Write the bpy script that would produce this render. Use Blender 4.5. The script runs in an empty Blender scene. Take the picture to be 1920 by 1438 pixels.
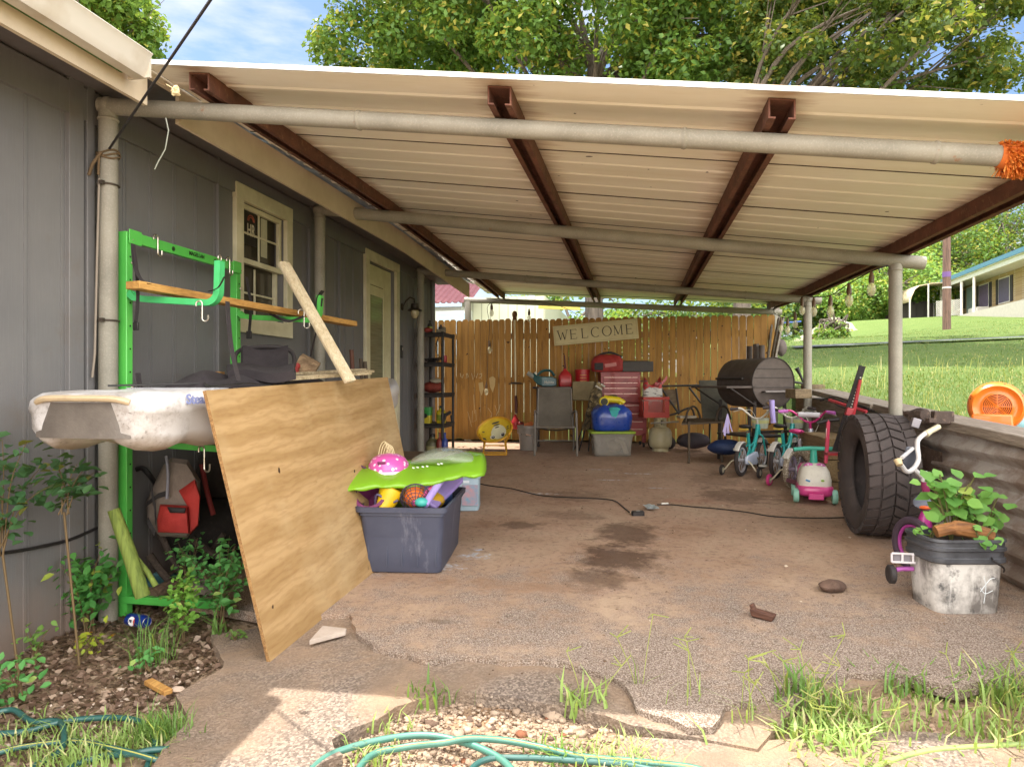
import bpy, math, random
import numpy as np
from mathutils import Vector, Matrix, Euler
R = math.radians; PI = math.pi
random.seed(7); RNG = np.random.default_rng(11)
sc = bpy.context.scene; COL = sc.collection

# ---------------- camera, world, sun, exposure ----------------
TH = math.atan(235/1280); CH = 1.15; HZ = 719.0
cam = bpy.data.cameras.new('camera'); cam.lens = 24; cam.sensor_width = 36; cam.clip_start = .05; cam.clip_end = 2000
co = bpy.data.objects.new('camera', cam); COL.objects.link(co)
co.location = (0, 0, CH); co.rotation_euler = (PI/2, 0, TH); sc.camera = co
SUN = Vector((-.31, .13, 1)).normalized(); FILL_BANK = 24.0
w = bpy.data.worlds.new('World'); sc.world = w; w.use_nodes = True
nt = w.node_tree; nt.nodes.clear()
out = nt.nodes.new('ShaderNodeOutputWorld'); bg = nt.nodes.new('ShaderNodeBackground')
sky = nt.nodes.new('ShaderNodeTexSky'); sky.sky_type = 'NISHITA'; sky.sun_disc = False
sky.sun_elevation = math.asin(SUN.z); sky.sun_rotation = math.atan2(SUN.x, SUN.y)
sky.air_density = 1.0; sky.dust_density = 1.0; sky.ozone_density = 3.0
L = nt.links.new
def wn(k, **kw):
    n = nt.nodes.new(k)
    for a_, v_ in kw.items(): setattr(n, a_, v_)
    return n
tc = wn('ShaderNodeTexCoord'); mp = wn('ShaderNodeMapping'); mp.inputs['Scale'].default_value = (1.2, 1.2, 4.2); mp.inputs['Location'].default_value = (.3, .1, .62)
nz = wn('ShaderNodeTexNoise'); nz.inputs['Scale'].default_value = 2.6; nz.inputs['Detail'].default_value = 8; nz.inputs['Roughness'].default_value = .55
cr = wn('ShaderNodeValToRGB'); cr.color_ramp.elements[0].position = .5; cr.color_ramp.elements[1].position = .68
mx = wn('ShaderNodeMix', data_type='RGBA'); mx.inputs[7].default_value = (4.9, 5.0, 5.2, 1)
L(tc.outputs['Generated'], mp.inputs['Vector']); L(mp.outputs[0], nz.inputs['Vector']); L(nz.outputs[0], cr.inputs[0])
L(cr.outputs[0], mx.inputs[0]); L(sky.outputs[0], mx.inputs[6])
# unseen cloud bank added behind the camera to brighten the shade under the roof
dt = wn('ShaderNodeVectorMath', operation='DOT_PRODUCT'); L(tc.outputs['Generated'], dt.inputs[0]); dt.inputs[1].default_value = (.10, -.95, .1)
ad = wn('ShaderNodeMath', operation='MULTIPLY_ADD'); L(nz.outputs[0], ad.inputs[0]); ad.inputs[1].default_value = .9; L(dt.outputs['Value'], ad.inputs[2])
c2 = wn('ShaderNodeValToRGB'); c2.color_ramp.elements[0].position = .45; c2.color_ramp.elements[1].position = .75; L(ad.outputs[0], c2.inputs[0])
m2 = wn('ShaderNodeMix', data_type='RGBA'); m2.inputs[7].default_value = (FILL_BANK, FILL_BANK*.97, FILL_BANK*.93, 1)
L(c2.outputs[0], m2.inputs[0]); L(mx.outputs[2], m2.inputs[6]); L(m2.outputs[2], bg.inputs[0]); L(bg.outputs[0], out.inputs[0])
bg.inputs[1].default_value = .05
sl = bpy.data.lights.new('sun', 'SUN'); sl.energy = 2.4; sl.angle = R(.5); sl.color = (1, .95, .86)
so = bpy.data.objects.new('sun', sl); COL.objects.link(so); so.location = (0, 0, 20)
so.rotation_euler = SUN.to_track_quat('Z', 'Y').to_euler()
vs = sc.view_settings; vs.view_transform = 'Standard'; vs.look = 'None'; vs.gamma = 1; vs.exposure = 2.22
sc.cycles.max_bounces = 10; sc.cycles.diffuse_bounces = 6; sc.cycles.transparent_max_bounces = 12
try: sc.cycles.use_denoising = True
except Exception: pass

# ---------------- placing helpers (pixel of the 1920 photo + a real distance -> point) ----------------
CT, ST = math.cos(TH), math.sin(TH)
def W(px, py, d):
    x = (px-960)/1280*d; z = (HZ-py)/1280*d
    return Vector((x*CT-d*ST, x*ST+d*CT, CH+z))
def zg(X, Y): return .043*(min(max(Y, -5), 12)-3)
def G(px, py, off=0):
    d = 3.0
    for _ in range(60):
        p = W(px, py, d); h = CH-zg(p.x, p.y)-off
        d = .5*d+.5*h*1280/max(py-HZ, 1)
    p = W(px, py, d); p.z = zg(p.x, p.y)+off
    return p
def PX(px, py, X):   # on plane world X
    t = (px-960)/1280; Y = X*(CT+t*ST)/(t*CT-ST); d = Y*CT-X*ST
    return Vector((X, Y, CH+(HZ-py)/1280*d))
def PY(px, py, Y):   # on plane world Y
    t = (px-960)/1280; X = Y*(t*CT-ST)/(CT+t*ST); d = Y*CT-X*ST
    return Vector((X, Y, CH+(HZ-py)/1280*d))
def dep(p): return p.y*CT-p.x*ST

# ---------------- materials ----------------
def hx(h):
    h = h.lstrip('#'); v = [int(h[i:i+2], 16)/255 for i in (0, 2, 4)]
    return tuple(c/12.92 if c <= .04045 else ((c+.055)/1.055)**2.4 for c in v)+(1,)
class NT:
    def __init__(s, name):
        s.m = bpy.data.materials.new(name); s.m.use_nodes = True; s.t = s.m.node_tree; s.n = s.t.nodes; s.n.clear()
        s.out = s.n.new('ShaderNodeOutputMaterial'); s.l = s.t.links.new; s._p = None
    def pos(s, obj=False):
        if obj: return s.n.new('ShaderNodeTexCoord').outputs['Object']
        if s._p is None: s._p = s.n.new('ShaderNodeNewGeometry').outputs['Position']
        return s._p
    def mapp(s, v, scale=(1, 1, 1), loc=(0, 0, 0), rot=(0, 0, 0)):
        n = s.n.new('ShaderNodeMapping'); s.l(v, n.inputs[0]); n.inputs['Scale'].default_value = scale
        n.inputs['Location'].default_value = loc; n.inputs['Rotation'].default_value = rot; return n.outputs[0]
    def noise(s, v, scale, detail=4, rough=.5, dist=0):
        n = s.n.new('ShaderNodeTexNoise'); s.l(v, n.inputs['Vector']); n.inputs['Scale'].default_value = scale
        n.inputs['Detail'].default_value = detail; n.inputs['Roughness'].default_value = rough; n.inputs['Distortion'].default_value = dist; return n.outputs[0]
    def vor(s, v, scale, feat='F1', out=0):
        n = s.n.new('ShaderNodeTexVoronoi'); n.feature = feat; s.l(v, n.inputs['Vector']); n.inputs['Scale'].default_value = scale; return n.outputs[out]
    def wave(s, v, scale, dist=3, detail=2, dscale=1, axis='X', typ='BANDS', prof='SIN'):
        n = s.n.new('ShaderNodeTexWave'); n.wave_type = typ; n.wave_profile = prof
        if typ == 'BANDS': n.bands_direction = axis
        else: n.rings_direction = axis
        s.l(v, n.inputs['Vector']); n.inputs['Scale'].default_value = scale; n.inputs['Distortion'].default_value = dist
        n.inputs['Detail'].default_value = detail; n.inputs['Detail Scale'].default_value = dscale; return n.outputs[1]
    def ramp(s, f, a, b, c0=(0, 0, 0, 1), c1=(1, 1, 1, 1)):
        n = s.n.new('ShaderNodeValToRGB'); s.l(f, n.inputs[0]); e = n.color_ramp.elements
        e[0].position = a; e[1].position = b; e[0].color = c0; e[1].color = c1; return n.outputs[0]
    def mix(s, f, a, b, mode='MIX'):
        n = s.n.new('ShaderNodeMix'); n.data_type = 'RGBA'; n.blend_type = mode
        for i, v in ((0, f), (6, a), (7, b)):
            if isinstance(v, (int, float)): n.inputs[i].default_value = v if i == 0 else (v, v, v, 1)
            elif isinstance(v, tuple): n.inputs[i].default_value = v
            else: s.l(v, n.inputs[i])
        return n.outputs[2]
    def math(s, op, a, b=0.0):
        n = s.n.new('ShaderNodeMath'); n.operation = op; n.use_clamp = False
        for i, v in ((0, a), (1, b)):
            if isinstance(v, (int, float)): n.inputs[i].default_value = v
            else: s.l(v, n.inputs[i])
        return n.outputs[0]
    def blob(s, cx, cy, rx, ry, n=.5, nsc=6, soft=.35, vec=None):  # stain shape on the floor
        v = s.mapp(vec or s.pos(), (1/rx, 1/ry, 0), (-cx/rx, -cy/ry, 0))
        l = s.n.new('ShaderNodeVectorMath'); l.operation = 'LENGTH'; s.l(v, l.inputs[0])
        k = s.math('ADD', l.outputs['Value'], s.math('MULTIPLY', s.math('SUBTRACT', s.noise(s.pos(), nsc, 5, .65), .5), n*4))
        return s.ramp(k, max(1-soft, 0), 1+soft*.3, (1, 1, 1, 1), (0, 0, 0, 1))
    def bump(s, h, st=.3, dist=.01, n0=None):
        n = s.n.new('ShaderNodeBump'); n.inputs['Strength'].default_value = st; n.inputs['Distance'].default_value = dist
        s.l(h, n.inputs['Height'])
        if n0 is not None: s.l(n0, n.inputs['Normal'])
        return n.outputs[0]
    def done(s, col, rough=.6, metal=0, nrm=None, alpha=None, trans=0, spec=.5, coat=0):
        p = s.n.new('ShaderNodeBsdfPrincipled')
        if isinstance(col, tuple): p.inputs['Base Color'].default_value = col
        else: s.l(col, p.inputs['Base Color'])
        if isinstance(rough, (int, float)): p.inputs['Roughness'].default_value = rough
        else: s.l(rough, p.inputs['Roughness'])
        if isinstance(metal, (int, float)): p.inputs['Metallic'].default_value = metal
        else: s.l(metal, p.inputs['Metallic'])
        p.inputs['Specular IOR Level'].default_value = spec
        p.inputs['Coat Weight'].default_value = coat
        if nrm is not None: s.l(nrm, p.inputs['Normal'])
        if trans: p.inputs['Transmission Weight'].default_value = trans
        if alpha is not None: p.inputs['Alpha'].default_value = alpha
        s.l(p.outputs[0], s.out.inputs[0]); return s.m
_mc = {}
def M(c, r=.55, m=0, c2=None, sc_=6, amt=.5, bump=.0, bs=60, st=(1, 1, 1), grime=.35, alpha=None, trans=0, coat=0):
    """everyday surface: base colour, second colour in patches, fine grime and bump"""
    key = (c, r, m, c2, sc_, amt, bump, bs, st, grime, alpha, trans, coat)
    if key in _mc: return _mc[key]
    t = NT('surface_'+c.strip('#')); p = t.mapp(t.pos(True), st)
    a = hx(c)
    b = hx(c2) if c2 else tuple(x*.55+.012 for x in a[:3])+(1,)
    k = t.ramp(t.noise(p, sc_, 6, .62), .5-amt*.25, .5+.35-amt*.2)
    col = t.mix(k, a, b) if c2 else t.mix(t.math('MULTIPLY', k, grime), a, b)
    if grime and not c2: 
        d = t.ramp(t.noise(p, sc_*9, 4, .7), .52, .75); col = t.mix(t.math('MULTIPLY', d, grime*.5), col, hx('#6b5a48'))
    rr = t.math('ADD', t.math('MULTIPLY', t.noise(p, sc_*4, 3), .25), r-.12)
    nr = t.bump(t.noise(p, bs, 4, .6), bump, .01) if bump else None
    _mc[key] = t.done(col, rr, m, nr, alpha, trans, coat=coat); return _mc[key]
def wood(c1, c2, axis='X', sc_=10, bump=.25, knots=True, stain=None, rough=.8):
    key = ('wood', c1, c2, axis, sc_, stain)
    if key in _mc: return _mc[key]
    t = NT('wood_'+c1.strip('#')); i = 'XYZ'.index(axis); s = [1, 1, 1]; s[i] = .08
    p = t.mapp(t.pos(True), tuple(s))
    n1 = t.noise(p, sc_*3, 6, .6, 1.2); n2 = t.noise(p, sc_*14, 3, .6)
    col = t.mix(t.ramp(n1, .32, .68), hx(c1), hx(c2)); col = t.mix(t.math('MULTIPLY', t.ramp(n2, .45, .7), .45), col, tuple(x*.5 for x in hx(c2)[:3])+(1,))
    if stain: col = t.mix(t.math('MULTIPLY', t.ramp(t.noise(t.pos(True), 1.6, 5, .6), .5, .72), .7), col, hx(stain))
    _mc[key] = t.done(col, rough, 0, t.bump(t.noise(p, sc_*9, 4), bump, .01)); return _mc[key]
def rust(c1='#74493a', c2='#55372b', c3='#8e6850'):
    key = ('rust', c1, c2, c3)
    if key in _mc: return _mc[key]
    t = NT('rusty_steel'); p = t.pos(True)
    col = t.mix(t.ramp(t.noise(p, 7, 7, .65), .35, .65), hx(c1), hx(c2)); col = t.mix(t.ramp(t.noise(p, 30, 5, .7), .55, .75), col, hx(c3))
    _mc[key] = t.done(col, .8, .15, t.bump(t.noise(p, 160, 4), .35, .01)); return _mc[key]
def leafmat(ca, cb, cc='#7d7a30', tr=.38, nsc=1.0, yel=.12):
    key = ('leaf', ca, cb, cc, tr, nsc, yel)
    if key in _mc: return _mc[key]
    t = NT('leaf_'+ca.strip('#')); g = t.n.new('ShaderNodeNewGeometry')
    col = t.mix(g.outputs['Random Per Island'], hx(ca), hx(cb))
    col = t.mix(t.math('MULTIPLY', t.ramp(t.noise(t.pos(True), nsc, 3), .35, .65), .5), col, hx(cb))
    r2 = t.math('FRACT', t.math('MULTIPLY', g.outputs['Random Per Island'], 37.7))
    col = t.mix(t.math('LESS_THAN', r2, yel), col, hx(cc))
    d = t.n.new('ShaderNodeBsdfPrincipled'); d.inputs['Roughness'].default_value = .5; d.inputs['Specular IOR Level'].default_value = .35; t.l(col, d.inputs[0])
    tl = t.n.new('ShaderNodeBsdfTranslucent'); t.l(t.mix(.5, col, hx('#b4c040'), 'MIX'), tl.inputs[0])
    ms = t.n.new('ShaderNodeMixShader'); ms.inputs[0].default_value = tr
    t.l(d.outputs[0], ms.inputs[1]); t.l(tl.outputs[0], ms.inputs[2]); t.l(ms.outputs[0], t.out.inputs[0])
    _mc[key] = t.m; return t.m

# ---------------- mesh builder ----------------
WORLD = {}
def setp(o, label=None, cat=None, group=None, kind=None):
    for k, v in (('label', label), ('category', cat), ('group', group), ('kind', kind)):
        if v: o[k] = v
    return o
def thing(name, label, cat, loc=(0, 0, 0), rotz=0, group=None, world=False):
    o = bpy.data.objects.new(name, None); COL.objects.link(o); o.location = loc; o.rotation_euler = (0, 0, rotz); o.empty_display_size = .1
    setp(o, label, cat, group)
    if world: WORLD[o] = Vector(loc)
    return o
class MB:
    def __init__(s): s.v = []; s.f = []; s.mi = []; s.cur = 0
    def add(s, vs, fs, mi=None):
        b = len(s.v); s.v += [tuple(v) for v in vs]; s.f += [tuple(i+b for i in f) for f in fs]; s.mi += [s.cur if mi is None else mi]*len(fs); return s
    def box(s, c, size, rot=(0, 0, 0), taper=1.0):
        m = Matrix.Translation(c) @ Euler(rot).to_matrix().to_4x4(); x, y, z = [q/2 for q in size]
        vs = [m @ Vector((a*x*(taper if k < 0 else 1), b*y*(taper if k < 0 else 1), k*z)) for k in (-1, 1) for a, b in ((-1, -1), (1, -1), (1, 1), (-1, 1))]
        return s.add(vs, [(3, 2, 1, 0), (4, 5, 6, 7), (0, 1, 5, 4), (1, 2, 6, 5), (2, 3, 7, 6), (3, 0, 4, 7)])
    def beam(s, a, b, w, h, up=(0, 0, 1)):
        a, b = Vector(a), Vector(b); d = (b-a).normalized(); u = Vector(up); r = d.cross(u).normalized(); u = r.cross(d).normalized()
        vs = [p+r*i*w/2+u*j*h/2 for p in (a, b) for i, j in ((-1, -1), (1, -1), (1, 1), (-1, 1))]
        return s.add(vs, [(0, 1, 2, 3), (7, 6, 5, 4), (0, 4, 5, 1), (1, 5, 6, 2), (2, 6, 7, 3), (3, 7, 4, 0)])
    def tube(s, pts, r, n=10, cap=True, closed=False):
        pts = [Vector(p) for p in pts]; m = len(pts); rs = r if isinstance(r, (list, tuple)) else [r]*m
        u = None; vs = []
        for i, p in enumerate(pts):
            if closed: t = (pts[(i+1) % m]-pts[i-1])
            else: t = pts[min(i+1, m-1)]-pts[max(i-1, 0)]
            if t.length < 1e-9: t = Vector((0, 0, 1))
            t.normalize()
            if u is None: u = t.orthogonal().normalized()
            u = (u-t*u.dot(t)); u = u.normalized() if u.length > 1e-6 else t.orthogonal().normalized()
            w_ = t.cross(u)
            vs += [p+(u*math.cos(2*PI*k/n)+w_*math.sin(2*PI*k/n))*rs[i] for k in range(n)]
        fs = []
        for i in range(m if closed else m-1):
            a = i*n; b = ((i+1) % m)*n
            fs += [(a+k, a+(k+1) % n, b+(k+1) % n, b+k) for k in range(n)]
        if cap and not closed: fs += [tuple(range(n-1, -1, -1)), tuple(range((m-1)*n, m*n))]
        return s.add(vs, fs)
    def lathe(s, prof, c=(0, 0, 0), n=24, mat=None, sx=1, sy=1, cap=True):
        m = Matrix.Translation(c) @ (mat.to_4x4() if mat is not None else Matrix())
        vs = [m @ Vector((r*math.cos(2*PI*k/n)*sx, r*math.sin(2*PI*k/n)*sy, z)) for r, z in prof for k in range(n)]
        fs = [(i*n+k, i*n+(k+1) % n, (i+1)*n+(k+1) % n, (i+1)*n+k) for i in range(len(prof)-1) for k in range(n)]
        if cap and prof[0][0] > 1e-4: fs.append(tuple(range(n-1, -1, -1)))
        if cap and prof[-1][0] > 1e-4: fs.append(tuple(range((len(prof)-1)*n, len(prof)*n)))
        return s.add(vs, fs)
    def ball(s, c, r, n=14, sq=(1, 1, 1), jit=0, rot=(0, 0, 0), seed=0):
        rn = random.Random(seed); e = Euler(rot).to_matrix(); vs = []; c = Vector(c); k2 = n//2+1
        for i in range(k2+1):
            a = PI*i/k2
            for k in range(n):
                b = 2*PI*k/n; q = 1+(rn.uniform(-jit, jit) if 0 < i < k2 else 0)
                vs.append(c+e @ Vector((math.sin(a)*math.cos(b)*r*sq[0]*q, math.sin(a)*math.sin(b)*r*sq[1]*q, math.cos(a)*r*sq[2]*q)))
        return s.add(vs, [(i*n+k, (i+1)*n+k, (i+1)*n+(k+1) % n, i*n+(k+1) % n) for i in range(k2) for k in range(n)])
    def loft(s, rings, cap=True, closed=True):
        n = len(rings[0]); vs = [p for r in rings for p in r]; fs = []
        for i in range(len(rings)-1):
            fs += [(i*n+k, i*n+(k+1) % n, (i+1)*n+(k+1) % n, (i+1)*n+k) for k in range(n if closed else n-1)]
        if cap: fs += [tuple(range(n-1, -1, -1)), tuple(range((len(rings)-1)*n, len(rings)*n))]
        return s.add(vs, fs)
    def prism(s, o2, mat, t):   # outline in local xz, thickness t along local y, mat 4x4
        n = len(o2); vs = [mat @ Vector((x, y, z)) for y in (-t/2, t/2) for x, z in o2]
        return s.add(vs, [tuple(range(n)), tuple(range(2*n-1, n-1, -1))]+[(k, n+k, n+(k+1) % n, (k+1) % n) for k in range(n)])
    def quad(s, a, b, c, d): return s.add([a, b, c, d], [(0, 1, 2, 3)])
    def sheet(s, f, nu, nv, thick=0):   # f(u,v)->point
        P = [Vector(f(i/nu, j/nv)) for j in range(nv+1) for i in range(nu+1)]
        F = [(j*(nu+1)+i, j*(nu+1)+i+1, (j+1)*(nu+1)+i+1, (j+1)*(nu+1)+i) for j in range(nv) for i in range(nu)]
        if thick:
            N = (P[1]-P[0]).cross(P[nu+1]-P[0]).normalized()*thick; k = len(P)
            F2 = [tuple(q+k for q in reversed(f_)) for f_ in F]; rim = [i for i in range(nu+1)]+[j*(nu+1)+nu for j in range(1, nv+1)]+[nv*(nu+1)+i for i in range(nu-1, -1, -1)]+[j*(nu+1) for j in range(nv-1, 0, -1)]
            E = [(rim[a], rim[a]+k, rim[(a+1) % len(rim)]+k, rim[(a+1) % len(rim)]) for a in range(len(rim))]
            return s.add(P+[p-N for p in P], F+F2+E)
        return s.add(P, F)
    def build(s, name, mat, parent=None, label=None, cat=None, group=None, kind=None, bev=0, smooth=35, loc=None, sub=0, noorg=False, rot=None):
        v = [Vector(p) for p in s.v]
        off = Vector((0, 0, 0))
        if parent is not None:
            r = parent
            if r in WORLD: off = WORLD[r]
            # sub-parts: parent mesh carries the same frame as the thing
        elif loc is None and not noorg and v:
            lo = [min(p[i] for p in v) for i in range(3)]; hi = [max(p[i] for p in v) for i in range(3)]
            off = Vector(((lo[0]+hi[0])/2, (lo[1]+hi[1])/2, lo[2]))
        me = bpy.data.meshes.new(name); me.from_pydata([p-off for p in v], [], s.f)
        mats = mat if isinstance(mat, (list, tuple)) else [mat]
        for q in mats: me.materials.append(q)
        if len(mats) > 1: me.polygons.foreach_set('material_index', s.mi)
        me.update()
        if smooth:
            me.polygons.foreach_set('use_smooth', [True]*len(me.polygons)); me.set_sharp_from_angle(angle=R(smooth))
        o = bpy.data.objects.new(name, me); COL.objects.link(o)
        if parent is not None:
            o.parent = parent
            if parent in WORLD: WORLD[o] = WORLD[parent]
        else: o.location = off if loc is None else loc
        if rot and parent is None: o.rotation_euler = rot
        if bev:
            b = o.modifiers.new('bevel', 'BEVEL'); b.width = bev; b.segments = 2; b.limit_method = 'ANGLE'; b.angle_limit = R(40)
        if sub:
            q = o.modifiers.new('sub', 'SUBSURF'); q.levels = sub; q.render_levels = sub
        setp(o, label, cat, group, kind); return o
def dup(root, loc=None, rotz=None, label=None, group=None):
    def cp(o, par):
        c = o.copy(); COL.objects.link(c); c.parent = par
        for ch in list(o.children): cp(ch, c)
        return c
    r = cp(root, None)
    if loc is not None: r.location = loc
    if rotz is not None: r.rotation_euler = (0, 0, rotz)
    if label: r['label'] = label
    if group: r['group'] = group
    return r
def text(s, size, mat, parent, mtx, name='lettering', ext=.001, bold=0, sx=1):
    cu = bpy.data.curves.new(name, 'FONT'); cu.body = s; cu.size = size; cu.extrude = ext; cu.align_x = 'CENTER'; cu.align_y = 'CENTER'; cu.offset = bold
    to = bpy.data.objects.new(name, cu); COL.objects.link(to); dg = bpy.context.evaluated_depsgraph_get(); dg.update()
    me = bpy.data.meshes.new_from_object(to.evaluated_get(dg)); bpy.data.objects.remove(to)
    m = mtx @ Matrix.Diagonal((sx, 1, 1, 1))
    if parent in WORLD: m = Matrix.Translation(-WORLD[parent]) @ m
    me.transform(m); me.materials.clear(); me.materials.append(mat)
    o = bpy.data.objects.new(name, me); COL.objects.link(o); o.parent = parent; return o
def frame(o, x, up):  # matrix: origin, x axis, y(up) axis -> text plane
    x = Vector(x).normalized(); z = x.cross(Vector(up)).normalized(); y = z.cross(x)
    m = Matrix((x, y, z)).transposed().to_4x4(); m.translation = Vector(o); return m
def leaves(P, N, size, fold=True, elong=1.7, aspect=None):
    """vertex/face arrays of small ovate leaves; P positions, N leaf normals"""
    n = len(P); P = np.asarray(P); N = np.asarray(N, float); N /= np.linalg.norm(N, axis=1)[:, None]+1e-9
    T = RNG.normal(size=(n, 3)); T -= (T*N).sum(1)[:, None]*N; T /= np.linalg.norm(T, axis=1)[:, None]+1e-9
    B = np.cross(N, T); s = (np.asarray(size)*np.ones(n))[:, None]
    if aspect:   # broad leaf, six outline points folded on the midrib
        h = B*s*.5/elong; u = N*s*.13
        V = np.stack([P-T*s*.5, P+h*.80+u-T*s*.30, P+h+u+T*s*.02, P+T*s*.5, P-h+u+T*s*.02, P-h*.80+u-T*s*.30], 1).reshape(-1, 3); i = np.arange(n)*6
        return V, np.concatenate([np.stack([i, i+3, i+2, i+1], 1), np.stack([i, i+5, i+4, i+3], 1)])
    a = P-T*s*.5; c = P+T*s*.5; b = P+B*s*.5/elong+N*s*(.12 if fold else 0)-T*s*.08; d = P-B*s*.5/elong+N*s*(.12 if fold else 0)-T*s*.08
    V = np.stack([a, b, c, d], 1).reshape(-1, 3); F = np.arange(4*n).reshape(n, 4)
    return V, F
def npmesh(name, V, F, mat, parent=None, off=(0, 0, 0), **kw):
    V = np.asarray(V, np.float32)-np.asarray(off, np.float32); F = np.asarray(F, np.int32); k = F.shape[1]
    me = bpy.data.meshes.new(name); me.vertices.add(len(V)); me.vertices.foreach_set('co', V.ravel())
    me.loops.add(F.size); me.loops.foreach_set('vertex_index', F.ravel())
    me.polygons.add(len(F)); me.polygons.foreach_set('loop_start', np.arange(0, F.size, k, dtype=np.int32)); me.polygons.foreach_set('loop_total', np.full(len(F), k, np.int32))
    me.update(calc_edges=True); me.materials.append(mat)
    o = bpy.data.objects.new(name, me); COL.objects.link(o)
    if parent is not None: o.parent = parent
    else: o.location = off
    setp(o, kw.get('label'), kw.get('cat'), kw.get('group'), kw.get('kind')); return o
# ======================= SETTING =======================
def floor_mat(kind):
    t = NT(kind+'_surface'); p = t.pos()
    fine = t.noise(p, 220, 3, .7); med = t.noise(p, 26, 5, .6); big = t.noise(p, 1.6, 6, .6, .6); mid = t.noise(p, 5, 6, .65)
    if kind == 'slab':
        y = t.n.new('ShaderNodeSeparateXYZ'); t.l(p, y.inputs[0])
        sand = t.mix(t.ramp(big, .35, .65), hx('#b39a82'), hx('#98775f')); sand = t.mix(t.ramp(mid, .4, .62), sand, hx('#b0917a'))
        sand = t.mix(t.math('MULTIPLY', t.ramp(med, .5, .68), .5), sand, hx('#6d5747'))
        agg = t.mix(t.ramp(t.vor(p, 150, out=1), .2, .9), hx('#8b7f76'), hx('#bbaea2')); agg = t.mix(t.ramp(t.vor(p, 170), .35, .7), agg, hx('#5f5249'))
        # bare aggregate near the front edge, dust-covered further in
        k = t.math('ADD', t.math('MULTIPLY', y.outputs['Y'], -.62), 2.8); k = t.math('ADD', k, t.math('MULTIPLY', y.outputs['X'], .16))
        k = t.math('ADD', k, t.math('MULTIPLY', t.math('SUBTRACT', mid, .5), 2.6)); k = t.math('ADD', k, t.math('MULTIPLY', t.math('SUBTRACT', big, .5), 1.6))
        k = t.ramp(k, .15, .95); col = t.mix(t.math('ADD', t.math('MULTIPLY', k, .75), .10), sand, agg)
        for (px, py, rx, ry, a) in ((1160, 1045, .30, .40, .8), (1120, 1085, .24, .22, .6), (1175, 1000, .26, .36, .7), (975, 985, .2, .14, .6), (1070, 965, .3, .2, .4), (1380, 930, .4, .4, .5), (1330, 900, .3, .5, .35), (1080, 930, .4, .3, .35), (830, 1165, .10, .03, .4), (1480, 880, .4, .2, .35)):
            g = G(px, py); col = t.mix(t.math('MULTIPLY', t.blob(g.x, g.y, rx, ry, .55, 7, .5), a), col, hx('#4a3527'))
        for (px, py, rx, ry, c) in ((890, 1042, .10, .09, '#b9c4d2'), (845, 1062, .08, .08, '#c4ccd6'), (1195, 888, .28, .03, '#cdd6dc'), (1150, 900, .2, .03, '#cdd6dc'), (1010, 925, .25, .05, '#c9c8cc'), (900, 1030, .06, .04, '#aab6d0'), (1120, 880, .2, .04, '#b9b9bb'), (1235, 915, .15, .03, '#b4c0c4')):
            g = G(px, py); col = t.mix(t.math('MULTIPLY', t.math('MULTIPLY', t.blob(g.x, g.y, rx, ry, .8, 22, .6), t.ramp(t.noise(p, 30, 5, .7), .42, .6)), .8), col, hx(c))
        for (px, py, rx, ry, c) in ((1290, 940, .3, .12, '#a5705c'), (1000, 1100, .5, .1, '#94735a')):
            g = G(px, py); col = t.mix(t.math('MULTIPLY', t.blob(g.x, g.y, rx, ry, .7, 8, .6), .4), col, hx(c))
        sp = t.ramp(t.noise(p, 48, 3, .6), .68, .72); col = t.mix(t.math('MULTIPLY', sp, .7), col, hx('#3e2c20'))
        # cracks
        cr = t.ramp(t.vor(t.mapp(p, (1, 1, 1), (0, 0, 0)), .9, 'DISTANCE_TO_EDGE'), .0, .006, (1, 1, 1, 1), (0, 0, 0, 1))
        col = t.mix(t.math('MULTIPLY', cr, .0), col, hx('#3b2a20'))
        h = t.math('ADD', t.math('MULTIPLY', t.vor(p, 110), .6), t.math('ADD', t.math('MULTIPLY', fine, .5), t.math('MULTIPLY', med, .9)))
        return t.done(col, .9, 0, t.bump(h, .75, .012), spec=.3)
    if kind == 'asphalt':
        sand = t.mix(t.ramp(mid, .4, .62), hx('#a08770'), hx('#8b7765')); agg = t.mix(t.ramp(t.vor(p, 120, out=1), .3, .9), hx('#6f6259'), hx('#ab9a8b'))
        col = t.mix(t.ramp(big, .4, .6), sand, agg); sp = t.ramp(t.vor(p, 70), .10, .16, (1, 1, 1, 1), (0, 0, 0, 1)); 
        col = t.mix(t.math('MULTIPLY', sp, t.math('MULTIPLY', t.ramp(t.noise(p, 40), .55, .65), .7)), col, hx('#c9b59c'))
        h = t.math('ADD', fine, t.math('MULTIPLY', t.vor(p, 90), .8)); return t.done(col, .9, 0, t.bump(h, .8, .012), spec=.3)
    if kind == 'ground':
        a = t.mix(t.ramp(big, .35, .65), hx('#b39a80'), hx('#96795f')); a = t.mix(t.ramp(mid, .42, .6), a, hx('#b79f86'))
        y = t.n.new('ShaderNodeSeparateXYZ'); t.l(p, y.inputs[0])
        dk = t.ramp(t.math('ADD', t.math('MULTIPLY', y.outputs['X'], -1.0), t.math('MULTIPLY', t.math('SUBTRACT', mid, .5), 1.6)), 1.0, 1.9) 
        a = t.mix(t.math('MULTIPLY', dk, .85), a, hx('#5c4336')); a = t.mix(t.math('MULTIPLY', t.ramp(med, .5, .7), .5), a, hx('#54402f'))
        h = t.math('ADD', t.math('MULTIPLY', fine, .4), t.math('MULTIPLY', med, 1.5)); h = t.math('ADD', h, t.math('MULTIPLY', t.vor(p, 40), .8))
        return t.done(a, .95, 0, t.bump(h, .9, .02), spec=.2)
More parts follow.
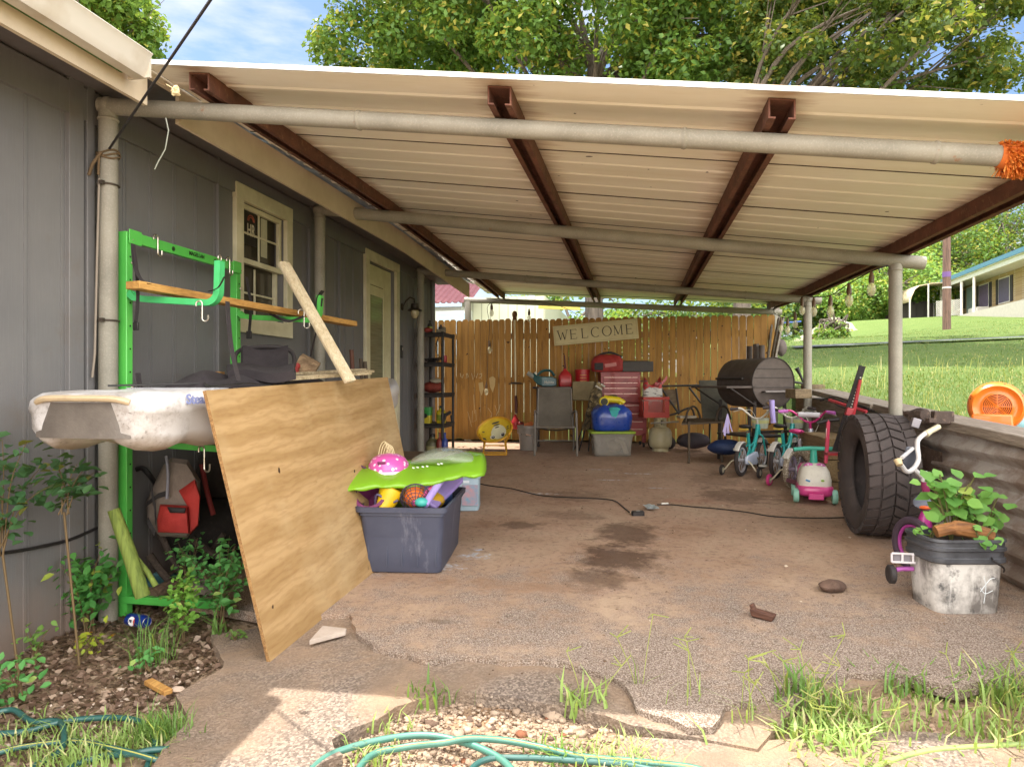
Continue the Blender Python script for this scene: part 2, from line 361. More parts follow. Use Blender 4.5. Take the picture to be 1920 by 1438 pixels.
    if kind == 'lawn':
        a = t.mix(t.ramp(big, .3, .7), hx('#4f682f'), hx('#66763c')); a = t.mix(t.math('MULTIPLY', t.ramp(med, .35, .7), .6), a, hx('#4d6a28'))
        a = t.mix(t.math('MULTIPLY', t.ramp(t.noise(p, 90, 4, .7), .5, .75), .5), a, hx('#b5b37a'))
        g = PX(1835, 745, 5.2); b = t.blob(4.3, 6.9, .9, .5, .5, 3, .5); a = t.mix(t.math('MULTIPLY', b, .8), a, hx('#b08a6c'))
        b = t.blob(2.3, 5.2, .35, 3.5, .5, 3, .5); a = t.mix(t.math('MULTIPLY', b, .6), a, hx('#9a8560'))
        h = t.math('ADD', med, t.noise(p, 120, 4, .7)); return t.done(a, .9, 0, t.bump(h, 1, .03), spec=.2)
def flat_poly(name, pts, top, th, mat, **kw):   # slab following the fall of the ground
    n = len(pts); v = [Vector((x, y, .043*(y-3)+top)) for x, y in pts]; mb = MB()
    mb.add(v+[p-Vector((0, 0, th)) for p in v], [tuple(range(n)), tuple(range(2*n-1, n-1, -1))]+[(k, n+k, n+(k+1) % n, (k+1) % n) for k in range(n)])
    return mb.build(name, mat, kind='structure', noorg=True, smooth=0, **kw)
def rough(pts, n=4, amp=.012, seed=1):
    rn = random.Random(seed); o = []
    for i in range(len(pts)-1):
        a, b = Vector(pts[i]), Vector(pts[i+1])
        d = (b-a); q = Vector((-d.y, d.x)).normalized() if d.length else Vector((0, 0))
        k = max(1, int(d.length/.05)) if d.length < 2 else 1
        for j in range(k): o.append(a+d*j/k+(q*rn.gauss(0, amp) if k > 1 else Vector((0, 0))))
    return [(p.x, p.y) for p in o]
# ground
ys = [-60, -5]+[-4+i for i in range(17)]+[20, 60, 400]; xs = [-200, -60, -20, -8, -4, -3, -2, -1, 0, 1, 2, 4, 20, 60, 200]
mb = MB(); mb.add([(x, y, zg(x, y)-.075) for y in ys for x in xs], [(j*len(xs)+i, j*len(xs)+i+1, (j+1)*len(xs)+i+1, (j+1)*len(xs)+i) for j in range(len(ys)-1) for i in range(len(xs)-1)])
mb.build('ground', floor_mat('ground'), kind='structure', noorg=True, smooth=0)
def gp(l): return [(G(x, y).x, G(x, y).y) for x, y in l]
front = gp([(655, 1150), (668, 1185), (700, 1212), (735, 1222), (765, 1225), (790, 1238), (835, 1238), (860, 1228), (900, 1232), (950, 1238), (1010, 1236), (1060, 1240), (1100, 1254), (1150, 1268), (1180, 1290), (1192, 1325), (1225, 1340), (1255, 1345), (1290, 1364), (1335, 1362), (1350, 1345), (1360, 1322), (1400, 1314), (1445, 1306), (1460, 1290), (1500, 1274), (1545, 1268), (1600, 1262), (1700, 1262), (1760, 1280), (1800, 1290), (1840, 1275), (1925, 1262)])
up = rough(front, amp=.006, seed=3)
slab = up+[(front[-1][0], front[-1][1]), (2.6, 4.2), (2.1, 9.9), (-2.74, 9.9), (-2.74, 3.3), (-1.75, 3.1)]
flat_poly('patio_slab', slab, 0, .05, floor_mat('slab'))
lo = gp([(395, 1180), (420, 1240), (330, 1290), (350, 1330), (300, 1400), (250, 1490), (570, 1490), (560, 1438), (640, 1400), (622, 1372), (660, 1352), (705, 1334), (742, 1312), (790, 1296), (860, 1286), (930, 1290), (990, 1302), (1060, 1312), (1140, 1330), (1160, 1345)])
lo2 = rough(lo, amp=.006, seed=4)
flat_poly('lower_paving', lo2+gp([(1180, 1345), (1420, 1390), (1500, 1300)])+[(2.0, 3.5), (-1.0, 3.5)], -.024, .06, floor_mat('asphalt'))
ap = rough(gp([(1180, 1362), (1150, 1400), (1175, 1440), (1180, 1520), (1990, 1520), (1990, 1330), (1900, 1372), (1700, 1350), (1500, 1362), (1380, 1378)]), amp=.006, seed=5)
flat_poly('front_paving', ap, -.034, .05, floor_mat('asphalt'))
# lawn
def zl(X, Y):
    a = .78+.055*(min(max(Y, 1), 9)-5)+.1*(min(max(Y, 9), 24)-9)+.035*(X-2)
    if Y > 24: a += .1*(min(Y, 48)-24)*min(max((X-6)/7, -.6), 1)
    return a + .02*math.sin(X*1.7)*math.sin(Y*1.3)
lx = [2.14, 2.6, 3.2, 4, 5, 6, 7.5, 9, 11, 13, 16, 20, 26, 34, 50, 80]; ly = [-4, -2, 0, 1.5]+[2+i*.75 for i in range(16)]+[15, 16.5, 18, 20, 23, 26, 29, 33, 38, 45, 60, 90]
mb = MB(); mb.add([(x, y, zl(x, y)) for y in ly for x in lx], [(j*len(lx)+i, j*len(lx)+i+1, (j+1)*len(lx)+i+1, (j+1)*len(lx)+i) for j in range(len(ly)-1) for i in range(len(lx)-1)])
mb.add([(2.14, y, zl(2.14, y)-k*1.1) for y in ly for k in (0, 1)], [(2*j, 2*j+1, 2*j+3, 2*j+2) for j in range(len(ly)-1)])
LAWN = floor_mat('lawn')
mb.build('lawn', LAWN, kind='structure', noorg=True, smooth=40)
mb = MB(); mb.add([(x, y, .3+max(y-10.3, 0)*.05) for y in (10.25, 12, 40, 90) for x in (-60, -10, -2, 2.14)], [(j*4+i, j*4+i+1, (j+1)*4+i+1, (j+1)*4+i) for j in range(3) for i in range(3)])
mb.build('back_yard', LAWN, kind='structure', noorg=True, smooth=0)
# lane crossing the lawn
mb = MB()
for i in range(12):
    x0, x1 = 4+i*3, 7+i*3
    mb.quad(*[(x, y, zl(x, y)+.05) for x, y in ((x0, 18.6), (x1, 18.6), (x1, 19.3), (x0, 19.3))])
mb.build('lane', M('#4c5053', .9, bump=.3), kind='structure', noorg=True, smooth=0)

# ---------------- house ----------------
WX = -2.75
H = thing('house', 'grey panelled house with white eaves, a window and a glazed white door, on the left', 'house', (WX, 5, 0), world=True)
t = NT('grey_siding'); p = t.pos(True)
gc = t.mix(t.ramp(t.noise(p, 1.3, 5, .6), .35, .7), hx('#747271'), hx('#676667')); st = t.noise(t.mapp(p, (30, 30, 1.0)), 6, 4, .6)
gc = t.mix(t.math('MULTIPLY', t.ramp(st, .45, .7), .22), gc, hx('#7f7f81')); z_ = t.n.new('ShaderNodeSeparateXYZ'); t.l(t.pos(), z_.inputs[0]); gc = t.mix(t.math('MULTIPLY', t.ramp(t.math('ADD', z_.outputs['Z'], t.math('MULTIPLY', t.noise(p, 6, 5, .7), .5)), .2, .62, (1, 1, 1, 1), (0, 0, 0, 1)), .55), gc, hx('#7a5f4c')); gc = t.mix(t.math('MULTIPLY', t.ramp(t.noise(p, 3.2, 6, .7), .56, .75), .35), gc, hx('#6a5a4a'))
SID = t.done(gc, .62, 0, t.bump(t.math('ADD', st, t.noise(p, 200, 3)), .18, .004))
mb = MB()
wy0, wy1, wz0, wz1 = 4.36, 4.99, 1.60, 2.45; dy0, dy1, dz1 = 6.66, 7.46, 2.42
ZT = 2.72
def wallbox(y0, y1, z0, z1): mb.box((WX-.08, (y0+y1)/2, (z0+z1)/2), (.16, y1-y0, z1-z0))
wallbox(-1.5, wy0, -.2, ZT); wallbox(wy0, wy1, -.2, wz0); wallbox(wy0, wy1, wz1, ZT); wallbox(wy1, dy0, -.2, ZT); wallbox(dy0, dy1, dz1, ZT); wallbox(dy0, dy1, -.2, .36); wallbox(dy1, 9.0, -.2, ZT)
mb.box((WX-3.5, 8.92, 1.3), (6.8, .16, 3.0))
mb.build('wall', SID, H, smooth=0)
# grooves cut as thin raised ribs either side: real shiplap-like shadow lines
mb = MB(); y = -1.4
while y < 8.9:
    if not (wy0-.12 < y < wy1+.12):
        if not (dy0-.1 < y < dy1+.1): mb.box((WX+.0025, y, 1.26), (.005, .012, 2.9)); mb.box((WX+.002, y+.020, 1.26), (.004, .005, 2.9))
    y += .203
mb.build('siding_rib', SID, H, smooth=0)
for yy, ww in ((3.02, .05), (2.93, .09), (5.42, .09), (5.52, .03), (8.95, .12), (4.1, .02), (5.98, .02)):
    MB().box((WX+.013, yy, 1.26), (.026, ww, 2.9)).build('batten', SID, H, bev=.003)
MB().box((WX+.012, 3.6, 2.55), (.024, 10.2, .16)).build('frieze_board', SID, H)
WH = M('#d6cfb2', .5, c2='#b9b092', sc_=5, bump=.12, bs=120)
FAS = M('#d3c3ab', .6, c2='#bfae94', sc_=3, bump=.15, bs=90)
# eave: fascia, soffit, roof
def sag(y): return 0 if y < 6.5 else -.045*(y-6.5)
EX = -2.30
def strip(x0, x1, z0, z1, ya, yb, n=14):
    b = MB(); r = []
    for i in range(n+1):
        y = ya+(yb-ya)*i/n; s = sag(y); r.append([Vector((x0, y, z0+s)), Vector((x1, y, z0+s)), Vector((x1, y, z1+s)), Vector((x0, y, z1+s))])
    return b.loft(r)
strip(EX-.022, EX, 2.475, 2.66, -1.5, 2.89).build('fascia', FAS, H, smooth=0); strip(EX-.022, EX, 2.475, 2.66, 3.12, 9.25).build('fascia', FAS, H, smooth=0); strip(EX-.022, EX, 2.618, 2.66, 2.891, 3.119).build('fascia', FAS, H, smooth=0)
strip(EX-.0255, EX-.45, 2.648, 2.66, -1.5, 9.2).build('soffit', M('#6b6768', .7), H, smooth=0)
strip(EX+.001, EX+.010, 2.555, 2.60, -1.5, 2.72).build('trim_strip', M('#3f6a2c', .5), H, smooth=0)
# corrugated roof, rising away
b = MB(); n = 150
def rf(u, v):
    y = -1.5+10.9*u; x = EX+.05-4.4*v; return (x, y, 2.66+sag(y)+(EX+.05-x)*.36+.018*abs(math.sin(y*PI/.19))**.6)
b.sheet(rf, 420, 3, thick=.004); b.build('roof', M('#c9c8c4', .35, .55, c2='#8d8a84'), H)
b = MB()
prof = [(-.055, .055), (-.055, -.02), (-.03, -.05), (.03, -.052), (.05, -.02), (.058, .03), (.075, .05), (.07, .055), (.05, .035), (.042, -.015), (.026, -.042), (-.028, -.04), (-.047, -.015), (-.047, .055)]
b.loft([[Vector((EX+.075+x, y, 2.585+z)) for x, z in prof] for y in (-1.5, 0, 1, 2, 2.74)])
b.box((EX+.075, 2.745, 2.583), (.112, .012, .1)); 
g = b.build('gutter', M('#cfc8bb', .5, c2='#a08a66', sc_=2.2, amt=.1), H)
for y in (1.0, 2.15): MB().box((EX+.04, y, 2.615), (.12, .02, .03)).build('gutter_bracket', M('#b8a98e'), H)
# window
wf = MB()
def ring(b, x, y0, y1, z0, z1, w, th, wt=None):
    wt = wt or w
    b.box((x, (y0+y1)/2, z1-wt/2), (th, y1-y0, wt)); b.box((x, (y0+y1)/2, z0+wt/2), (th, y1-y0, wt))
    b.box((x, y0+w/2, (z0+z1)/2), (th-.002, w, z1-z0-2*wt)); b.box((x, y1-w/2, (z0+z1)/2), (th-.002, w, z1-z0-2*wt))
    return b
win = ring(MB(), WX+.018, wy0-.075, wy1+.075, wz0-.09, wz1+.095, .09, .036, .11).build('window', WH, H, bev=.003)
wm = (wz0+wz1)/2
up_ = ring(MB(), WX-.03, wy0+.012, wy1-.012, wm-.01, wz1-.012, .035, .03); up_.box((WX-.032, (wy0+wy1)/2, (wm+wz1)/2), (.012, .014, wz1-wm-.06)); up_.box((WX-.034, (wy0+wy1)/2, (wm+wz1)/2), (.012, wy1-wy0-.08, .014))
up_.build('frame', WH, win, bev=.002)
dn = ring(MB(), WX-.065, wy0+.012, wy1-.012, wz0+.008, wm+.03, .035, .03); dn.box((WX-.067, (wy0+wy1)/2, (wm+wz0)/2), (.012, .014, wm-wz0-.05)); dn.box((WX-.069, (wy0+wy1)/2, (wm+wz0)/2), (.012, wy1-wy0-.08, .014))
dn.build('frame', WH, win, bev=.002)
GL = M('#39342c', .12, c2='#5b5546', sc_=1.5, grime=.2)
MB().box((WX-.085, (wy0+wy1)/2, (wz0+wz1)/2), (.008, wy1-wy0, wz1-wz0)).build('pane', GL, win, smooth=0)
MB().box((WX-.02, (wy0+wy1)/2, wm+.0), (.03, wy1-wy0-.02, .03)).build('sash_rail', WH, win)
stk = MB().box((WX-.0375, wy0+.205, wz1-.165), (.003, .17, .25)).build('sticker', M('#26221f', .4), win, smooth=0)
MB().box((WX-.0395, wy0+.40, wz1-.2), (.003, .085, .29)).build('curtain', M('#b9b59a', .8), win, smooth=0)
text('HR', .125, M('#cfc6ac', .5), win, frame((WX-.034, wy0+.215, wz1-.185), (0, 1, 0), (0, 0, 1)), name='lettering', bold=.001, sx=.62)
b = MB(); c = Vector((WX-.034, wy0+.215, wz1-.115))
for r0 in (.030, .044): b.tube([c+Vector((0, math.cos(a)*r0, math.sin(a)*r0)) for a in [PI*k/10 for k in range(11)]], .0035, 6)
b.build('emblem', M('#a4563c', .5), win)
# door
dr = ring(MB(), WX+.018, dy0-.09, dy1+.11, .30, dz1+.11, .10, .036).build('door', WH, H, bev=.003)
DW = M('#cfcaa6', .45, c2='#bdb690')
MB().box((WX-.055, (dy0+dy1)/2, 1.39), (.05, dy1-dy0-.02, dz1-.37)).build('leaf', DW, dr, bev=.003)
gy0, gy1, gz0, gz1 = dy0+.14, dy1-.28, 1.02, 2.2
ring(MB(), WX-.024, gy0-.045, gy1+.045, gz0-.045, gz1+.045, .045, .022).build('glazing_bead', DW, dr, bev=.002)
MB().box((WX-.026, (gy0+gy1)/2, (gz0+gz1)/2), (.006, gy1-gy0, gz1-gz0)).build('pane', M('#6f6f58', .12, c2='#8a8a70', st=(1, 1, 30), sc_=3), dr, smooth=0)
MB().box((WX-.021, (gy0+gy1)/2, gz1-.06), (.008, gy1-gy0-.01, .10)).build('blind', DW, dr)
MET = M('#9a948a', .3, .9, grime=.1)
for z in (1.13, .99):
    b = MB(); q = Matrix.Rotation(PI/2, 3, 'Y'); b.lathe([(.028, 0), (.03, .008), (.012, .014), (.011, .035)]+([(.026, .045), (.03, .06), (.022, .075), (.001, .078)] if z < 1.1 else [(.02, .03), (.02, .04), (.001, .042)]), (WX-.03, dy1-.10, z), 16, q)
    b.build('handle' if z < 1.1 else 'deadbolt', MET, dr)
MB().box((WX+.045, dy1+.145, 1.52), (.02, .05, .15)).build('doorbell_plate', M('#151412', .4), H, bev=.004)
text('8', .05, M('#cfc8b5', .5), H, frame((WX+.056, dy1+.145, 1.55), (0, 1, 0), (0, 0, 1)), name='house_numeral', ext=.0008)
# wall lamp
wl = MB(); wl.lathe([(.045, 0), (.045, .01), (.02, .02)], (WX, 7.74, 2.06), 18, Matrix.Rotation(PI/2, 3, 'Y')); wl.tube([(WX+.01, 7.74, 2.06), (WX+.05, 7.74, 2.13), (WX+.10, 7.74, 2.17), (WX+.15, 7.74, 2.15), (WX+.16, 7.74, 2.08)], .009, 8)
DK = M('#3a332c', .5, .4)
wlo = wl.build('wall_lamp', DK, H)
MB().lathe([(.012, .07), (.045, .06), (.05, .01), (.085, -.012), (.088, -.02), (.048, -.008), (.046, .004)], (WX+.16, 7.74, 2.03), 20).build('shade', DK, wlo)
MB().lathe([(.042, 0), (.048, -.04), (.038, -.09), (.02, -.11), (.001, -.113)], (WX+.16, 7.74, 2.03), 18).build('globe', M('#b8ac8a', .15, c2='#938764'), wlo)
# wooden step by the door
b = MB(); b.box((-2.33, 6.75, .38), (.72, 1.0, .04)); b.box((-2.33, 6.27, .25), (.70, .03, .24)); b.box((-1.99, 6.75, .25), (.03, .94, .24))
b.build('door_step', wood('#7d6550', '#5a4636', 'X'), label='low weathered wooden step under the glazed white door', cat='step', bev=.004)

# ---------------- carport ----------------
def zb(X, Y):   # pipe centre height
    k = [(-2.0, 2.565, .122, -2.66), (3.06, 2.565, .122, -2.66), (5.34, 2.60, .127, -2.62), (8.05, 2.53, .101, -2.62), (10.15, 2.43, .06, -2.62), (30, 2.4, .05, -2.6)]
    for a, b in zip(k, k[1:]):
        if a[0] <= Y <= b[0]:
            u = (Y-a[0])/(b[0]-a[0]); za = a[1]-a[2]*(X-a[3]); zb_ = b[1]-b[2]*(X-b[3]); return za*(1-u)+zb_*u
    return 2.5
C = thing('carport', 'open carport of grey pipe posts and beams under a white ribbed metal roof', 'carport', (0, 5.5, 0), world=True)
t = NT('painted_pipe'); p = t.pos(True); pc = t.mix(t.ramp(t.noise(p, 4, 6, .6), .35, .7), hx('#938e81'), hx('#7d796d'))
pc = t.mix(t.ramp(t.noise(p, 9, 6, .7), .66, .74), pc, hx('#8a5a38')); pc = t.mix(t.math('MULTIPLY', t.ramp(t.noise(p, 120, 3, .7), .5, .7), .25), pc, hx('#c0b8ac'))
PIPE = t.done(pc, .6, 0, t.bump(t.noise(p, 250, 4, .7), .3, .004))
RUST = rust()
PR = .045
def bp(X, Y): return Vector((X, Y, zb(X, Y)))
posts = [(-2.66, 3.06), (-2.62, 5.34), (-2.62, 8.05), (-2.55, 10.15), (1.83, 3.02), (1.83, 5.34), (1.86, 8.05), (1.9, 10.15)]
for (x, y) in posts:
    z1 = zb(x, y)-(PR*.6)
    b = MB(); b.tube([(x, y, zg(x, y)-.1), (x, y, (z1+zg(x, y))/2), (x, y, z1)], PR if y < 10 else .05, 20); b.ball((x, y, zb(x, y)), PR*1.06, 18); b.lathe([(PR+.002, 0), (PR+.006, .008), (PR+.002, .016)], (x, y, z1-.05), 20)
    b.build('post', PIPE, C)
for y, x0, x1 in ((3.06, -2.70, 1.88), (5.34, -2.66, 2.02), (8.05, -2.66, 2.0), (10.15, -2.6, 2.0)):
    b = MB(); pts = [bp(x0+(x1-x0)*i/16, y) for i in range(17)]; b.tube(pts, PR-.003 if y != 5.34 else PR-.006, 20)
    if y == 5.34: b.tube([bp(x0+.30+(x1-x0-.3)*i/10, y) for i in range(11)], PR+.003, 20)
    for xx in (-1.3, .2, 1.2): q = bp(xx, y); b.tube([q-Vector((.012, 0, 0)), q, q+Vector((.012, 0, 0))], [PR-.002, PR+.002, PR-.002], 20)
    b.build('beam', PIPE, C)
# open rusty channels running front to back
YF, YB = 2.84, 10.35
for xr in (-2.04, -.59, .575, 1.87):
    wd, dp, tt = .105, .082, .007; b = MB(); rr = []
    sec = [(-wd/2, 0), (wd/2, 0), (wd/2, -dp), (wd/2-.028, -dp), (wd/2-.028, -dp+tt), (wd/2-tt, -dp+tt), (wd/2-tt, -tt), (-wd/2+tt, -tt), (-wd/2+tt, -dp+tt), (-wd/2+.028, -dp+tt), (-wd/2+.028, -dp), (-wd/2, -dp)]
    y0 = YF+.07
    for i in range(25):
        y = y0+(YB-.1-y0)*i/24; rr.append([Vector((xr+a, y, zb(xr+a, y)+PR+dp+.003+c)) for a, c in sec])
    b.loft(rr).build('rafter', RUST, C, smooth=20)
# roof sheets
t = NT('white_roof_sheet'); p = t.pos(True); rc = t.mix(t.ramp(t.noise(t.mapp(p, (.5, 3, 1)), 2.2, 6, .6), .4, .75), hx('#f5efe2'), hx('#ebe2d0'))
rc = t.mix(t.math('MULTIPLY', t.ramp(t.noise(t.mapp(p, (.6, 14, 1)), 3, 5, .65), .58, .85), .25), rc, hx('#c9b595'))
x_ = t.n.new('ShaderNodeSeparateXYZ'); t.l(t.pos(), x_.inputs[0])
for xr in (-2.04, -.59, .575, 1.87):   # rust run-off that has stained the sheet beside each channel
    dd = t.math('ABSOLUTE', t.math('SUBTRACT', x_.outputs['X'], xr)); k = t.ramp(t.math('ADD', dd, t.math('MULTIPLY', t.noise(t.mapp(p, (.8, 9, 1)), 2.5, 5, .7), .34)), .17, .33, (1, 1, 1, 1), (0, 0, 0, 1))
    rc = t.mix(t.math('MULTIPLY', k, .75), rc, hx('#94673a'))
rc = t.mix(t.ramp(t.noise(p, 11, 2, .5), .755, .77), rc, hx('#6a625a'))
g1 = t.n.new('ShaderNodeNewGeometry')
ROOF = t.done(rc, .5, 0)
def zr(X, Y): return zb(X, Y)+PR+.082+.006
yy = YF; k = 0; PW = .905
XL, XR = -2.285, 1.97
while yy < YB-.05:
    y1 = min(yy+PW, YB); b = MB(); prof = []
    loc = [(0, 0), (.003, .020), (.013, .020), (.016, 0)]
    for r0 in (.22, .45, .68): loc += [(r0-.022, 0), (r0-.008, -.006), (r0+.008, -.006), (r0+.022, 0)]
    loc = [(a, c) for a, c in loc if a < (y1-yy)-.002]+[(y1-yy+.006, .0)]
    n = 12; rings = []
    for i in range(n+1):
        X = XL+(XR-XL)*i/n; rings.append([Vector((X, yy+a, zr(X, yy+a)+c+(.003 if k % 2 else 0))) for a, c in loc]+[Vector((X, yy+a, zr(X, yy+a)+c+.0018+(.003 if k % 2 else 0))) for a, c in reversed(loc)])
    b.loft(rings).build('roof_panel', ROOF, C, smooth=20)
    if k: b = MB(); b.loft([[Vector((X, yy-.001, zr(X, yy)-.0035)), Vector((X, yy+.007, zr(X, yy)-.0035)), Vector((X, yy+.007, zr(X, yy)+.002)), Vector((X, yy-.001, zr(X, yy)+.002))] for X in [XL+(XR-XL)*i/n for i in range(n+1)]]); b.build('seam_shade', M('#4a3c30', .8), C, smooth=0)  # dark brown strip paints the shaded, dirty gap between panels
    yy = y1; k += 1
b = MB(); n = 20
b.loft([[Vector((x, YF-.012, zr(x, YF)-.006)), Vector((x, YF-.002, zr(x, YF)-.006)), Vector((x, YF-.002, zr(x, YF)+.010)), Vector((x, YF-.012, zr(x, YF)+.010))] for x in [XL+(XR-XL)*i/n for i in range(n+1)]]).build('edge_trim', M('#e6e6e4', .4, .1), C, smooth=0)

# guy cable and wires
a = Vector((-2.61, 3.01, 2.33)); far = W(395, 0, 2.5); d = (far-a)
b = MB(); b.tube([a+d*u for u in (0, .5, 1, 2, 3)], .006, 8); b.build('guy_cable', M('#2e2a2c', .5), label='dark guy cable running from the front left post up into the sky', cat='cable')
b = MB()
for k in range(3): b.tube([Vector((-2.66+math.cos(x)*(.052), 3.06+math.sin(x)*.052, 2.30+.012*k+.012*math.sin(x*2+k))) for x in [2*PI*i/16 for i in range(16)]], .005, 6, closed=True)
b.tube([(-2.65, 3.0, 2.31), (-2.69, 2.99, 2.25), (-2.72, 3.0, 2.2)], .008, 6); b.tube([(-2.66, 3.0, 2.3), (-2.67, 3.005, 2.2)], .006, 6)
b.build('rope_knot', M('#6b5840', .9), label='frayed cord wound round the front left post where the cable ends', cat='rope')
b = MB(); b.tube([(-2.66, 3.00, 2.18), (-2.672, 3.0, 1.8), (-2.69, 3.005, 1.3), (-2.70, 3.0, 1.18)], .006, 6); b.build('wire', M('#8a7f72', .6), label='thin pale wire running down the front left post', cat='wire')
b = MB(); p0 = W(311, 222, 3.2)
b.tube([W(311, 222, 3.25), W(316, 245, 3.25), W(310, 280, 3.25), W(296, 305, 3.25), W(290, 318, 3.25)], .003, 6); b.build('hanging_wire', M('#8f9488', .5), label='short curled grey wire hanging under the front beam', cat='wire')
for zc in (1.47, 2.16):
    b = MB()
    b.tube([Vector((-2.66+math.cos(x)*.05, 3.06+math.sin(x)*.05, zc)) for x in [2*PI*i/20 for i in range(20)]], .005, 6, closed=True); b.box((-2.645, 3.0, zc), (.02, .02, .018))
    b.build('hose_clamp', M('#5a5048', .5, .6), C)
# dried wasp nest on the fascia
b = MB(); c = W(331, 170, 2.95)
for k in range(7): b.ball(c+Vector((random.uniform(-.015, .015), 0, random.uniform(-.015, .015))), .012, 8, jit=.3, seed=k)
b.tube([c, c+Vector((-.05, 0, .03))], .002, 5); b.build('insect_nest', M('#cdb98e', .9), label='small pale insect nest beside the front left rafter', cat='nest')

# ---------------- fence ----------------
F = thing('fence', 'tall orange stained picket fence closing the back of the carport', 'fence', (-.6, 9.95, .3), world=True)
FW = NT('stained_cedar'); t = FW; p = t.pos(True); g = t.n.new('ShaderNodeNewGeometry')
q = t.mapp(p, (1, 1, .07)); c1 = t.mix(t.ramp(t.noise(q, 22, 6, .6, .8), .35, .68), hx('#ad8038'), hx('#815c24'))
c1 = t.mix(t.math('MULTIPLY', g.outputs['Random Per Island'], .45), c1, hx('#b98a48')); c1 = t.mix(t.math('MULTIPLY', t.ramp(t.noise(t.mapp(p, (1, 1, .25)), 7, 5, .65), .56, .75), .75), c1, hx('#5d3c1e'))
c1 = t.mix(t.ramp(t.noise(p, 16, 1, .5), .73, .76), c1, hx('#3c2412'))
FEN = t.done(c1, .7, 0, t.bump(t.noise(q, 120, 4), .3, .006))
mb = MB(); x = -3.25; rn = random.Random(5)
while x < 1.80:
    w_ = .089; z0 = zg(x, 9.95)+.02+rn.uniform(-.01, .01); z1 = 2.10+rn.uniform(-.012, .012)-.0*x; lean = rn.uniform(-.003, .003); yo = rn.uniform(-.003, .003)
    o2 = [(0, z0), (w_, z0), (w_+lean, z1-.025), (w_-.02+lean, z1), (.02+lean, z1), (lean, z1-.025)]
    mb.prism(o2, Matrix.Translation((x, 9.95+yo, 0)), .016); x += w_+rn.choice([.003, .004, .005, .007, .010])
mb.build('pickets', FEN, F, smooth=0)
GRW = wood('#8a8276', '#6b6358', 'X')
for z in (.55, 1.2, 1.85): MB().box((-.72, 9.985, z), (5.1, .038, .085)).build('rail', GRW, F)
for xx in (-3.1, -1.4, .3, 1.7): MB().box((xx, 10.06, 1.1), (.09, .09, 1.9)).build('fence_post', GRW, F)
MB().box((-.72, 9.955, .20), (5.1, .03, .12)).build('kick_board', wood('#4c3522', '#3a281a', 'X'), F)
# chalk scribbles & scratches on the pickets
b = MB(); rn = random.Random(9)
def scr(pts, r=.005): b.tube([PY(x, y, 9.935) for x, y in pts], r, 5)
scr([(863, 700), (864, 706), (867, 709), (869, 702)]); scr([(874, 702), (876, 700), (878, 706), (874, 710), (875, 700)]); scr([(884, 700), (887, 712), (890, 703), (893, 709), (896, 700)]); scr([(899, 702), (903, 700), (903, 706), (898, 708), (903, 710)])
scr([(877, 772), (882, 790), (884, 800)], .003); scr([(886, 770), (885, 792), (893, 788), (892, 768)], .003); scr([(890, 775), (888, 740)], .003)
scr([(928, 760), (932, 772), (930, 780), (935, 770), (938, 758)], .003); scr([(915, 765), (922, 775), (920, 785)], .003)
b.build('chalk_writing', M('#d8c69a', .9), F, kind='stuff')
b = MB()
b.add([PY(x, y, 9.9385) for x, y in ((917, 709), (924, 705), (929, 710), (928, 722), (924, 736), (919, 726))], [(0, 1, 2, 3, 4, 5)])
b.add([PY(x, y, 9.9387) for x, y in ((897, 718), (905, 716), (907, 730), (903, 742), (899, 732))], [(0, 1, 2, 3, 4)])
b.build('paint_smear', M('#c9b07a', .8), F, smooth=0)

# ---------------- retaining wall ----------------
RW = thing('retaining_wall', 'low retaining wall of weathered timbers and rusty corrugated sheet', 'retaining wall', (2.0, 5, 0), world=True)
TIM = wood('#a09386', '#746859', 'Y', 9, .5)
def wx(Y): return 1.94+.055*max(0, 5.2-Y)
def wt(Y): return .845+.052*(Y-4.1) if Y > 3 else .79
b = MB()
b.loft([[Vector((wx(y)+.0, y, wt(y)-.035)), Vector((wx(y)+.24, y, wt(y)-.03)), Vector((wx(y)+.24, y, wt(y)+.03)), Vector((wx(y)+.01, y, wt(y)+.025))] for y in (1.0, 2, 3, 4, 5, 6.2)]).build('cap_timber', TIM, RW, bev=.006)
b = MB(); b.loft([[Vector((wx(y)-.01, y, wt(y)-.03)), Vector((wx(y)+.24, y, wt(y)-.03)), Vector((wx(y)+.24, y, wt(y)+.025)), Vector((wx(y)-.01, y, wt(y)+.02))] for y in (6.22, 7.2, 8.3)]).build('cap_timber', TIM, RW, bev=.006)
for k in range(4):
    b = MB(); z = .0+k*.19
    b.loft([[Vector((wx(y)+.04, y, z+zg(0, y))), Vector((wx(y)+.17, y, z+zg(0, y))), Vector((wx(y)+.17, y, z+.185+zg(0, y))), Vector((wx(y)+.04, y, z+.185+zg(0, y)))] for y in (5.2, 6.2, 7.2, 8.3, 9.2)]).build('timber', TIM, RW, bev=.008)
t = NT('rusty_galvanised'); p = t.pos(True); mc = t.mix(t.ramp(t.noise(p, 3.5, 6, .65), .42, .58), hx('#aaa39d'), hx('#86786e'))
mc = t.mix(t.math('MULTIPLY', t.ramp(t.noise(t.mapp(p, (1, .6, 2.5)), 2.2, 6, .7), .54, .66), .8), mc, hx('#75584a')); mc = t.mix(t.ramp(t.noise(p, 6, 5, .6), .62, .70), mc, hx('#a9a6a8'))
COR = t.done(mc, .6, .1, t.bump(t.noise(p, 60, 4), .3, .01))
b = MB()
def cs(u, v):
    y = 1.0+4.35*u; z = -.12+(wt(y)-.035+.12)*v; X = wx(y)+.02+.024*math.sin(z*2*PI/.13)+(.025 if u > .93 and .5 < v < .9 else 0)
    return (X, y, z)
b.sheet(cs, 40, 60, thick=.002); b.build('corrugated_sheet', COR, RW)
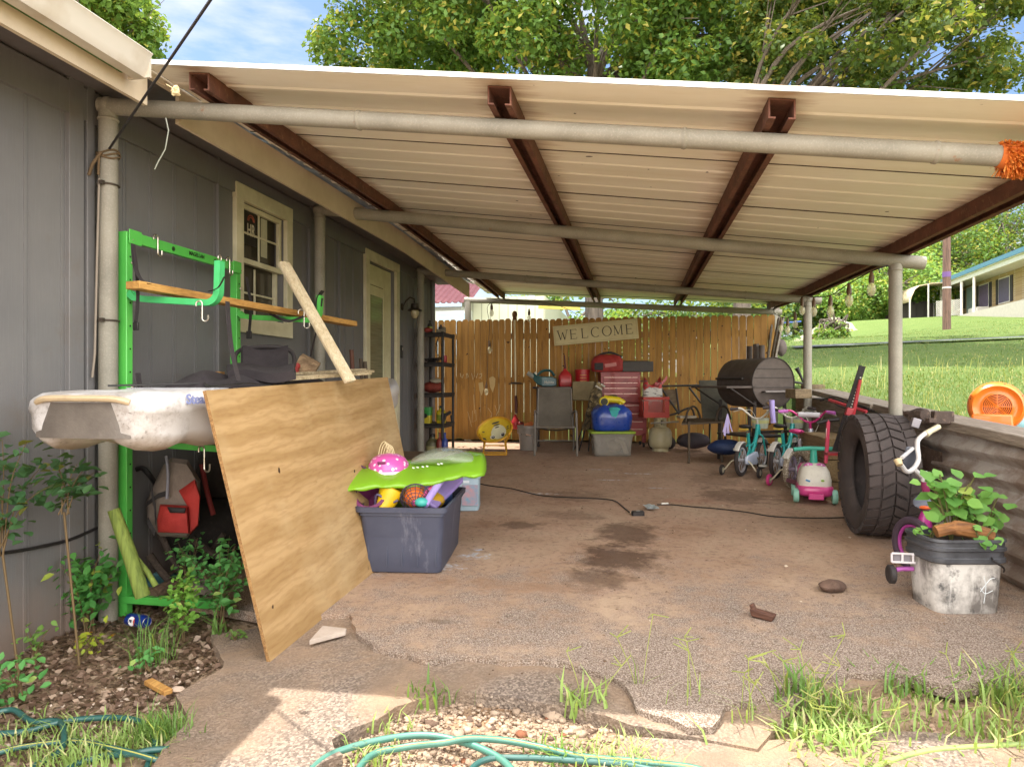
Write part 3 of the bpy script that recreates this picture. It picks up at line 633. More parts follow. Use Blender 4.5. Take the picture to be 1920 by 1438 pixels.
b = MB(); b.sheet(lambda u, v: (wx(4.9+.6*u)+.006-.02*u*v, 4.9+.55*u, .1+.6*v+.04*u), 8, 8, thick=.002); b.build('torn_flap', rust('#6b574c', '#4a3a32', '#8f7866'), RW)
# ======================= LEFT SIDE: rack, kayak, plywood, totes =======================
GRN = M('#5abc50', .4, c2='#48a84a', sc_=2, coat=.3); GRN2 = M('#4fc07a', .42, c2='#3fae5c', sc_=3)
BLK = M('#2a2526', .7); BLK2 = M('#1d1a1b', .5); WEB = M('#2f292c', .85, bump=.3, bs=300); STEEL = M('#b9b2a4', .28, .9, grime=.15)
RK = thing('kayak_rack', 'bright green steel kayak rack with padded arms standing against the grey wall', 'kayak rack', (-2.64, 3.6, .02), world=True)
ux = -2.63; u1, u2 = 3.14, 4.13; zt = 1.945
for yy in (u1, u2):
    b = MB(); b.box((ux+.003, yy, .94), (.05, .045, 2.0)); b.build('upright', GRN, RK, bev=.004)
    b = MB(); b.box((ux+.28, yy, .03), (.62, .05, .04)); b.build('foot', GRN, RK, bev=.004)
    b = MB()
    for k in range(14): b.lathe([(.005, 0), (.005, .0015)], (ux+.0305, yy, .25+k*.12), 8, Matrix.Rotation(PI/2, 3, 'Y'))
    b.build('bolt_hole', M('#0d0d0d', .8), RK, kind='stuff')
    for z in (1.9, 1.78, 1.66, 1.13): MB().ball((ux+.033, yy+.012, z), .008, 8).build('bolt', STEEL, RK)
b = MB(); b.box((ux+.02, (u1+u2)/2, zt-.03), (.03, u2-u1-.052, .055)); cbm = b.build('crossbar', GRN, RK, bev=.003)
for yy in (u1, u2): MB().box((ux+.036, yy+(.03 if yy == u1 else -.03), zt-.03), (.006, .09, .075)).build('bracket', GRN, RK, bev=.002)
text('MAGELLAN', .033, M('#0f2010', .5), RK, frame((ux+.0362, 3.68, zt-.028), (0, 1, 0), (0, 0, 1)), bold=.0005, sx=.85)
for yy in (3.47, 3.86): MB().lathe([(.013, 0), (.013, .003), (.007, .003), (.007, .006)], (ux+.0352, yy, zt-.03), 10, Matrix.Rotation(PI/2, 3, 'Y')).build('bolt', M('#20351c', .5), RK)
def arm(yy, z, tip=.15, pad=GRN2, L_=.54, nm='arm'):
    pts = [(ux+.03, yy, z+.02), (ux+.06, yy, z-.005)]+[(ux+.06+(L_-.12)*k/6, yy, z-.01-.03*k/6) for k in range(1, 7)]
    x0 = pts[-1][0]; z0 = pts[-1][2]
    pts += [(x0+.06*math.sin(a), yy, z0+.06*(1-math.cos(a))) for a in [PI/2*k/6 for k in range(1, 7)]]+[(x0+.065, yy, z0+.06+tip)]
    P = [Vector(p) for p in pts]; rings = []
    for i, p in enumerate(P):
        t_ = (P[min(i+1, len(P)-1)]-P[max(i-1, 0)]).normalized(); u = Vector((0, 1, 0)); w_ = t_.cross(u)
        rings.append([p+u*a*.021+w_*c*.016 for a, c in ((-1, -1), (1, -1), (1, 1), (.35, 1), (.35, .7), (-.35, .7), (-.35, 1), (-1, 1))])
    MB().loft(rings).build(nm, pad, RK, smooth=50)
    e = P[-1]; b = MB(); b.tube([e+Vector((0, .014*math.sin(a), .016+.016*math.cos(a))) for a in [2*PI*k/12 for k in range(12)]], .003, 6, closed=True); b.build('strap_ring', STEEL, RK); return e
e1 = arm(u1, 1.60); e2 = arm(u2, 1.60, .10, GRN, .60); e3 = arm(u1+.1, .84, .12, GRN, .72); e4 = arm(u2, .84, .12, GRN, .72)
def strap(pts, wd=.03, name='strap', mat=WEB, par=RK, side=(0, 1, 0)):
    P = [Vector(p) for p in pts]; s_ = Vector(side).normalized(); rings = [[p-s_*wd/2, p+s_*wd/2, p+s_*wd/2+Vector((.003, 0, .002)), p-s_*wd/2+Vector((.003, 0, .002))] for p in P]
    return MB().loft(rings).build(name, mat, par, smooth=60)
def sm(pts, k=6):  # smooth a polyline
    P = [Vector(p) for p in pts]; P = [P[0]]+P+[P[-1]]; o = []
    for i in range(1, len(P)-2):
        for j in range(k):
            u = j/k; a, b, c, d = P[i-1], P[i], P[i+1], P[i+2]
            o.append(.5*((2*b)+(c-a)*u+(2*a-5*b+4*c-d)*u*u+(3*b-a-3*c+d)*u**3))
    return o+[P[-2]]
strap(sm([W(249, 458, 3.42), W(252, 495, 3.42), W(262, 522, 3.40), W(280, 533, 3.38)]))
strap(sm([W(249, 462, 3.42), W(255, 500, 3.42), W(258, 560, 3.40), W(254, 605, 3.40)]), .022)
MB().box(W(255, 612, 3.40), (.03, .012, .04)).build('buckle', BLK2, RK, bev=.003)
strap(sm([W(420, 520, 3.36), W(408, 540, 3.4), W(390, 547, 3.5)]), .012)
strap(sm([W(426, 566, 3.38), W(428, 600, 3.36), W(434, 655, 3.3), W(447, 715, 3.2)]), .034)
strap(sm([W(462, 520, 4.4), W(466, 545, 4.4), W(470, 575, 4.4), W(467, 622, 4.4)]), .03)
MB().box(W(467, 628, 4.4), (.036, .012, .05)).build('buckle', BLK2, RK, bev=.003)
strap(sm([W(505, 587, 4.42), W(525, 598, 4.4), W(545, 602, 4.4), W(572, 592, 4.42)]), .02, side=(0, .5, .8))
strap(sm([W(605, 546, 4.42), W(596, 560, 4.42), W(592, 585, 4.4)]), .05)
strap(sm([W(604, 560, 4.42), W(596, 610, 4.42), W(588, 640, 4.4), W(582, 668, 4.4)]), .02)
strap(sm([W(258, 700, 3.42), W(260, 715, 3.42), W(262, 728, 3.42)]), .035)
def shook(c, h, rotz, label, name='s_hook'):
    c = Vector(c); u = Vector((math.cos(rotz), math.sin(rotz), 0)); r = h*.16
    pts = [c+u*(-r+r*math.cos(a)*1.0-0)+Vector((0, 0, r*math.sin(a))) for a in [PI*(.0)+PI*k/8 for k in range(9)]][::-1]
    pts = [c-u*2*r+Vector((0, 0, -h*.12))]+pts+[c+Vector((0, 0, -h*.5)), c+Vector((0, 0, -h*.8))]+[c+u*(r-r*math.cos(a))+Vector((0, 0, -h*.8-r*math.sin(a))) for a in [PI*k/8 for k in range(1, 9)]]+[c+u*2*r+Vector((0, 0, -h*.62))]
    MB().tube(pts, .0045, 8).build(name, STEEL, label=label, cat='hook', group='steel hooks hanging from the green rack')
shook((ux+.045, 3.33, zt+.0), .10, PI/2, 'steel hook on the green crossbar, nearest the front upright')
shook((ux+.045, 4.0, zt+.0), .10, PI/2, 'steel hook on the green crossbar, nearest the rear upright')
shook(W(379, 570, 3.42), .09, .3, 'steel hook dangling under the front padded arm')
shook(W(570, 585, 4.42), .11, .3, 'steel hook dangling under the rear padded arm beside the leaning trim')
shook(W(383, 843, 3.3), .11, -.2, 'large steel hook hanging from the green arm under the kayak')
# lumber on the arms
PINE = wood('#c89a55', '#a06f35', 'Y', 9, .15); PALE = wood('#cfbf9e', '#b39c78', 'Z', 9, .2)
b = MB(); b.beam((-2.43, 2.95, 1.632), (-2.12, 4.86, 1.60), .088, .038); o = b.build('lumber', wood('#c89a55', '#a5763a', 'Y', 9, .15), label='long golden pine board lying across the upper arms of the green rack', cat='board', bev=.003)
# leaning trim plank
a, c = W(532, 494, 4.25), W(657, 716, 4.05); b = MB(); b.beam(a, c, .075, .022, (1, -.6, .3)); b.beam(a+Vector((.0, -.014, .008)), c+Vector((0, -.014, .008)), .045, .010, (1, -.6, .3)); b.build('trim_plank', wood('#d9cdb0', '#bda987', 'Z', 9, .15), label='long cream moulded trim plank leaning up behind the plywood to the window', cat='plank', bev=.002)

# ---------------- kayak ----------------
K = thing('kayak', 'white fishing kayak with a scuffed hull lying on the green rack behind the plywood', 'kayak', (-2.15, 3.9, .86), world=True)
t = NT('scuffed_hull'); p = t.pos(True); kc = t.mix(t.ramp(t.noise(p, 3, 5, .6), .35, .7), hx('#d9d7d8'), hx('#c9c5c2'))
y = t.n.new('ShaderNodeSeparateXYZ'); t.l(t.pos(), y.inputs[0])
scf = t.math('ADD', t.math('MULTIPLY', t.math('SUBTRACT', 2.62, y.outputs['Y']), 1.1), t.math('MULTIPLY', t.math('SUBTRACT', t.noise(p, 9, 7, .7), .5), 1.5))
kc = t.mix(t.math('MULTIPLY', t.ramp(scf, .05, .55), .8), kc, hx('#8a7f74')); kc = t.mix(t.math('MULTIPLY', t.ramp(t.noise(p, 60, 5, .7), .55, .7), t.ramp(scf, -.1, .5)), kc, hx('#5c534c'))
zt_ = t.math('ADD', y.outputs['Z'], t.math('MULTIPLY', t.noise(p, 5, 4), .05)); kc = t.mix(t.math('MULTIPLY', t.ramp(zt_, .90, .97, (1, 1, 1, 1), (0, 0, 0, 1)), .45), kc, hx('#b3895c'))
HUL = t.done(kc, .38, 0, t.bump(t.noise(p, 140, 5, .7), .15, .004))
def ksec(y, wd, zb_, zt2, keel, xc=-2.15):
    # closed section: deck then outer side, bottom with two lobes
    h = zt2-zb_; w_ = wd/2
    pr = [(-w_*.82, zt2), (-w_*.5, zt2+.005), (0, zt2+.002), (w_*.5, zt2+.005), (w_*.82, zt2), (w_*.97, zt2-.02), (w_, zt2-.05), (w_*.985, zt2-h*.35), (w_*.95, zt2-h*.38), (w_*.93, zt2-h*.7), (w_*.8, zb_+h*.10), (w_*.62, zb_), (w_*.42, zb_+h*.03+keel*.4), (w_*.2, zb_+keel), (0, zb_+keel*.5), (-w_*.2, zb_+keel), (-w_*.42, zb_+h*.03+keel*.4), (-w_*.62, zb_), (-w_*.8, zb_+h*.10), (-w_*.93, zt2-h*.7), (-w_*.95, zt2-h*.38), (-w_*.985, zt2-h*.35), (-w_, zt2-.05), (-w_*.97, zt2-.02)]
    return [Vector((xc+a, y+.15, z)) for a, z in pr]
b = MB(); rings = []
for y_, wd, zb_, zt2, k_ in ((2.185, .44, .945, 1.085, .05), (2.20, .52, .91, 1.10, .06), (2.25, .59, .885, 1.112, .07), (2.34, .625, .872, 1.117, .07), (2.42, .61, .872, 1.118, .065), (2.47, .585, .885, 1.112, .06), (2.53, .60, .89, 1.115, .05), (2.62, .645, .868, 1.12, .04), (2.9, .70, .862, 1.12, .03), (3.3, .74, .865, 1.12, .02), (3.8, .76, .868, 1.115, .02), (4.4, .74, .87, 1.115, .02), (4.9, .6, .885, 1.125, .02), (5.3, .38, .92, 1.15, .015), (5.55, .16, .98, 1.18, .01), (5.62, .05, 1.05, 1.19, .0)): rings.append(ksec(y_, wd, zb_, zt2, k_))
b.loft(rings).build('hull', HUL, K, smooth=60)
# carry handle at the stern: raised lip and grip
DKH = M('#b4a48c', .45, c2='#8d7f70')
b = MB(); b.tube(sm([(-2.36, 2.342, 1.075), (-2.30, 2.32, 1.09), (-2.15, 2.313, 1.092), (-2.0, 2.32, 1.09), (-1.94, 2.342, 1.075)]), .013, 8); b.build('grab_handle', M('#cdb692', .5, c2='#9c8a72'), K)
b = MB(); b.sheet(lambda u, v: (-2.37+.43*u, 2.315+.03*(2*abs(u-.5))**3+.012*v, .935+.140*v), 10, 5, thick=.003); b.build('recess_shade', M('#6f675f', .4, c2='#4f4842', bump=.2), K)  # dark-coloured sheet stands in for a hollow's shade on the flat stern
for s_ in (-1, 1):
    b = MB(); b.loft([[Vector((-2.15+s_*(.335 if y_ > 2.8 else .31)+s_*dx, y_, z)) for dx, z in ((.0, 1.09), (.018, 1.085), (.022, 1.04), (.008, 1.03))] for y_ in (2.85, 3.2, 3.8, 4.4)]).build('side_rail', HUL, K)
text('Stealth', .058, M('#8088b4', .5), K, frame((-1.826, 2.615, 1.083), (.12, 1, 0), (-.05, 0, 1)), bold=.0012, ext=.002)
b = MB(); b.box((-2.15, 3.45, 1.124), (.46, 1.2, .012)); b.build('cockpit', M('#a9a9ad', .5), K)
b = MB()
for a_, c_ in (((-1.86, 2.72, 1.135), (-2.3, 3.3, 1.14)), ((-1.86, 3.3, 1.135), (-2.35, 2.7, 1.14)), ((-1.86, 2.7, 1.135), (-1.86, 3.3, 1.14))): b.tube([a_, ((a_[0]+c_[0])/2, (a_[1]+c_[1])/2, 1.150), c_], .0045, 6)
b.build('deck_bungee', BLK2, K)
# seat and gear on top
S = thing('folding_seat', 'black padded kayak seat with a curved tube back on the white kayak', 'seat', (-2.1, 4.0, 1.13), world=True)
b = MB(); c0 = W(498, 720, 4.0)
b.tube(sm([W(420, 716, 3.8), W(440, 690, 4.0), W(442, 665, 4.05), W(458, 654, 4.05), W(495, 650, 4.05), (W(530, 652, 4.05)), W(548, 662, 4.05), W(552, 680, 4.0), W(545, 700, 3.9)]), .012, 10); b.build('tube_frame', BLK, S)
FAB = M('#332d30', .9, c2='#241f22', bump=.5, bs=180)
b = MB(); b.sheet(lambda u, v: W(452+85*u, 655+50*v+4*math.sin(u*PI), 4.03-.25*v+.06*math.sin(u*PI)), 12, 8, thick=.03); b.build('backrest', FAB, S)
b = MB(); b.sheet(lambda u, v: W(430+125*u, 700+14*v-4*math.sin(u*7), 3.85-.35*v), 12, 8, thick=.05); b.build('cushion', FAB, S)
def cloth(name, cx, cy, d, w_, h, seed, mat, label, cat, n=14, thick=.02, depth=.35, z0=1.13):
    rn = random.Random(seed); ph = [rn.uniform(0, 6) for _ in range(6)]; c = W(cx, cy, d)
    b = MB(); b.sheet(lambda u, v: (c.x+w_*(u-.5)+.02*math.sin(v*9+ph[0]), c.y+depth*(v-.5)+.02*math.sin(u*8+ph[1]), z0+h*max(0, math.sin(u*PI))**.6*max(0, math.sin(v*PI))**.6*(.75+.25*math.sin(u*11+ph[2]+v*5))+.006*math.sin(u*23+ph[3])), n*2, n*2, thick=-.004)
    return b.build(name, mat, label=label, cat=cat)
cloth('folded_bag', 420, 720, 3.55, .45, .10, 3, FAB, 'crumpled black bag on the kayak in front of the seat', 'bag', depth=.5, z0=1.125)
cloth('rolled_tarp', 520, 712, 4.3, .5, .13, 8, M('#2b2629', .8), 'dark bundled cover on the kayak behind the seat', 'cover', depth=.5, z0=1.125)
def plank(px0, py0, d0, px1, py1, d1, w_, th, mat, label, name='scrap_board', cat='board', grp=None, up=(0, 0, 1)):
    return MB().beam(W(px0, py0, d0), W(px1, py1, d1), w_, th, up).build(name, mat, label=label, cat=cat, group=grp, bev=.002)
SCR = wood('#cdbd9d', '#94805f', 'X', 8, .3); SCG = 'pale scrap boards lying on the kayak'
plank(532, 711, 3.75, 686, 700, 4.5, .09, .018, SCR, 'broken pale board on the kayak with its end furthest left', grp=SCG)
plank(556, 708, 3.9, 690, 696, 4.7, .10, .018, SCR, 'pale scrap board just above the other, its split end ragged', grp=SCG)
plank(545, 701, 4.2, 680, 693, 4.9, .07, .016, SCR, 'grey edged scrap board at the back of the pile on the kayak', grp=SCG)
b = MB(); b.box((0, 0, 0), (.13, .10, .10), (.2, .5, .4)); b.build('wood_block', wood('#b59a78', '#6f5740', 'X', 8, .4), label='rough splintered wood block tipped up on the scrap boards', cat='block', loc=W(576, 686, 4.4), bev=.005)
for (px, py0, py1, r_, l) in ((659, 656, 700, .017, 'reddish brown wooden rod standing tallest behind the plywood'), (676, 672, 700, .014, 'short dark rod right of the reddish brown one'), (684, 678, 700, .016, 'shortest dark rod beside the door frame')):
    MB().tube([W(px, py0, 5.4), W(px+4, py1+30, 5.4)], r_, 12).build('rod', M('#5e3a2c' if px == 659 else '#4a3d2e', .7), label=l, cat='rod')
b = MB(); b.box((0, 0, 0), (.12, .10, .06), (0, 0, .3)); b.build('wood_offcut', PINE, label='small orange wood offcut at the wall left of the kayak seat', cat='offcut', loc=W(398, 706, 4.2), bev=.003)
MB().box((0, 0, 0), (.05, .05, .04), (0, 0, .3)).ball((.02, 0, .02), .02, 8).build('bottle_top', M('#a0302c', .5), label='small red plastic cap beside the splintered block', cat='cap', loc=W(552, 692, 4.3))

# ---------------- plywood ----------------
t = NT('plywood_sheet'); p = t.pos(True)
q = t.mapp(p, (1, 1, 1)); f1 = t.wave(t.mapp(p, (.42, 1.0, 1.0)), 2.1, 9, 3, 1.1, 'Z'); f2 = t.wave(t.mapp(p, (.35, 1, 1), (.3, 0, .2)), 8, 12, 3, .8, 'Z')
pc = t.mix(t.ramp(f1, .2, .8), hx('#b09165'), hx('#a08155')); pc = t.mix(t.math('MULTIPLY', t.ramp(f2, .45, .9), .22), pc, hx('#86643c'))
pc = t.mix(t.math('MULTIPLY', t.ramp(t.noise(p, 1.8, 5, .6), .5, .68), .6), pc, hx('#b8a078')); pc = t.mix(t.math('MULTIPLY', t.ramp(t.noise(t.mapp(p, (.2, 1, 1)), 70, 3), .5, .7), .25), pc, hx('#7d5730'))
pc = t.mix(t.ramp(t.noise(p, 9, 2, .5), .735, .75), pc, hx('#3b2514')); PLY = t.done(pc, .6, 0, t.bump(f2, .06, .004))
BL = G(507, 1243, -.03); BR = G(789, 1002); TL = W(386, 732, 2.86); TR = W(727, 707, 4.95)
ctr = (BL+BR+TL+TR)/4; xa = (BR-BL).normalized(); nn = xa.cross(TL-BL).normalized()
def pw(u, v, o=0):
    a = BL.lerp(BR, u); c = TL.lerp(TR, u); return a.lerp(c, v)+nn*o
# built in its own frame so the grain follows the sheet
fr = Matrix((xa, -nn, xa.cross(-nn) if xa.cross(-nn).z > 0 else -xa.cross(-nn))).transposed(); inv = fr.to_4x4().inverted()
b = MB(); b.sheet(lambda u, v: inv @ (pw(u, v, 0)-ctr), 12, 6); n0 = len(b.v); b.v += [tuple(Vector(q)+inv.to_3x3() @ (nn*-.016)) for q in b.v[:n0]]
nu = 12; nv = 6; b.f += [tuple(reversed([i+n0 for i in f])) for f in b.f[:nu*nv]]
rim = list(range(nu+1))+[j*(nu+1)+nu for j in range(1, nv+1)]+[nv*(nu+1)+i for i in range(nu-1, -1, -1)]+[j*(nu+1) for j in range(nv-1, 0, -1)]
E = [(rim[a], rim[(a+1) % len(rim)], rim[(a+1) % len(rim)]+n0, rim[a]+n0) for a in range(len(rim))]; b.f += E
b.mi = [0]*(2*nu*nv)+[1]*len(E)
po = b.build('plywood_sheet', [PLY, wood('#b28a58', '#6f4d2a', 'X', 20, .3)], label='large tan plywood sheet leaning on the side of the white kayak', cat='plywood', loc=ctr, smooth=0)
po.rotation_euler = fr.to_euler()

# ---------------- under the rack ----------------
V = thing('life_jacket', 'red and grey life jacket with black straps hanging under the kayak', 'life jacket', tuple(W(330, 1010, 3.75)), world=True)
RED = M('#b5312a', .75, c2='#8a231f', bump=.3, bs=140); GRYF = M('#8d7f74', .85, c2='#6b5f57', bump=.4, bs=140)
def puff(pts, d, th, mat, name, par, sub=2, bulge=.05):
    c = W(sum(a for a, _ in pts)/len(pts), sum(b_ for _, b_ in pts)/len(pts), d); P = [W(a, b_, d) for a, b_ in pts]; n = len(P); vd = (c-Vector((0, 0, CH))).normalized(); vd.z = 0; vd.normalize()
    b = MB(); rings = []
    for s_, o in ((.0, -.5-.0), (.55, -.48), (.9, -.32), (1.0, 0), (.9, .32), (.55, .48), (0, .5)): rings.append([c+(p_-c)*max(s_, .02)+vd*th*o for p_ in P])
    return b.loft(rings).build(name, mat, par, smooth=40)
puff([(306, 872), (322, 858), (352, 862), (376, 900), (374, 975), (352, 1008), (300, 1005), (276, 980), (274, 940), (290, 905)], 3.75, .14, GRYF, 'foam_body', V)
puff([(335, 920), (366, 898), (376, 930), (372, 985), (356, 1002), (352, 950)], 3.68, .08, RED, 'red_panel', V)
puff([(300, 945), (352, 948), (356, 1000), (296, 998), (294, 975)], 3.64, .08, RED, 'pocket', V)
puff([(313, 950), (349, 952), (347, 962), (318, 961)], 3.60, .03, BLK, 'pocket_flap', V)
for l in ([(275, 945), (295, 930), (312, 925)], [(284, 920), (290, 950), (292, 980)], [(276, 975), (290, 1000)]): strap([W(a, b_, 3.66) for a, b_ in l], .028, 'strap', BLK, V, (0, .3, 1))
b = MB(); b.tube(sm([W(312, 855, 3.7), W(315, 890, 3.66), W(313, 935, 3.64)]), .008, 8); b.build('drawcord', M('#8b8a94', .6), label='pale cord hanging in front of the life jacket', cat='cord')
b = MB(); b.tube(sm([W(256, 880, 3.8), W(268, 878, 3.8), W(280, 890, 3.8), W(300, 920, 3.9)]), .014, 10); b.build('bent_hose', BLK2, label='black bent hose against the wall under the kayak', cat='hose')
b = MB(); b.tube(sm([W(378, 870, 3.9), W(388, 920, 3.9), W(400, 965, 3.9)]), .014, 8); b.build('webbing_loop', M('#7d2420', .7), label='dark red strap hanging right of the life jacket', cat='strap')
rn = random.Random(21)
DKW = wood('#54443a', '#2f2620', 'X', 10, .5)
for i, (x0, y0, x1, y1, d, r_, l) in enumerate(((280, 1040, 330, 1100, 3.7, .02, 'dark stick leaning in the rubbish under the kayak, furthest left'), (300, 1000, 350, 1090, 3.8, .018, 'long dark stick slanting under the life jacket'), (360, 1010, 440, 1060, 3.9, .02, 'dark pole end behind the weeds by the plywood'), (370, 1060, 420, 1000, 4.0, .016, 'thin dark stick crossing others beside the plywood'))):
    MB().tube(sm([W(x0, y0, d), W((x0+x1)/2, (y0+y1)/2+4, d), W(x1, y1, d)]), r_, 8).build('stick', DKW, label=l, cat='stick')
TEAL = M('#4d7f86', .6, c2='#2f5359')
for i, (px, py, w_, l) in enumerate(((300, 1060, .22, 'crumpled teal sheet on the soil by the bamboo'), (335, 1058, .2, 'folded teal cloth right of the crumpled sheet'), (385, 1010, .16, 'grey crumpled rag below the life jacket'))):
    g = G(px, py+28); cloth('crumpled_sheet', px, py, 3.9-.1*i, w_, .07, 30+i, TEAL if i < 2 else M('#7f7468', .9), l, 'sheet', n=7, depth=.2, z0=g.z-.01)
b = MB(); b.tube(sm([G(285, 1118, .04), G(320, 1100, .05), G(345, 1093, .04)]), [.04]*13, 10); b.build('log', wood('#7a6350', '#4c3b2e', 'X', 8, .6), label='short rotten log lying by the foot of the rack', cat='log')
# black clutter filling the back under the kayak
def bag(name, px, py, d, r_, sq, mat, label, cat, seed=0, z=None):
    c = W(px, py, d); 
    if z is not None: c.z = z
    return MB().ball(c, r_, 18, sq, .09, seed=seed).build(name, mat, label=label, cat=cat, sub=1, smooth=180)
bag('duffel_bag', 400, 1000, 4.35, .30, (.9, 1.3, .7), M('#2e2926', .9, bump=.4), 'dark bulky bag under the kayak behind the plywood', 'bag', 3, .22)
bag('dark_sack', 430, 930, 4.6, .28, (.8, 1.2, .9), M('#3a322d', .9, bump=.4), 'brown sack stacked on the dark bag under the kayak', 'sack', 5, .55)
bag('rolled_mat', 300, 1040, 4.2, .22, (.7, 1.2, .8), M('#33302e', .9, bump=.4), 'dark rolled mat beside the wall under the kayak', 'mat', 6, .16)
# mossy bamboo poles leaning at the post
BAM = wood('#8a9a45', '#5f7030', 'Z', 9, .4)
for x0, y0, x1, y1, d, r_, l, nm in ((170, 868, 208, 1085, 3.62, .022, 'short mossy branch behind the front left post', 'mossy_branch'), (213, 955, 268, 1118, 3.25, .034, 'thick mossy green pole leaning beside the front left post', 'mossy_pole'), (258, 1048, 292, 1098, 3.3, .014, 'thin green bamboo offcut by the mossy pole', 'bamboo_offcut')):
    MB().tube([W(x0, y0, d), W((x0+x1)/2+2, (y0+y1)/2, d), W(x1, y1, d)], [r_*.8, r_*.95, r_], 12).build(nm, BAM, label=l, cat='pole')
b = MB(); b.tube(sm([PX(-15, 1040, WX+.03), PX(60, 1028, WX+.03), PX(130, 1012, WX+.03), PX(185, 988, WX+.03)]), .008, 8); b.build('wall_cable', BLK2, label='black cable sagging along the foot of the grey wall', cat='cable')

# ---------------- blue can ----------------
cg = G(258, 1163, .036); CN = thing('drink_can', 'dented blue drink can with a round white emblem lying in the dirt', 'can', cg, R(-12))
rx = Matrix.Rotation(PI/2, 3, 'Y'); b = MB(); b.lathe([(.001, -.058), (.024, -.060), (.032, -.052), (.033, -.03), (.031, 0), (.033, .03), (.032, .045), (.026, .058), (.026, .062)], (0, 0, 0), 24, rx, sx=.9)
b.build('can_body', M('#1c3fa8', .3, .6, c2='#16307f', coat=.4), CN, smooth=50); MB().lathe([(.026, .0615), (.0235, .063), (.022, .059), (.001, .059)], (0, 0, 0), 20, rx, sx=.9).build('rim', STEEL, CN)
fm = Matrix.Translation((.0, -.0305, .006)) @ Matrix.Rotation(R(78), 4, 'X')
for r_, z, c in ((.021, .0032, '#e8e8ea'), (.0, 0, '')):
    if c: MB().add([fm @ Vector((r_*math.cos(a), r_*math.sin(a), z-.0045*(math.sin(a)*.9)**2)) for a in [2*PI*k/24 for k in range(24)]], [tuple(range(24))]).build('emblem', M(c, .4), CN, smooth=0)
MB().add([fm @ Vector(((.012+.009*math.cos(a)), .019*math.sin(a), .0042-.0045*(math.sin(a))**2)) for a in [-PI/2+PI*k/10 for k in range(11)]]+[fm @ Vector((.012, .0, .0042))], [tuple(range(12))]).build('emblem_band', M('#c2332c', .4), CN, smooth=0)
text('PE', .018, M('#1b2350', .5), CN, fm @ Matrix.Translation((-.006, 0, .0043)) @ Matrix.Rotation(R(0), 4, 'Z'), bold=.0004)

# ---------------- totes and toys ----------------
def rrect(w_, d_, r_, z, n=4, c=(0, 0)):
    o = []
    for sx, sy, a0 in ((1, -1, -PI/2), (1, 1, 0), (-1, 1, PI/2), (-1, -1, PI)):
        for k in range(n+1):
            a = a0+PI/2*k/n; o.append(Vector((c[0]+sx*(w_/2-r_)+r_*math.cos(a), c[1]+sy*(d_/2-r_)+r_*math.sin(a), z)))
    return o
def tote(name, label, loc, rz, w_, d_, h, mat, matlid=None, tp=.86, rim=.03, open_=True, cat='storage tote', group=None, alpha=None):
    T = thing(name, label, cat, loc, rz, group)
    r_ = .04; b = MB(); R_ = [rrect(w_*tp, d_*tp, r_, 0), rrect(w_*tp+.01, d_*tp+.01, r_, .01)]+[rrect(w_*(tp+(.97-tp)*u), d_*(tp+(.97-tp)*u), r_, h*u) for u in (.3, .6, .86)]
    R_ += [rrect(w_*.985, d_*.985, r_, h*.87), rrect(w_*.985, d_*.985, r_, h-rim), rrect(w_+.02, d_+.02, r_, h-rim), rrect(w_+.025, d_+.025, r_, h)]
    if open_: R_ += [rrect(w_-.01, d_-.01, r_, h), rrect(w_-.02, d_-.02, r_, h-.03), rrect(w_*tp-.01, d_*tp-.01, r_, .015)]
    b.loft(R_).build('body', mat, T, smooth=40)
    if matlid:
        b = MB(); b.loft([rrect(w_+.02, d_+.02, r_, h+.002), rrect(w_+.045, d_+.045, r_, h+.006), rrect(w_+.05, d_+.05, r_, h+.03), rrect(w_, d_, r_, h+.036), rrect(w_-.05, d_-.05, r_, h+.025)]).build('lid', matlid, T, smooth=40)
    return T
t = NT('navy_plastic'); p = t.pos(True); nc = t.mix(t.ramp(t.noise(p, 4, 5, .6), .4, .7), hx('#474b5c'), hx('#3e4254')); nc = t.mix(t.math('MULTIPLY', t.ramp(t.noise(t.mapp(p, (1, 1, .3)), 8, 6, .7), .58, .72), .45), nc, hx('#8f8f9a'))
NAVY = t.done(nc, .5, 0, t.bump(t.noise(p, 200, 3), .08, .003))
bf = G(808, 1083); bl = G(706, 1083)
ctr_b = Vector((bf.x-.27, bf.y+.36, zg(0, bf.y+.3)))
T1 = tote('toy_tote', 'big open navy plastic tote full of toys next to the leaning plywood', (ctr_b.x+.045, ctr_b.y+.03, ctr_b.z-.004), TH*.6, .52, .80, .39, NAVY)
for x in (-.20, -.09, .0, .09, .20): MB().box((x, -.356, .19), (.006, .012, .30)).build('rib', NAVY, T1)
tc_ = Vector(T1.location)
def TP(x, y, z): return Vector((tc_.x+x*math.cos(TH*.6)-y*math.sin(TH*.6), tc_.y+x*math.sin(TH*.6)+y*math.cos(TH*.6), tc_.z+z))
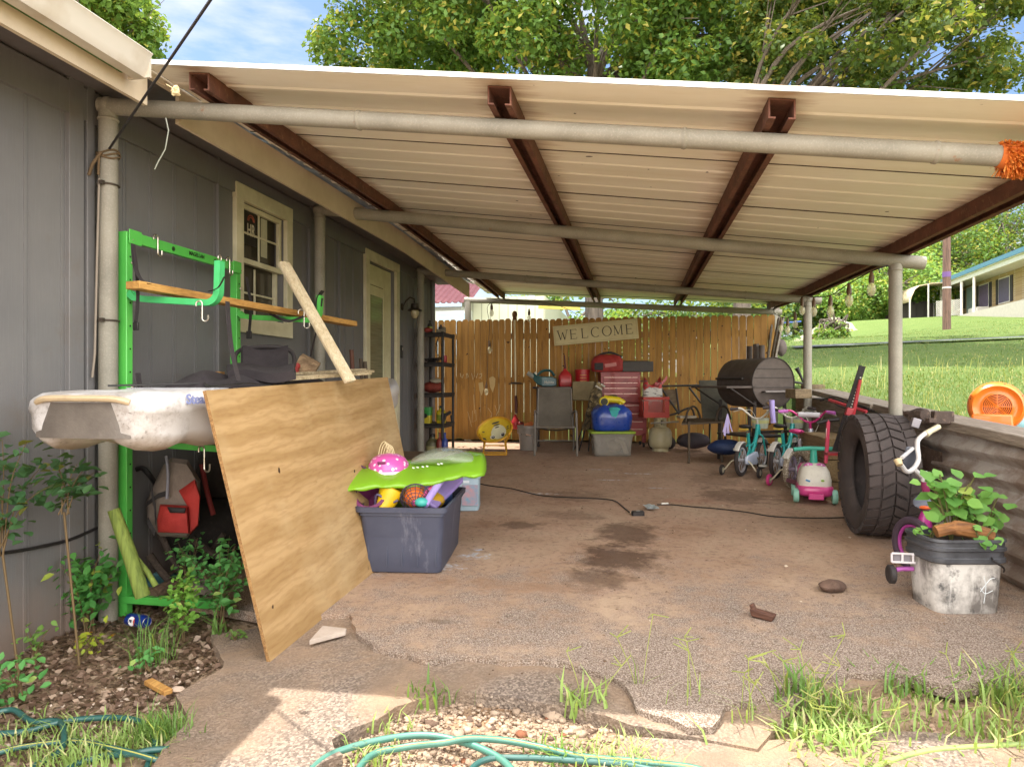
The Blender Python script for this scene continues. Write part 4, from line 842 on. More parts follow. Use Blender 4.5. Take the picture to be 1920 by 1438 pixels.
# toys
PUR = M('#6b2b57', .4); YEL = M('#d9b419', .45, c2='#c79a10'); ORG = M('#e2711d', .5, c2='#c95c12')
B1 = thing('toy_bucket', 'purple toy bucket lying at the left in the navy tote', 'toy bucket', TP(-.19, -.27, .39), .3)
b = MB(); b.lathe([(.075, -.10), (.095, .06), (.105, .06), (.105, .07), (.085, .07), (.068, -.08), (.001, -.08)], (0, 0, .03), 22, Euler((.9, -.4, 0)).to_matrix()); b.build('pail', PUR, B1)
MB().tube([(Euler((.9, -.4, 0)).to_matrix() @ Vector((.1*math.cos(a), .1*math.sin(a)*.9-.02, .07+.02*math.sin(a))))+Vector((0, 0, .03)) for a in [PI*k/12 for k in range(13)]], .004, 6).build('handle', M('#463552', .5), B1)
MB().lathe([(.045, -.07), (.075, .05), (.085, .055), (.07, .055), (.04, -.06), (.001, -.06)], (0, 0, 0), 20, Euler((-.5, .3, 0)).to_matrix()).build('yellow_cup', YEL, label='yellow plastic sand cup left of the orange ball', cat='toy cup', loc=TP(-.10, -.30, .42))
MB().lathe([(.045, -.07), (.08, .06), (.09, .065), (.074, .065), (.04, -.06), (.001, -.06)], (0, 0, 0), 20, Euler((.3, .5, 0)).to_matrix()).build('yellow_pail', YEL, label='bright yellow pail behind the orange ball in the tote', cat='toy pail', loc=TP(-.02, -.18, .47))
MB().ball((0, 0, 0), .062, 18).build('ball', ORG, label='orange ball inside the dark net basket', cat='ball', loc=TP(.06, -.30, .435))
MB().ball((0, 0, 0), .05, 18).build('ball', M('#e8902c', .5), label='smaller orange ball above the one in the net', cat='ball', loc=TP(.055, -.2, .485))
b = MB()
for k in range(9):
    a = PI*k/8; b.tube([Vector((.085*math.cos(a)*math.cos(q), -.085*math.sin(q)*.9, .085*math.sin(a)*math.cos(q))) for q in [PI/2*j/8 for j in range(9)]], .0022, 5)
for j in range(1, 6):
    q = PI/2*j/6; b.tube([Vector((.085*math.cos(a)*math.cos(q), -.085*math.sin(q)*.9, .085*math.sin(a)*math.cos(q))) for a in [2*PI*k/16 for k in range(16)]], .0022, 5, closed=True)
b.tube([Vector((.088*math.cos(a), 0, .088*math.sin(a))) for a in [2*PI*k/20 for k in range(20)]], .005, 6, closed=True); b.build('net_basket', M('#3b3242', .6), label='dark mesh basket holding the orange ball', cat='basket', loc=TP(.065, -.29, .43), rot=(.3, 0, .3))
MB().tube(sm([(-.11, 0, -.04), (-.09, -.02, .035), (-.02, 0, -.01), (.03, .01, .0)]), .007, 7).build('swim_goggles', M('#4a4060', .4), label='dark goggle strap draped over the toys', cat='goggles', loc=TP(-.06, -.34, .42))
# lilac board
b = MB(); o2 = [(-.10, -.26), (.10, -.26), (.115, .16), (.09, .22), (.03, .25), (-.03, .25), (-.09, .22), (-.115, .16)]
b.prism([(x, z) for x, z in o2], Matrix(), .035); BBD = b.build('bodyboard', M('#a98fd6', .45, c2='#9a80c8'), label='lilac foam kickboard sticking up from the navy tote', cat='kickboard', loc=TP(.13, .13, .455), rot=(-1.22, .55, .05), bev=.012)
MB().tube(sm([(-.02, -.12, -.03), (.0, -.03, .03), (.02, .07, .085)]), .022, 10).build('pool_noodle', M('#a48fd0', .5), label='short lilac foam stick beside the kickboard', cat='foam stick', loc=TP(.17, -.25, .43))
MB().tube([(-.04, -.1, -.02), (.03, .05, .05)], .016, 10).ball((.03, .05, .05), .02, 10).build('toy_wand', M('#c24a86', .4), label='pink and teal toy handle between ball and kickboard', cat='toy', loc=TP(.12, -.27, .43))
MB().ball((0, 0, 0), .035, 12, (1.2, 1, .8)).build('toy_fish', M('#3fa9a0', .4), label='small teal toy at the tote rim under the lilac stick', cat='toy', loc=TP(.115, -.36, .415))
for i, (x, y, c, l) in enumerate(((.10, .0, '#d9a520', 'amber toy deep in the tote under the float'), (.0, .1, '#b03a2c', 'red toy deep in the tote under the float'), (-.1, .05, '#6f8a30', 'olive toy deep in the tote beside the plywood'), (.12, .2, '#4f6db0', 'blue toy at the far end of the tote'))): MB().ball((0, 0, 0), .09, 14, (1, 1, .7), .06, seed=i).build('toy', M(c, .5), label=l, cat='toy', loc=TP(x, y, .36))
# inflatable float
FL = thing('pool_float', 'lime green inflatable float with a clear pillow resting on the tote', 'pool float', TP(-.05, .0, .5), world=True)
LIME = NT('lime_vinyl'); t = LIME; d_ = t.n.new('ShaderNodeBsdfPrincipled'); d_.inputs['Base Color'].default_value = hx('#93c936'); d_.inputs['Roughness'].default_value = .2; d_.inputs['Coat Weight'].default_value = .4
tl = t.n.new('ShaderNodeBsdfTranslucent'); tl.inputs[0].default_value = hx('#b7e24c'); ms = t.n.new('ShaderNodeMixShader'); ms.inputs[0].default_value = .4; t.l(d_.outputs[0], ms.inputs[1]); t.l(tl.outputs[0], ms.inputs[2]); t.l(ms.outputs[0], t.out.inputs[0]); LIME = t.m
A_ = [W(612, 912, 4.1), W(640, 901, 4.12), W(680, 893, 4.16), W(730, 888, 4.2), W(780, 888, 4.25), W(830, 880, 4.3), W(870, 870, 4.32), W(905, 872, 4.33), W(912, 880, 4.34)]
CC = sm(A_, 5); b = MB(); rings = []; m = len(CC); hd = (Vector((CT, ST, 0)).cross(Vector((0, 0, 1))))*-1
for i, c in enumerate(CC):
    u = i/(m-1); wv = math.sin(min(u*5, 1)*PI/2)*math.sin(min((1-u)*5, 1)*PI/2); hw = .04+.17*wv; th = (.012+.030*wv)*(1+.22*math.sin(u*46)*(1 if u < .5 else .3)); cr_ = .004*math.sin(u*60)
    rings.append([c+hd*hw*math.cos(a)*1.0+Vector((0, 0, 1))*(th*math.sin(a)*(.75+.25*abs(math.cos(a*2)))+cr_+.05*wv*math.cos(a))*(1) for a in [2*PI*k/20 for k in range(20)]])
b.loft(rings).build('tube', LIME, FL, smooth=80)
b = MB(); c = W(845, 862, 4.5); CLR = M('#b9c4b0', .08, alpha=.42, coat=.6, grime=.0)
rg = []
for i in range(15):
    u = i/14; q = W(765+142*u, 872-3*math.sin(u*PI), 4.42); hh = .10*math.sin(u*PI)**.6+.004; ww = .22*math.sin(u*PI)**.5+.01
    rg.append([q+hd*ww*math.cos(a)+Vector((0, 0, hh*(math.sin(a)*.5+.5))) for a in [2*PI*k/16 for k in range(16)]])
b.loft(rg).build('clear_pillow', CLR, FL, smooth=80)
b = MB()
for k, (x, y_) in enumerate(((775, 880), (783, 879), (793, 878), (801, 877), (822, 873), (828, 872))): b.box(W(x, y_-3, 4.14), (.014, .006, .006), (.2, .3, TH))
b.build('printed_marks', M('#e9efe6', .5), FL)
MB().tube([W(606, 922, 4.08), W(614, 914, 4.1), W(620, 906, 4.11)], .012, 10).build('valve', M('#d9e4c0', .2), FL)
# pink dotted helmet
HM = thing('kids_helmet', "child's pink helmet with white dots sitting on the lime float", 'helmet', W(729, 884, 4.25), TH)
PK = NT('dotted_pink'); t = PK; vv = t.vor(t.mapp(t.pos(True), (1, 1, 1)), 28); PK = t.done(t.mix(t.ramp(vv, .26, .30), hx('#f2dcec'), hx('#cc55a4')), .35, coat=.4)
b = MB(); b.lathe([(.125, 0), (.128, .02), (.122, .05), (.10, .085), (.065, .105), (.001, .115)], (0, 0, 0), 24, sy=1.15); b.build('shell', PK, HM)
MB().lathe([(.13, 0), (.132, .008), (.128, .016), (.122, .008)], (0, 0, -.002), 24, sy=1.15).build('edge_trim', M('#efe6ee', .4), HM)
for s_ in (0, 1): MB().box((-.15, -.05-.03*s_, .035-.03*s_), (.10, .035, .012), (0, .5-.3*s_, .3)).build('strap', M('#c0407f' if s_ else '#4a2438', .5), HM, bev=.004)
MB().box((-.02, -.13, .065), (.05, .01, .03), (.6, 0, 0)).build('vent', M('#7a3060', .5), HM, bev=.004)
# light-blue box behind
T2 = tote('picture_box', 'small pale blue storage box with picture print behind the navy tote', Vector((G(850, 963).x+.0, G(850, 963).y+.22, zg(0, G(850, 963).y+.2))), TH+.0, .34, .30, .30, M('#a9bdc9', .5, c2='#9ab3c3', sc_=5), tp=.93, cat='storage box')
b = MB(); c = PY(870, 935, T2.location.y-.155)
b2 = MB(); b2.box((.09, -.155, .13), (.13, .004, .17)); b2.build('picture', M('#6f9db8', .5, c2='#c98b8b', sc_=14, amt=.6), T2)
MB().box((.06, -.157, .24), (.05, .004, .02)).build('printed_band', M('#dfe6ec', .5), T2)
# white cord loops hanging on the plywood
b = MB()
for k in range(5): b.tube(sm([W(708+k*3, 880, 4.28), W(712+k*4, 840+k*3, 4.3), W(722+k*3, 828+k*2, 4.3), W(728+k*3, 852, 4.28), W(733+k*2, 868, 4.27)]), .0025, 5)
b.build('string_loops', M('#d9c9a0', .8), label='loose loops of pale string above the pink helmet', cat='string')

# ---------------- shelf unit ----------------
SH = thing('shelf_unit', 'tall black plastic shelf unit by the end of the grey wall', 'shelf', (-2.53, 8.35, zg(0, 8.35)), world=True)
sx0, sx1, sy0, sy1 = -2.70, -2.35, 8.13, 8.66; TZ = [1.77, 1.40, 1.02, .64]; SB = M('#2b2724', .6, bump=.15)
for x in (sx0+.02, sx1-.02):
    for y_ in (sy0+.02, sy1-.02): MB().tube([(x, y_, .22), (x, y_, 1.79)], .017, 12).build('leg', SB, SH)
for z in TZ:
    b = MB(); b.box(((sx0+sx1)/2, (sy0+sy1)/2, z), (sx1-sx0, sy1-sy0, .022))
    b.box(((sx0+sx1)/2, sy0+.006, z-.02), (sx1-sx0, .012, .045)); b.box((sx1-.006, (sy0+sy1)/2, z-.02), (.012, sy1-sy0-.026, .045)); b.build('shelf', SB, SH, bev=.003)
def shp(u, v, k, dz=0): return Vector((sx0+(sx1-sx0)*u, sy0+(sy1-sy0)*v, TZ[k]+.013+dz))
def bottle(name, loc, r_, h, c, cap, label, cat, c_lab=None, n=16):
    T = thing(name, label, cat, loc)
    MB().lathe([(r_*.9, 0), (r_, .01), (r_, h*.62), (r_*.8, h*.72), (r_*.4, h*.8), (r_*.36, h*.88)], (0, 0, 0), n).build('body', M(c, .35), T)
    MB().lathe([(r_*.42, 0), (r_*.42, h*.12), (r_*.3, h*.13), (.001, h*.13)], (0, 0, h*.87), n).build('cap', M(cap, .4), T)
    if c_lab: MB().lathe([(r_+.001, 0), (r_+.0012, h*.32)], (0, 0, h*.18), n).build('paper_label', M(c_lab, .5), T)
    return T
bottle('spray_can', shp(.38, .25, 0), .032, .16, '#2c2f26', '#1c1a18', 'dark can with a yellow band on the top shelf', 'can', '#8f8f2e')
bottle('paint_can', shp(.72, .4, 0), .035, .11, '#4a4440', '#2a2624', 'grey jar standing at the right of the top shelf', 'jar')
MB().ball((0, 0, .03), .05, 14, (1.2, 1, .6), .05).build('red_pouch', M('#94392f', .7), label='dull red pouch in front of the dark can', cat='pouch', loc=shp(.4, .05, 0))
MB().box((0, 0, .02), (.12, .09, .04), (0, 0, .3)).ball((.04, 0, .045), .025, 10).build('tape_roll', M('#7b7361', .7), label='grey tape tin at the right end of the top shelf', cat='tin', loc=shp(.85, .12, 0), bev=.004)
b = MB(); rn = random.Random(3)
for k in range(14): b.tube(sm([Vector((rn.uniform(-.1, .1), rn.uniform(-.1, .1), rn.uniform(0, .06))) for _ in range(4)]), .005, 5)
b.build('wire_coil', BLK2, label='tangle of black wire on the second shelf', cat='wire', loc=shp(.5, .3, 1))
b = MB()
for k in range(4): b.tube(sm([Vector((.0, .0, .35)), Vector((rn.uniform(-.06, .06), 0, .22)), Vector((rn.uniform(-.08, .08), 0, .12)), Vector((rn.uniform(-.1, .1), 0, 0))]), .003, 5)
b.build('hanging_wire', M('#3a2f26', .6), label='thin wires hanging from the top shelf to the second', cat='wire', loc=shp(.8, .1, 1))
MB().lathe([(.03, 0), (.032, .005), (.032, .085), (.026, .09), (.001, .09)], (0, 0, 0), 16).build('red_tin', M('#a3242a', .35), label='small red tin at the right of the second shelf', cat='tin', loc=shp(.9, .3, 1))
MB().ball((0, 0, .07), .11, 16, (1.35, 1, .65), .08, seed=2).build('red_bag', M('#8c3a2a', .8, c2='#6b2a20', bump=.4), label='rust red canvas bag on the third shelf', cat='bag', loc=shp(.45, .35, 2), sub=1)
MB().ball((0, 0, 0), .06, 12, (1.3, 1, .5), .1, seed=5).build('white_rag', M('#b9b09a', .9), label='white rag on top of the rust red bag', cat='rag', loc=shp(.6, .25, 2, .15))
T = thing('plant_food_tub', 'green and yellow plant food tub at the left of the fourth shelf', 'tub', shp(.28, .2, 3))
b = MB(); b.loft([rrect(.12, .10, .02, 0), rrect(.135, .11, .02, .17)]).build('body', M('#c7b52a', .4), T); MB().loft([rrect(.137, .112, .02, .10), rrect(.140, .114, .02, .172)]).build('wrap', M('#2f8a3c', .4), T); MB().loft([rrect(.14, .115, .02, .173), rrect(.14, .115, .02, .20)]).build('lid', M('#3c8f46', .4), T)
MB().lathe([(.03, 0), (.03, .004)], (0, -.06, .095), 16, Matrix.Rotation(PI/2, 3, 'X')).build('dark_seal', M('#1e1e1c', .5), T)
bottle('weed_killer_jug', shp(.82, .2, 3), .06, .22, '#c9b620', '#3a3a2a', 'yellow jug with a dark seal right of the plant food tub', 'jug', '#7f8f2a')
b = MB(); b.box((.0, 0, .06), (.03, .05, .12), (0, .3, 0)); b.box((.04, 0, .12), (.10, .04, .04), (0, -.5, 0)); b.box((.10, 0, .06), (.03, .03, .1), (0, -.1, 0)); b.build('staple_gun', BLK2, label='black tool hanging off the right of the fourth shelf', cat='tool', loc=shp(.98, .1, 3), bev=.005)
bottle('solvent_jug', Vector((-2.52, 8.22, zg(0, 8.2)-.0)), .085, .30, '#5f5c40', '#2c2824', 'olive jug with a pale banded label under the lowest shelf', 'jug', '#9a9468')
for x, c, l in ((-2.41, '#7d2f26', 'dull red bottle on the floor under the shelf'), (-2.345, '#2a3f8f', 'dark blue bottle on the floor right of the red one')): bottle('floor_bottle', Vector((x+.0, 8.16, zg(0, 8.2))), .042, .32, c, c, l, 'bottle')
# ======================= BACK ROW =======================
def floor_at(px, d, dx=0):
    p = W(px, HZ, d); p.z = zg(p.x, p.y); return p
SG = wood('#b9a878', '#a08d60', 'X', 6, .1)
SN = thing('welcome_sign', 'cream WELCOME sign hung slightly tilted on the back fence', 'sign', tuple(PY(1118, 640, 9.90)), world=True)
c = (PY(1035, 612, 9.915)+PY(1195, 597, 9.915)+PY(1197, 634, 9.915)+PY(1042, 650, 9.915))/4; xd = (PY(1196, 598, 9.915)-PY(1038, 613, 9.915)); sw = xd.length; xd.normalize(); shh = .285
fm = frame(c+Vector((0, 0, 0)), xd, (0, 0, 1)); 
def fmb(m, x, y, z=0): return m @ Vector((x, y, z))
b = MB(); b.loft([[fmb(fm, x, y, z) for x, y in ((-sw/2, -shh/2), (sw/2, -shh/2), (sw/2, shh/2), (-sw/2, shh/2))] for z in (0, .018)]); b.build('board', M('#d6cb9e', .6, c2='#c4b688', sc_=4), SN, bev=.004)
LT = M('#3f3526', .6)
def stroke_letters(word, m, h, x0, adv, mat, par):
    S = {'W': [((-.5, 1), (-.22, 0), 1), ((-.22, 0), (0, .8), 0), ((0, .8), (.22, 0), 1), ((.22, 0), (.5, 1), 0), ((-.62, 1), (-.36, 1), 0), ((.38, 1), (.62, 1), 0)],
         'E': [((-.28, 0), (-.28, 1), 1), ((-.38, 1), (.3, 1), 0), ((-.38, 0), (.32, 0), 0), ((-.28, .52), (.18, .52), 0), ((.3, 1), (.3, .85), 0), ((.32, 0), (.33, .17), 0), ((.18, .6), (.18, .44), 0)],
         'L': [((-.25, 0), (-.25, 1), 1), ((-.36, 1), (-.12, 1), 0), ((-.36, 0), (.32, 0), 0), ((.32, 0), (.33, .2), 0)],
         'M': [((-.38, 0), (-.36, 1), 0), ((-.36, 1), (0, .05), 1), ((0, .05), (.36, 1), 0), ((.36, 1), (.38, 0), 1), ((-.48, 0), (-.28, 0), 0), ((.26, 0), (.5, 0), 0), ((-.46, 1), (-.34, 1), 0), ((.34, 1), (.47, 1), 0)]}
    for i, ch in enumerate(word):
        cx = x0+adv*i; b = MB()
        def seg(a, c_, w_): b.loft([[fmb(m, *(Vector(q)+Vector((ox, oy))), z_) for ox, oy in ((-nx, -ny), (nx, ny))]+[fmb(m, *(Vector(q)+Vector((ox, oy))), z_+.0015) for ox, oy in ((nx, ny), (-nx, -ny))] for q in (a, c_) for nx, ny in [(-(c_[1]-a[1])/max(1e-6, math.dist(a, c_))*w_, (c_[0]-a[0])/max(1e-6, math.dist(a, c_))*w_)] for z_ in [.0183]])
        if ch in 'CO':
            arc = [PI*2*k/24 for k in range(25)] if ch == 'O' else [R(48)+R(264)*k/20 for k in range(21)]
            for a0, a1 in zip(arc, arc[1:]):
                wd = .0025+.0055*abs(math.cos((a0+a1)/2)); seg((cx+.46*h*math.cos(a0), h*.5+.52*h*math.sin(a0)), (cx+.46*h*math.cos(a1), h*.5+.52*h*math.sin(a1)), wd)
            if ch == 'C': seg((cx+.31*h, h*.98), (cx+.31*h, h*.78), .003)
        else:
            for (a, c_, w_) in S[ch]: seg((cx+a[0]*h, a[1]*h), (cx+c_[0]*h, c_[1]*h), .0075 if w_ else .003)
        b.build('letter', mat, par, smooth=0)
fl = fm.copy(); stroke_letters('WELCOME', fm @ Matrix.Translation((0, -.065, 0)), .135, -.475, .16, LT, SN)
b = MB()
for s_ in (-1, 1): b.box((0, 0, 0), (0, 0, 0))
for x0, y0, x1, y1 in ((-sw/2+.02, -shh/2+.02, sw/2-.02, -shh/2+.02), (-sw/2+.02, shh/2-.02, sw/2-.02, shh/2-.02), (-sw/2+.02, -shh/2+.02, -sw/2+.02, shh/2-.02), (sw/2-.02, -shh/2+.02, sw/2-.02, shh/2-.02)): b.beam(fmb(fm, x0, y0, .019), fmb(fm, x1, y1, .019), .004, .002)
b.v = b.v[16:]; b.f = [tuple(i-16 for i in f) for f in b.f[12:]]; b.mi = b.mi[12:]
b.build('border_line', M('#8a7d55', .6), SN, smooth=0)

# string trimmer + pole
TM = thing('string_trimmer', 'red string trimmer with a long pale shaft hung upside down on the fence', 'string trimmer', tuple(PY(966, 822, 9.80)), world=True)
b = MB(); b.tube([PY(965, 600, 9.86), PY(967, 735, 9.84), PY(967, 780, 9.82)], .013, 10); b.build('shaft', M('#cbbf98', .45), TM)
b = MB(); q = PY(967, 719, 9.80); b.lathe([(.001, .02), (.05, .018), (.11, 0), (.10, -.008), (.03, -.01)], q, 18, sx=1.0, sy=.7); b.build('guard', BLK2, TM)
MB().tube([PY(967, 742, 9.84), PY(968, 758, 9.83), PY(968, 775, 9.82)], [.018, .024, .018], 12).build('grip', M('#4c1f1b', .5), TM)
MB().lathe([(.012, .16), (.03, .12), (.062, .06), (.075, 0), (.06, -.05), (.02, -.065), (.001, -.065)], PY(966, 797, 9.79), 20).build('motor_housing', M('#a8262a', .35, coat=.3), TM)
MB().ball(PY(976, 795, 9.77), .05, 12, (1, .8, .8)).build('fuel_tank', M('#7c2220', .4), TM)
b = MB(); b.ball(PY(965, 590, 9.9), .045, 16, (.9, .9, 1.25)); b.lathe([(.035, -.08), (.03, -.04)], PY(965, 590, 9.9), 12); b.build('wooden_knob', wood('#8d6238', '#5d3d22', 'Z', 12, .3), label='carved brown wooden knob on top of the fence above the trimmer', cat='knob')

# moon chair
MC = thing('saucer_chair', "child's yellow folding saucer chair with a tiger face", 'chair', floor_at(928, 8.75), TH, world=False)
YF_ = M('#d9a024', .45, .0, coat=.2)
def disc(u, v): return None
tilt = Euler((R(48), R(-14), R(0))).to_matrix(); cc = Vector((-.005, .02, .32))
b = MB(); b.lathe([(.225, 0), (.222, -.012), (.18, -.03), (.12, -.05), (.06, -.065), (.001, -.07)], cc, 32, tilt, sy=.86, cap=False); b.build('seat', M('#d9bc2c', .7, c2='#c9a41f', sc_=8, bump=.1), MC, smooth=60)
MB().tube([cc+tilt @ Vector((.226*math.cos(a), .194*math.sin(a), 0)) for a in [2*PI*k/36 for k in range(36)]], .013, 8, closed=True).build('hoop', YF_, MC)
def on(x, y, z=.004):
    r_ = math.hypot(x, y/.86); zz = np.interp(r_, [0, .06, .12, .18, .222], [-.07, -.065, -.05, -.03, -.012]); return cc+tilt @ Vector((x, y, float(zz)+z))
def patch(mb_, cx, cy, rx_, ry_, n=14, z=.004): mb_.add([on(cx+rx_*math.cos(a)*s_, cy+ry_*math.sin(a)*s_, z) for s_ in (1, .5) for a in [2*PI*k/n for k in range(n)]]+[on(cx, cy, z)], [(k, (k+1) % n, n+(k+1) % n, n+k) for k in range(n)]+[(n+k, n+(k+1) % n, 2*n) for k in range(n)])
for ex in (-.045, .085):
    b = MB(); patch(b, ex, -.075, .034, .04); b.build('eye_white', M('#e4e2d4', .7), MC); b = MB(); patch(b, ex+.004, -.08, .022, .028, z=.007); b.build('pupil', BLK2, MC)
    b = MB(); patch(b, ex+.004, -.075, .009, .012, z=.010); b.build('iris', M('#c9cfd2', .5), MC)
for cx, cy, rx_, ry_ in ((.03, .13, .055, .012), (.035, .10, .045, .010), (.035, .07, .03, .009), (-.16, -.09, .03, .022), (-.14, -.12, .02, .012), (.17, .02, .018, .008), (.165, -.01, .02, .007), (-.15, .03, .018, .008)):
    b = MB(); patch(b, cx, cy, rx_, ry_, 10); b.build('stripe', M('#4c4a3c', .7), MC)
b = MB(); patch(b, .04, -.02, .10, .12, 16, .002); b.build('pale_patch', M('#dcd9b8', .7), MC)
for s_ in (-1, 1):
    MB().tube([(s_*.15, .13, .02), (s_*.14, -.02, .16), (s_*.19, -.11, .27)], .010, 8).build('leg', YF_, MC)
    MB().tube([(s_*.15, -.12, .02), (s_*.12, .05, .20), (s_*.17, .16, .42)], .010, 8).build('leg', YF_, MC)
for y_ in (-.12, .13): MB().tube([(-.15, y_, .012), (.15, y_, .012)], .010, 8).build('foot_bar', YF_, MC)
MB().tube([(-.14, -.03, .12), (.14, -.03, .12)], .008, 8).build('cross_bar', YF_, MC)

# grey bucket with orange scrap
BK = thing('grey_bucket', 'grey plastic bucket with an orange scrap in it left of the sling chair', 'bucket', floor_at(991, 9.15))
MB().lathe([(.11, 0), (.115, .01), (.14, .30), (.155, .30), (.155, .33), (.14, .33), (.135, .3), (.105, .02), (.001, .02)], (0, 0, 0), 24).build('pail', M('#8f877f', .5, c2='#77706a'), BK)
MB().tube([(-.155, 0, .30), (-.13, -.09, .23), (0, -.165, .20), (.13, -.09, .23), (.155, 0, .30)], .003, 6).build('handle', STEEL, BK)
MB().box((0, 0, 0), (.12, .05, .05), (.3, -.3, .2)).build('orange_scrap', M('#c9703a', .7), label='orange foam scrap poking out of the grey bucket', cat='scrap', loc=Vector(BK.location)+Vector((0, 0, .34)), bev=.01)
MB().box((0, 0, 0), (.06, .004, .02), (0, .2, 0)).build('sticker', M('#cfa890', .6), BK).location = (.02, -.138, .21)

def sling_chair(label, loc, rz, fabric, metal, nm='sling_chair'):
    T = thing(nm, label, 'chair', loc, rz)
    w_ = .27
    for s_ in (-1, 1):
        MB().tube(sm([(s_*.31, -.26, .0), (s_*.305, -.24, .35), (s_*.30, -.22, .60), (s_*.30, -.14, .645), (s_*.29, .10, .63), (s_*.27, .2, .60)]), .016, 8).build('arm_frame', metal, T)
        MB().tube([(s_*.27, .20, .62), (s_*.29, .28, .30), (s_*.29, .30, 0)], .014, 8).build('leg', metal, T)
        MB().tube([(s_*.265, -.22, .42), (s_*.265, .16, .36), (s_*.26, .24, .62), (s_*.25, .31, .98)], .013, 8).build('side_rail', metal, T)
    MB().tube([(-.25, .31, .985), (.25, .31, .985)], .013, 8).build('top_rail', metal, T)
    MB().tube([(-.3, .02, .2), (.3, .02, .2)], .009, 8).build('stretcher', metal, T)
    MB().tube([(-.265, -.215, .41), (.265, -.215, .41)], .012, 8).build('front_rail', metal, T)
    b = MB(); b.sheet(lambda u, v: (-.25+.5*u, .20+.115*v, .40+.59*v-.0-.0*math.sin(u*PI)+0), 10, 8, thick=.004); b.build('backrest', fabric, T)
    b = MB(); b.sheet(lambda u, v: (-.255+.51*u, -.215+.40*v, .42-.05*v-.035*math.sin(u*PI)), 10, 8, thick=.004); b.build('seat', fabric, T)
    return T
SLG = M('#6d665b', .85, c2='#5b554c', sc_=4, bump=.3, bs=400); ALU = M('#79726a', .5, .3)
c1 = floor_at(1041, 8.75); sling_chair('grey sling patio chair facing front, between the bucket and the clear tote', c1, TH-.03, SLG, ALU).scale = (.86,)*3

# bench/table behind with things on it
TB = thing('side_table', 'low dark table behind the grey sling chair holding the blower and cans', 'table', floor_at(1065, 9.55), TH)
MB().box((0, 0, .81), (.98, .34, .03)).build('top', BLK, TB, bev=.004)
for sx_ in (-.42, .42):
    for sy_ in (-.13, .13): MB().box((sx_, sy_, .397), (.035, .035, .795)).build('leg', BLK, TB)
MB().box((0, -.13, .765), (.86, .02, .06)).build('apron', BLK, TB)
def tbp(x, y, z=.8255): return Vector(TB.location)+Vector((x*CT-y*ST, x*ST+y*CT, z))
LB = thing('leaf_blower', 'dark teal leaf blower lying at the left end of the dark table', 'leaf blower', tbp(-.33, -.02), TH)
TLB = M('#1f5556', .4, c2='#173f42', coat=.2)
b = MB(); b.loft([[Vector((x, s*wy, z0+zz)) for s, zz in ((-1, 0), (1, 0), (1, h_), (-1, h_))] for x, wy, z0, h_ in ((-.16, .03, .10, .10), (-.10, .05, .03, .12), (-.02, .07, .0, .14), (.10, .07, .0, .14), (.17, .05, .01, .10))]); b.build('body', TLB, LB, bev=.012)
MB().tube(sm([(-.10, 0, .16), (-.02, 0, .22), (.08, 0, .22), (.14, 0, .15)]), .018, 8).build('handle', TLB, LB)
MB().tube([(-.15, 0, .14), (-.24, 0, .19)], [.035, .03], 14).build('nozzle', M('#8c8f86', .5), LB)
MB().box((-.13, 0, .18), (.03, .06, .05), (0, .5, 0)).build('trigger', M('#c9c4b4', .5), LB, bev=.005)
text('Makita', .05, M('#b9b9ae', .5), LB, Matrix.Translation((.06, -.0715, .06)) @ Matrix.Rotation(PI/2, 4, 'X'), bold=.001)
GC = thing('fuel_can', 'small red fuel can with a tall spout on the dark table', 'fuel can', tbp(-.045, -.05), TH)
REDP = M('#b02528', .4, c2='#8e1c20', coat=.2)
b = MB(); b.loft([rrect(.17, .13, .025, 0), rrect(.18, .14, .03, .02), rrect(.18, .14, .03, .15), rrect(.12, .10, .02, .20), rrect(.05, .05, .02, .23), rrect(.04, .04, .018, .25)]); b.build('body', REDP, GC, smooth=50)
MB().tube([(0, 0, .24), (.0, 0, .30), (-.008, 0, .44)], [.018, .012, .008], 10).build('spout', M('#5a2020', .5), GC)
RC = thing('red_tin', 'round red lidded tub beside the fuel can on the dark table', 'tub', tbp(.20, -.02), TH)
MB().lathe([(.095, 0), (.10, .01), (.10, .20)], (0, 0, 0), 24).build('body', REDP, RC); MB().lathe([(.106, .19), (.108, .235), (.10, .24), (.001, .24)], (0, 0, 0), 24).build('lid', REDP, RC)
for z in (.08, .12, .16): MB().box((-.0, -.101, z), (.09, .003, .008)).build('print_line', M('#cf9a4c', .5), RC)
# camouflage folded chair, khaki sling
b = MB(); KH = M('#8a7c5c', .85, c2='#6f6349'); b.box((0, 0, .0), (.30, .03, .26), (R(-8), 0, 0)); b.build('khaki_panel', KH, label='khaki cloth panel under the table beside the tool chest', cat='cloth', loc=W(1094, 733, 9.25), bev=.008)
CF = thing('folded_camp_chair', 'folded camouflage camp chair leaning against the tool chest', 'camp chair', floor_at(1100, 9.0), TH)
t = NT('camouflage'); n_ = t.noise(t.pos(True), 14, 2, .5); cm = t.mix(t.ramp(n_, .44, .46), hx('#8f7f5c'), hx('#5e5138')); cm = t.mix(t.ramp(t.noise(t.mapp(t.pos(True), (1, 1, 1), (3, 2, 1)), 18, 2), .56, .58), cm, hx('#3a3226')); CAM = t.done(cm, .9)
b = MB(); b.tube(sm([(-.02, 0, .28), (.04, 0, .45), (.09, 0, .6), (.14, 0, .8), (.16, 0, .90)]), [.05]*6+[.07]*6+[.08]*6+[.06]*7, 12); b.build('bundle', CAM, CF)
for a_, c_ in (((-.10, .02, 0), (.12, .0, .75)), ((.02, -.03, 0), (.08, 0, .75)), ((-.16, .0, .02), (.06, .03, .6)), ((.08, .04, .0), (.1, .04, .7))): MB().tube([a_, c_], .009, 8).build('leg', BLK2, CF)
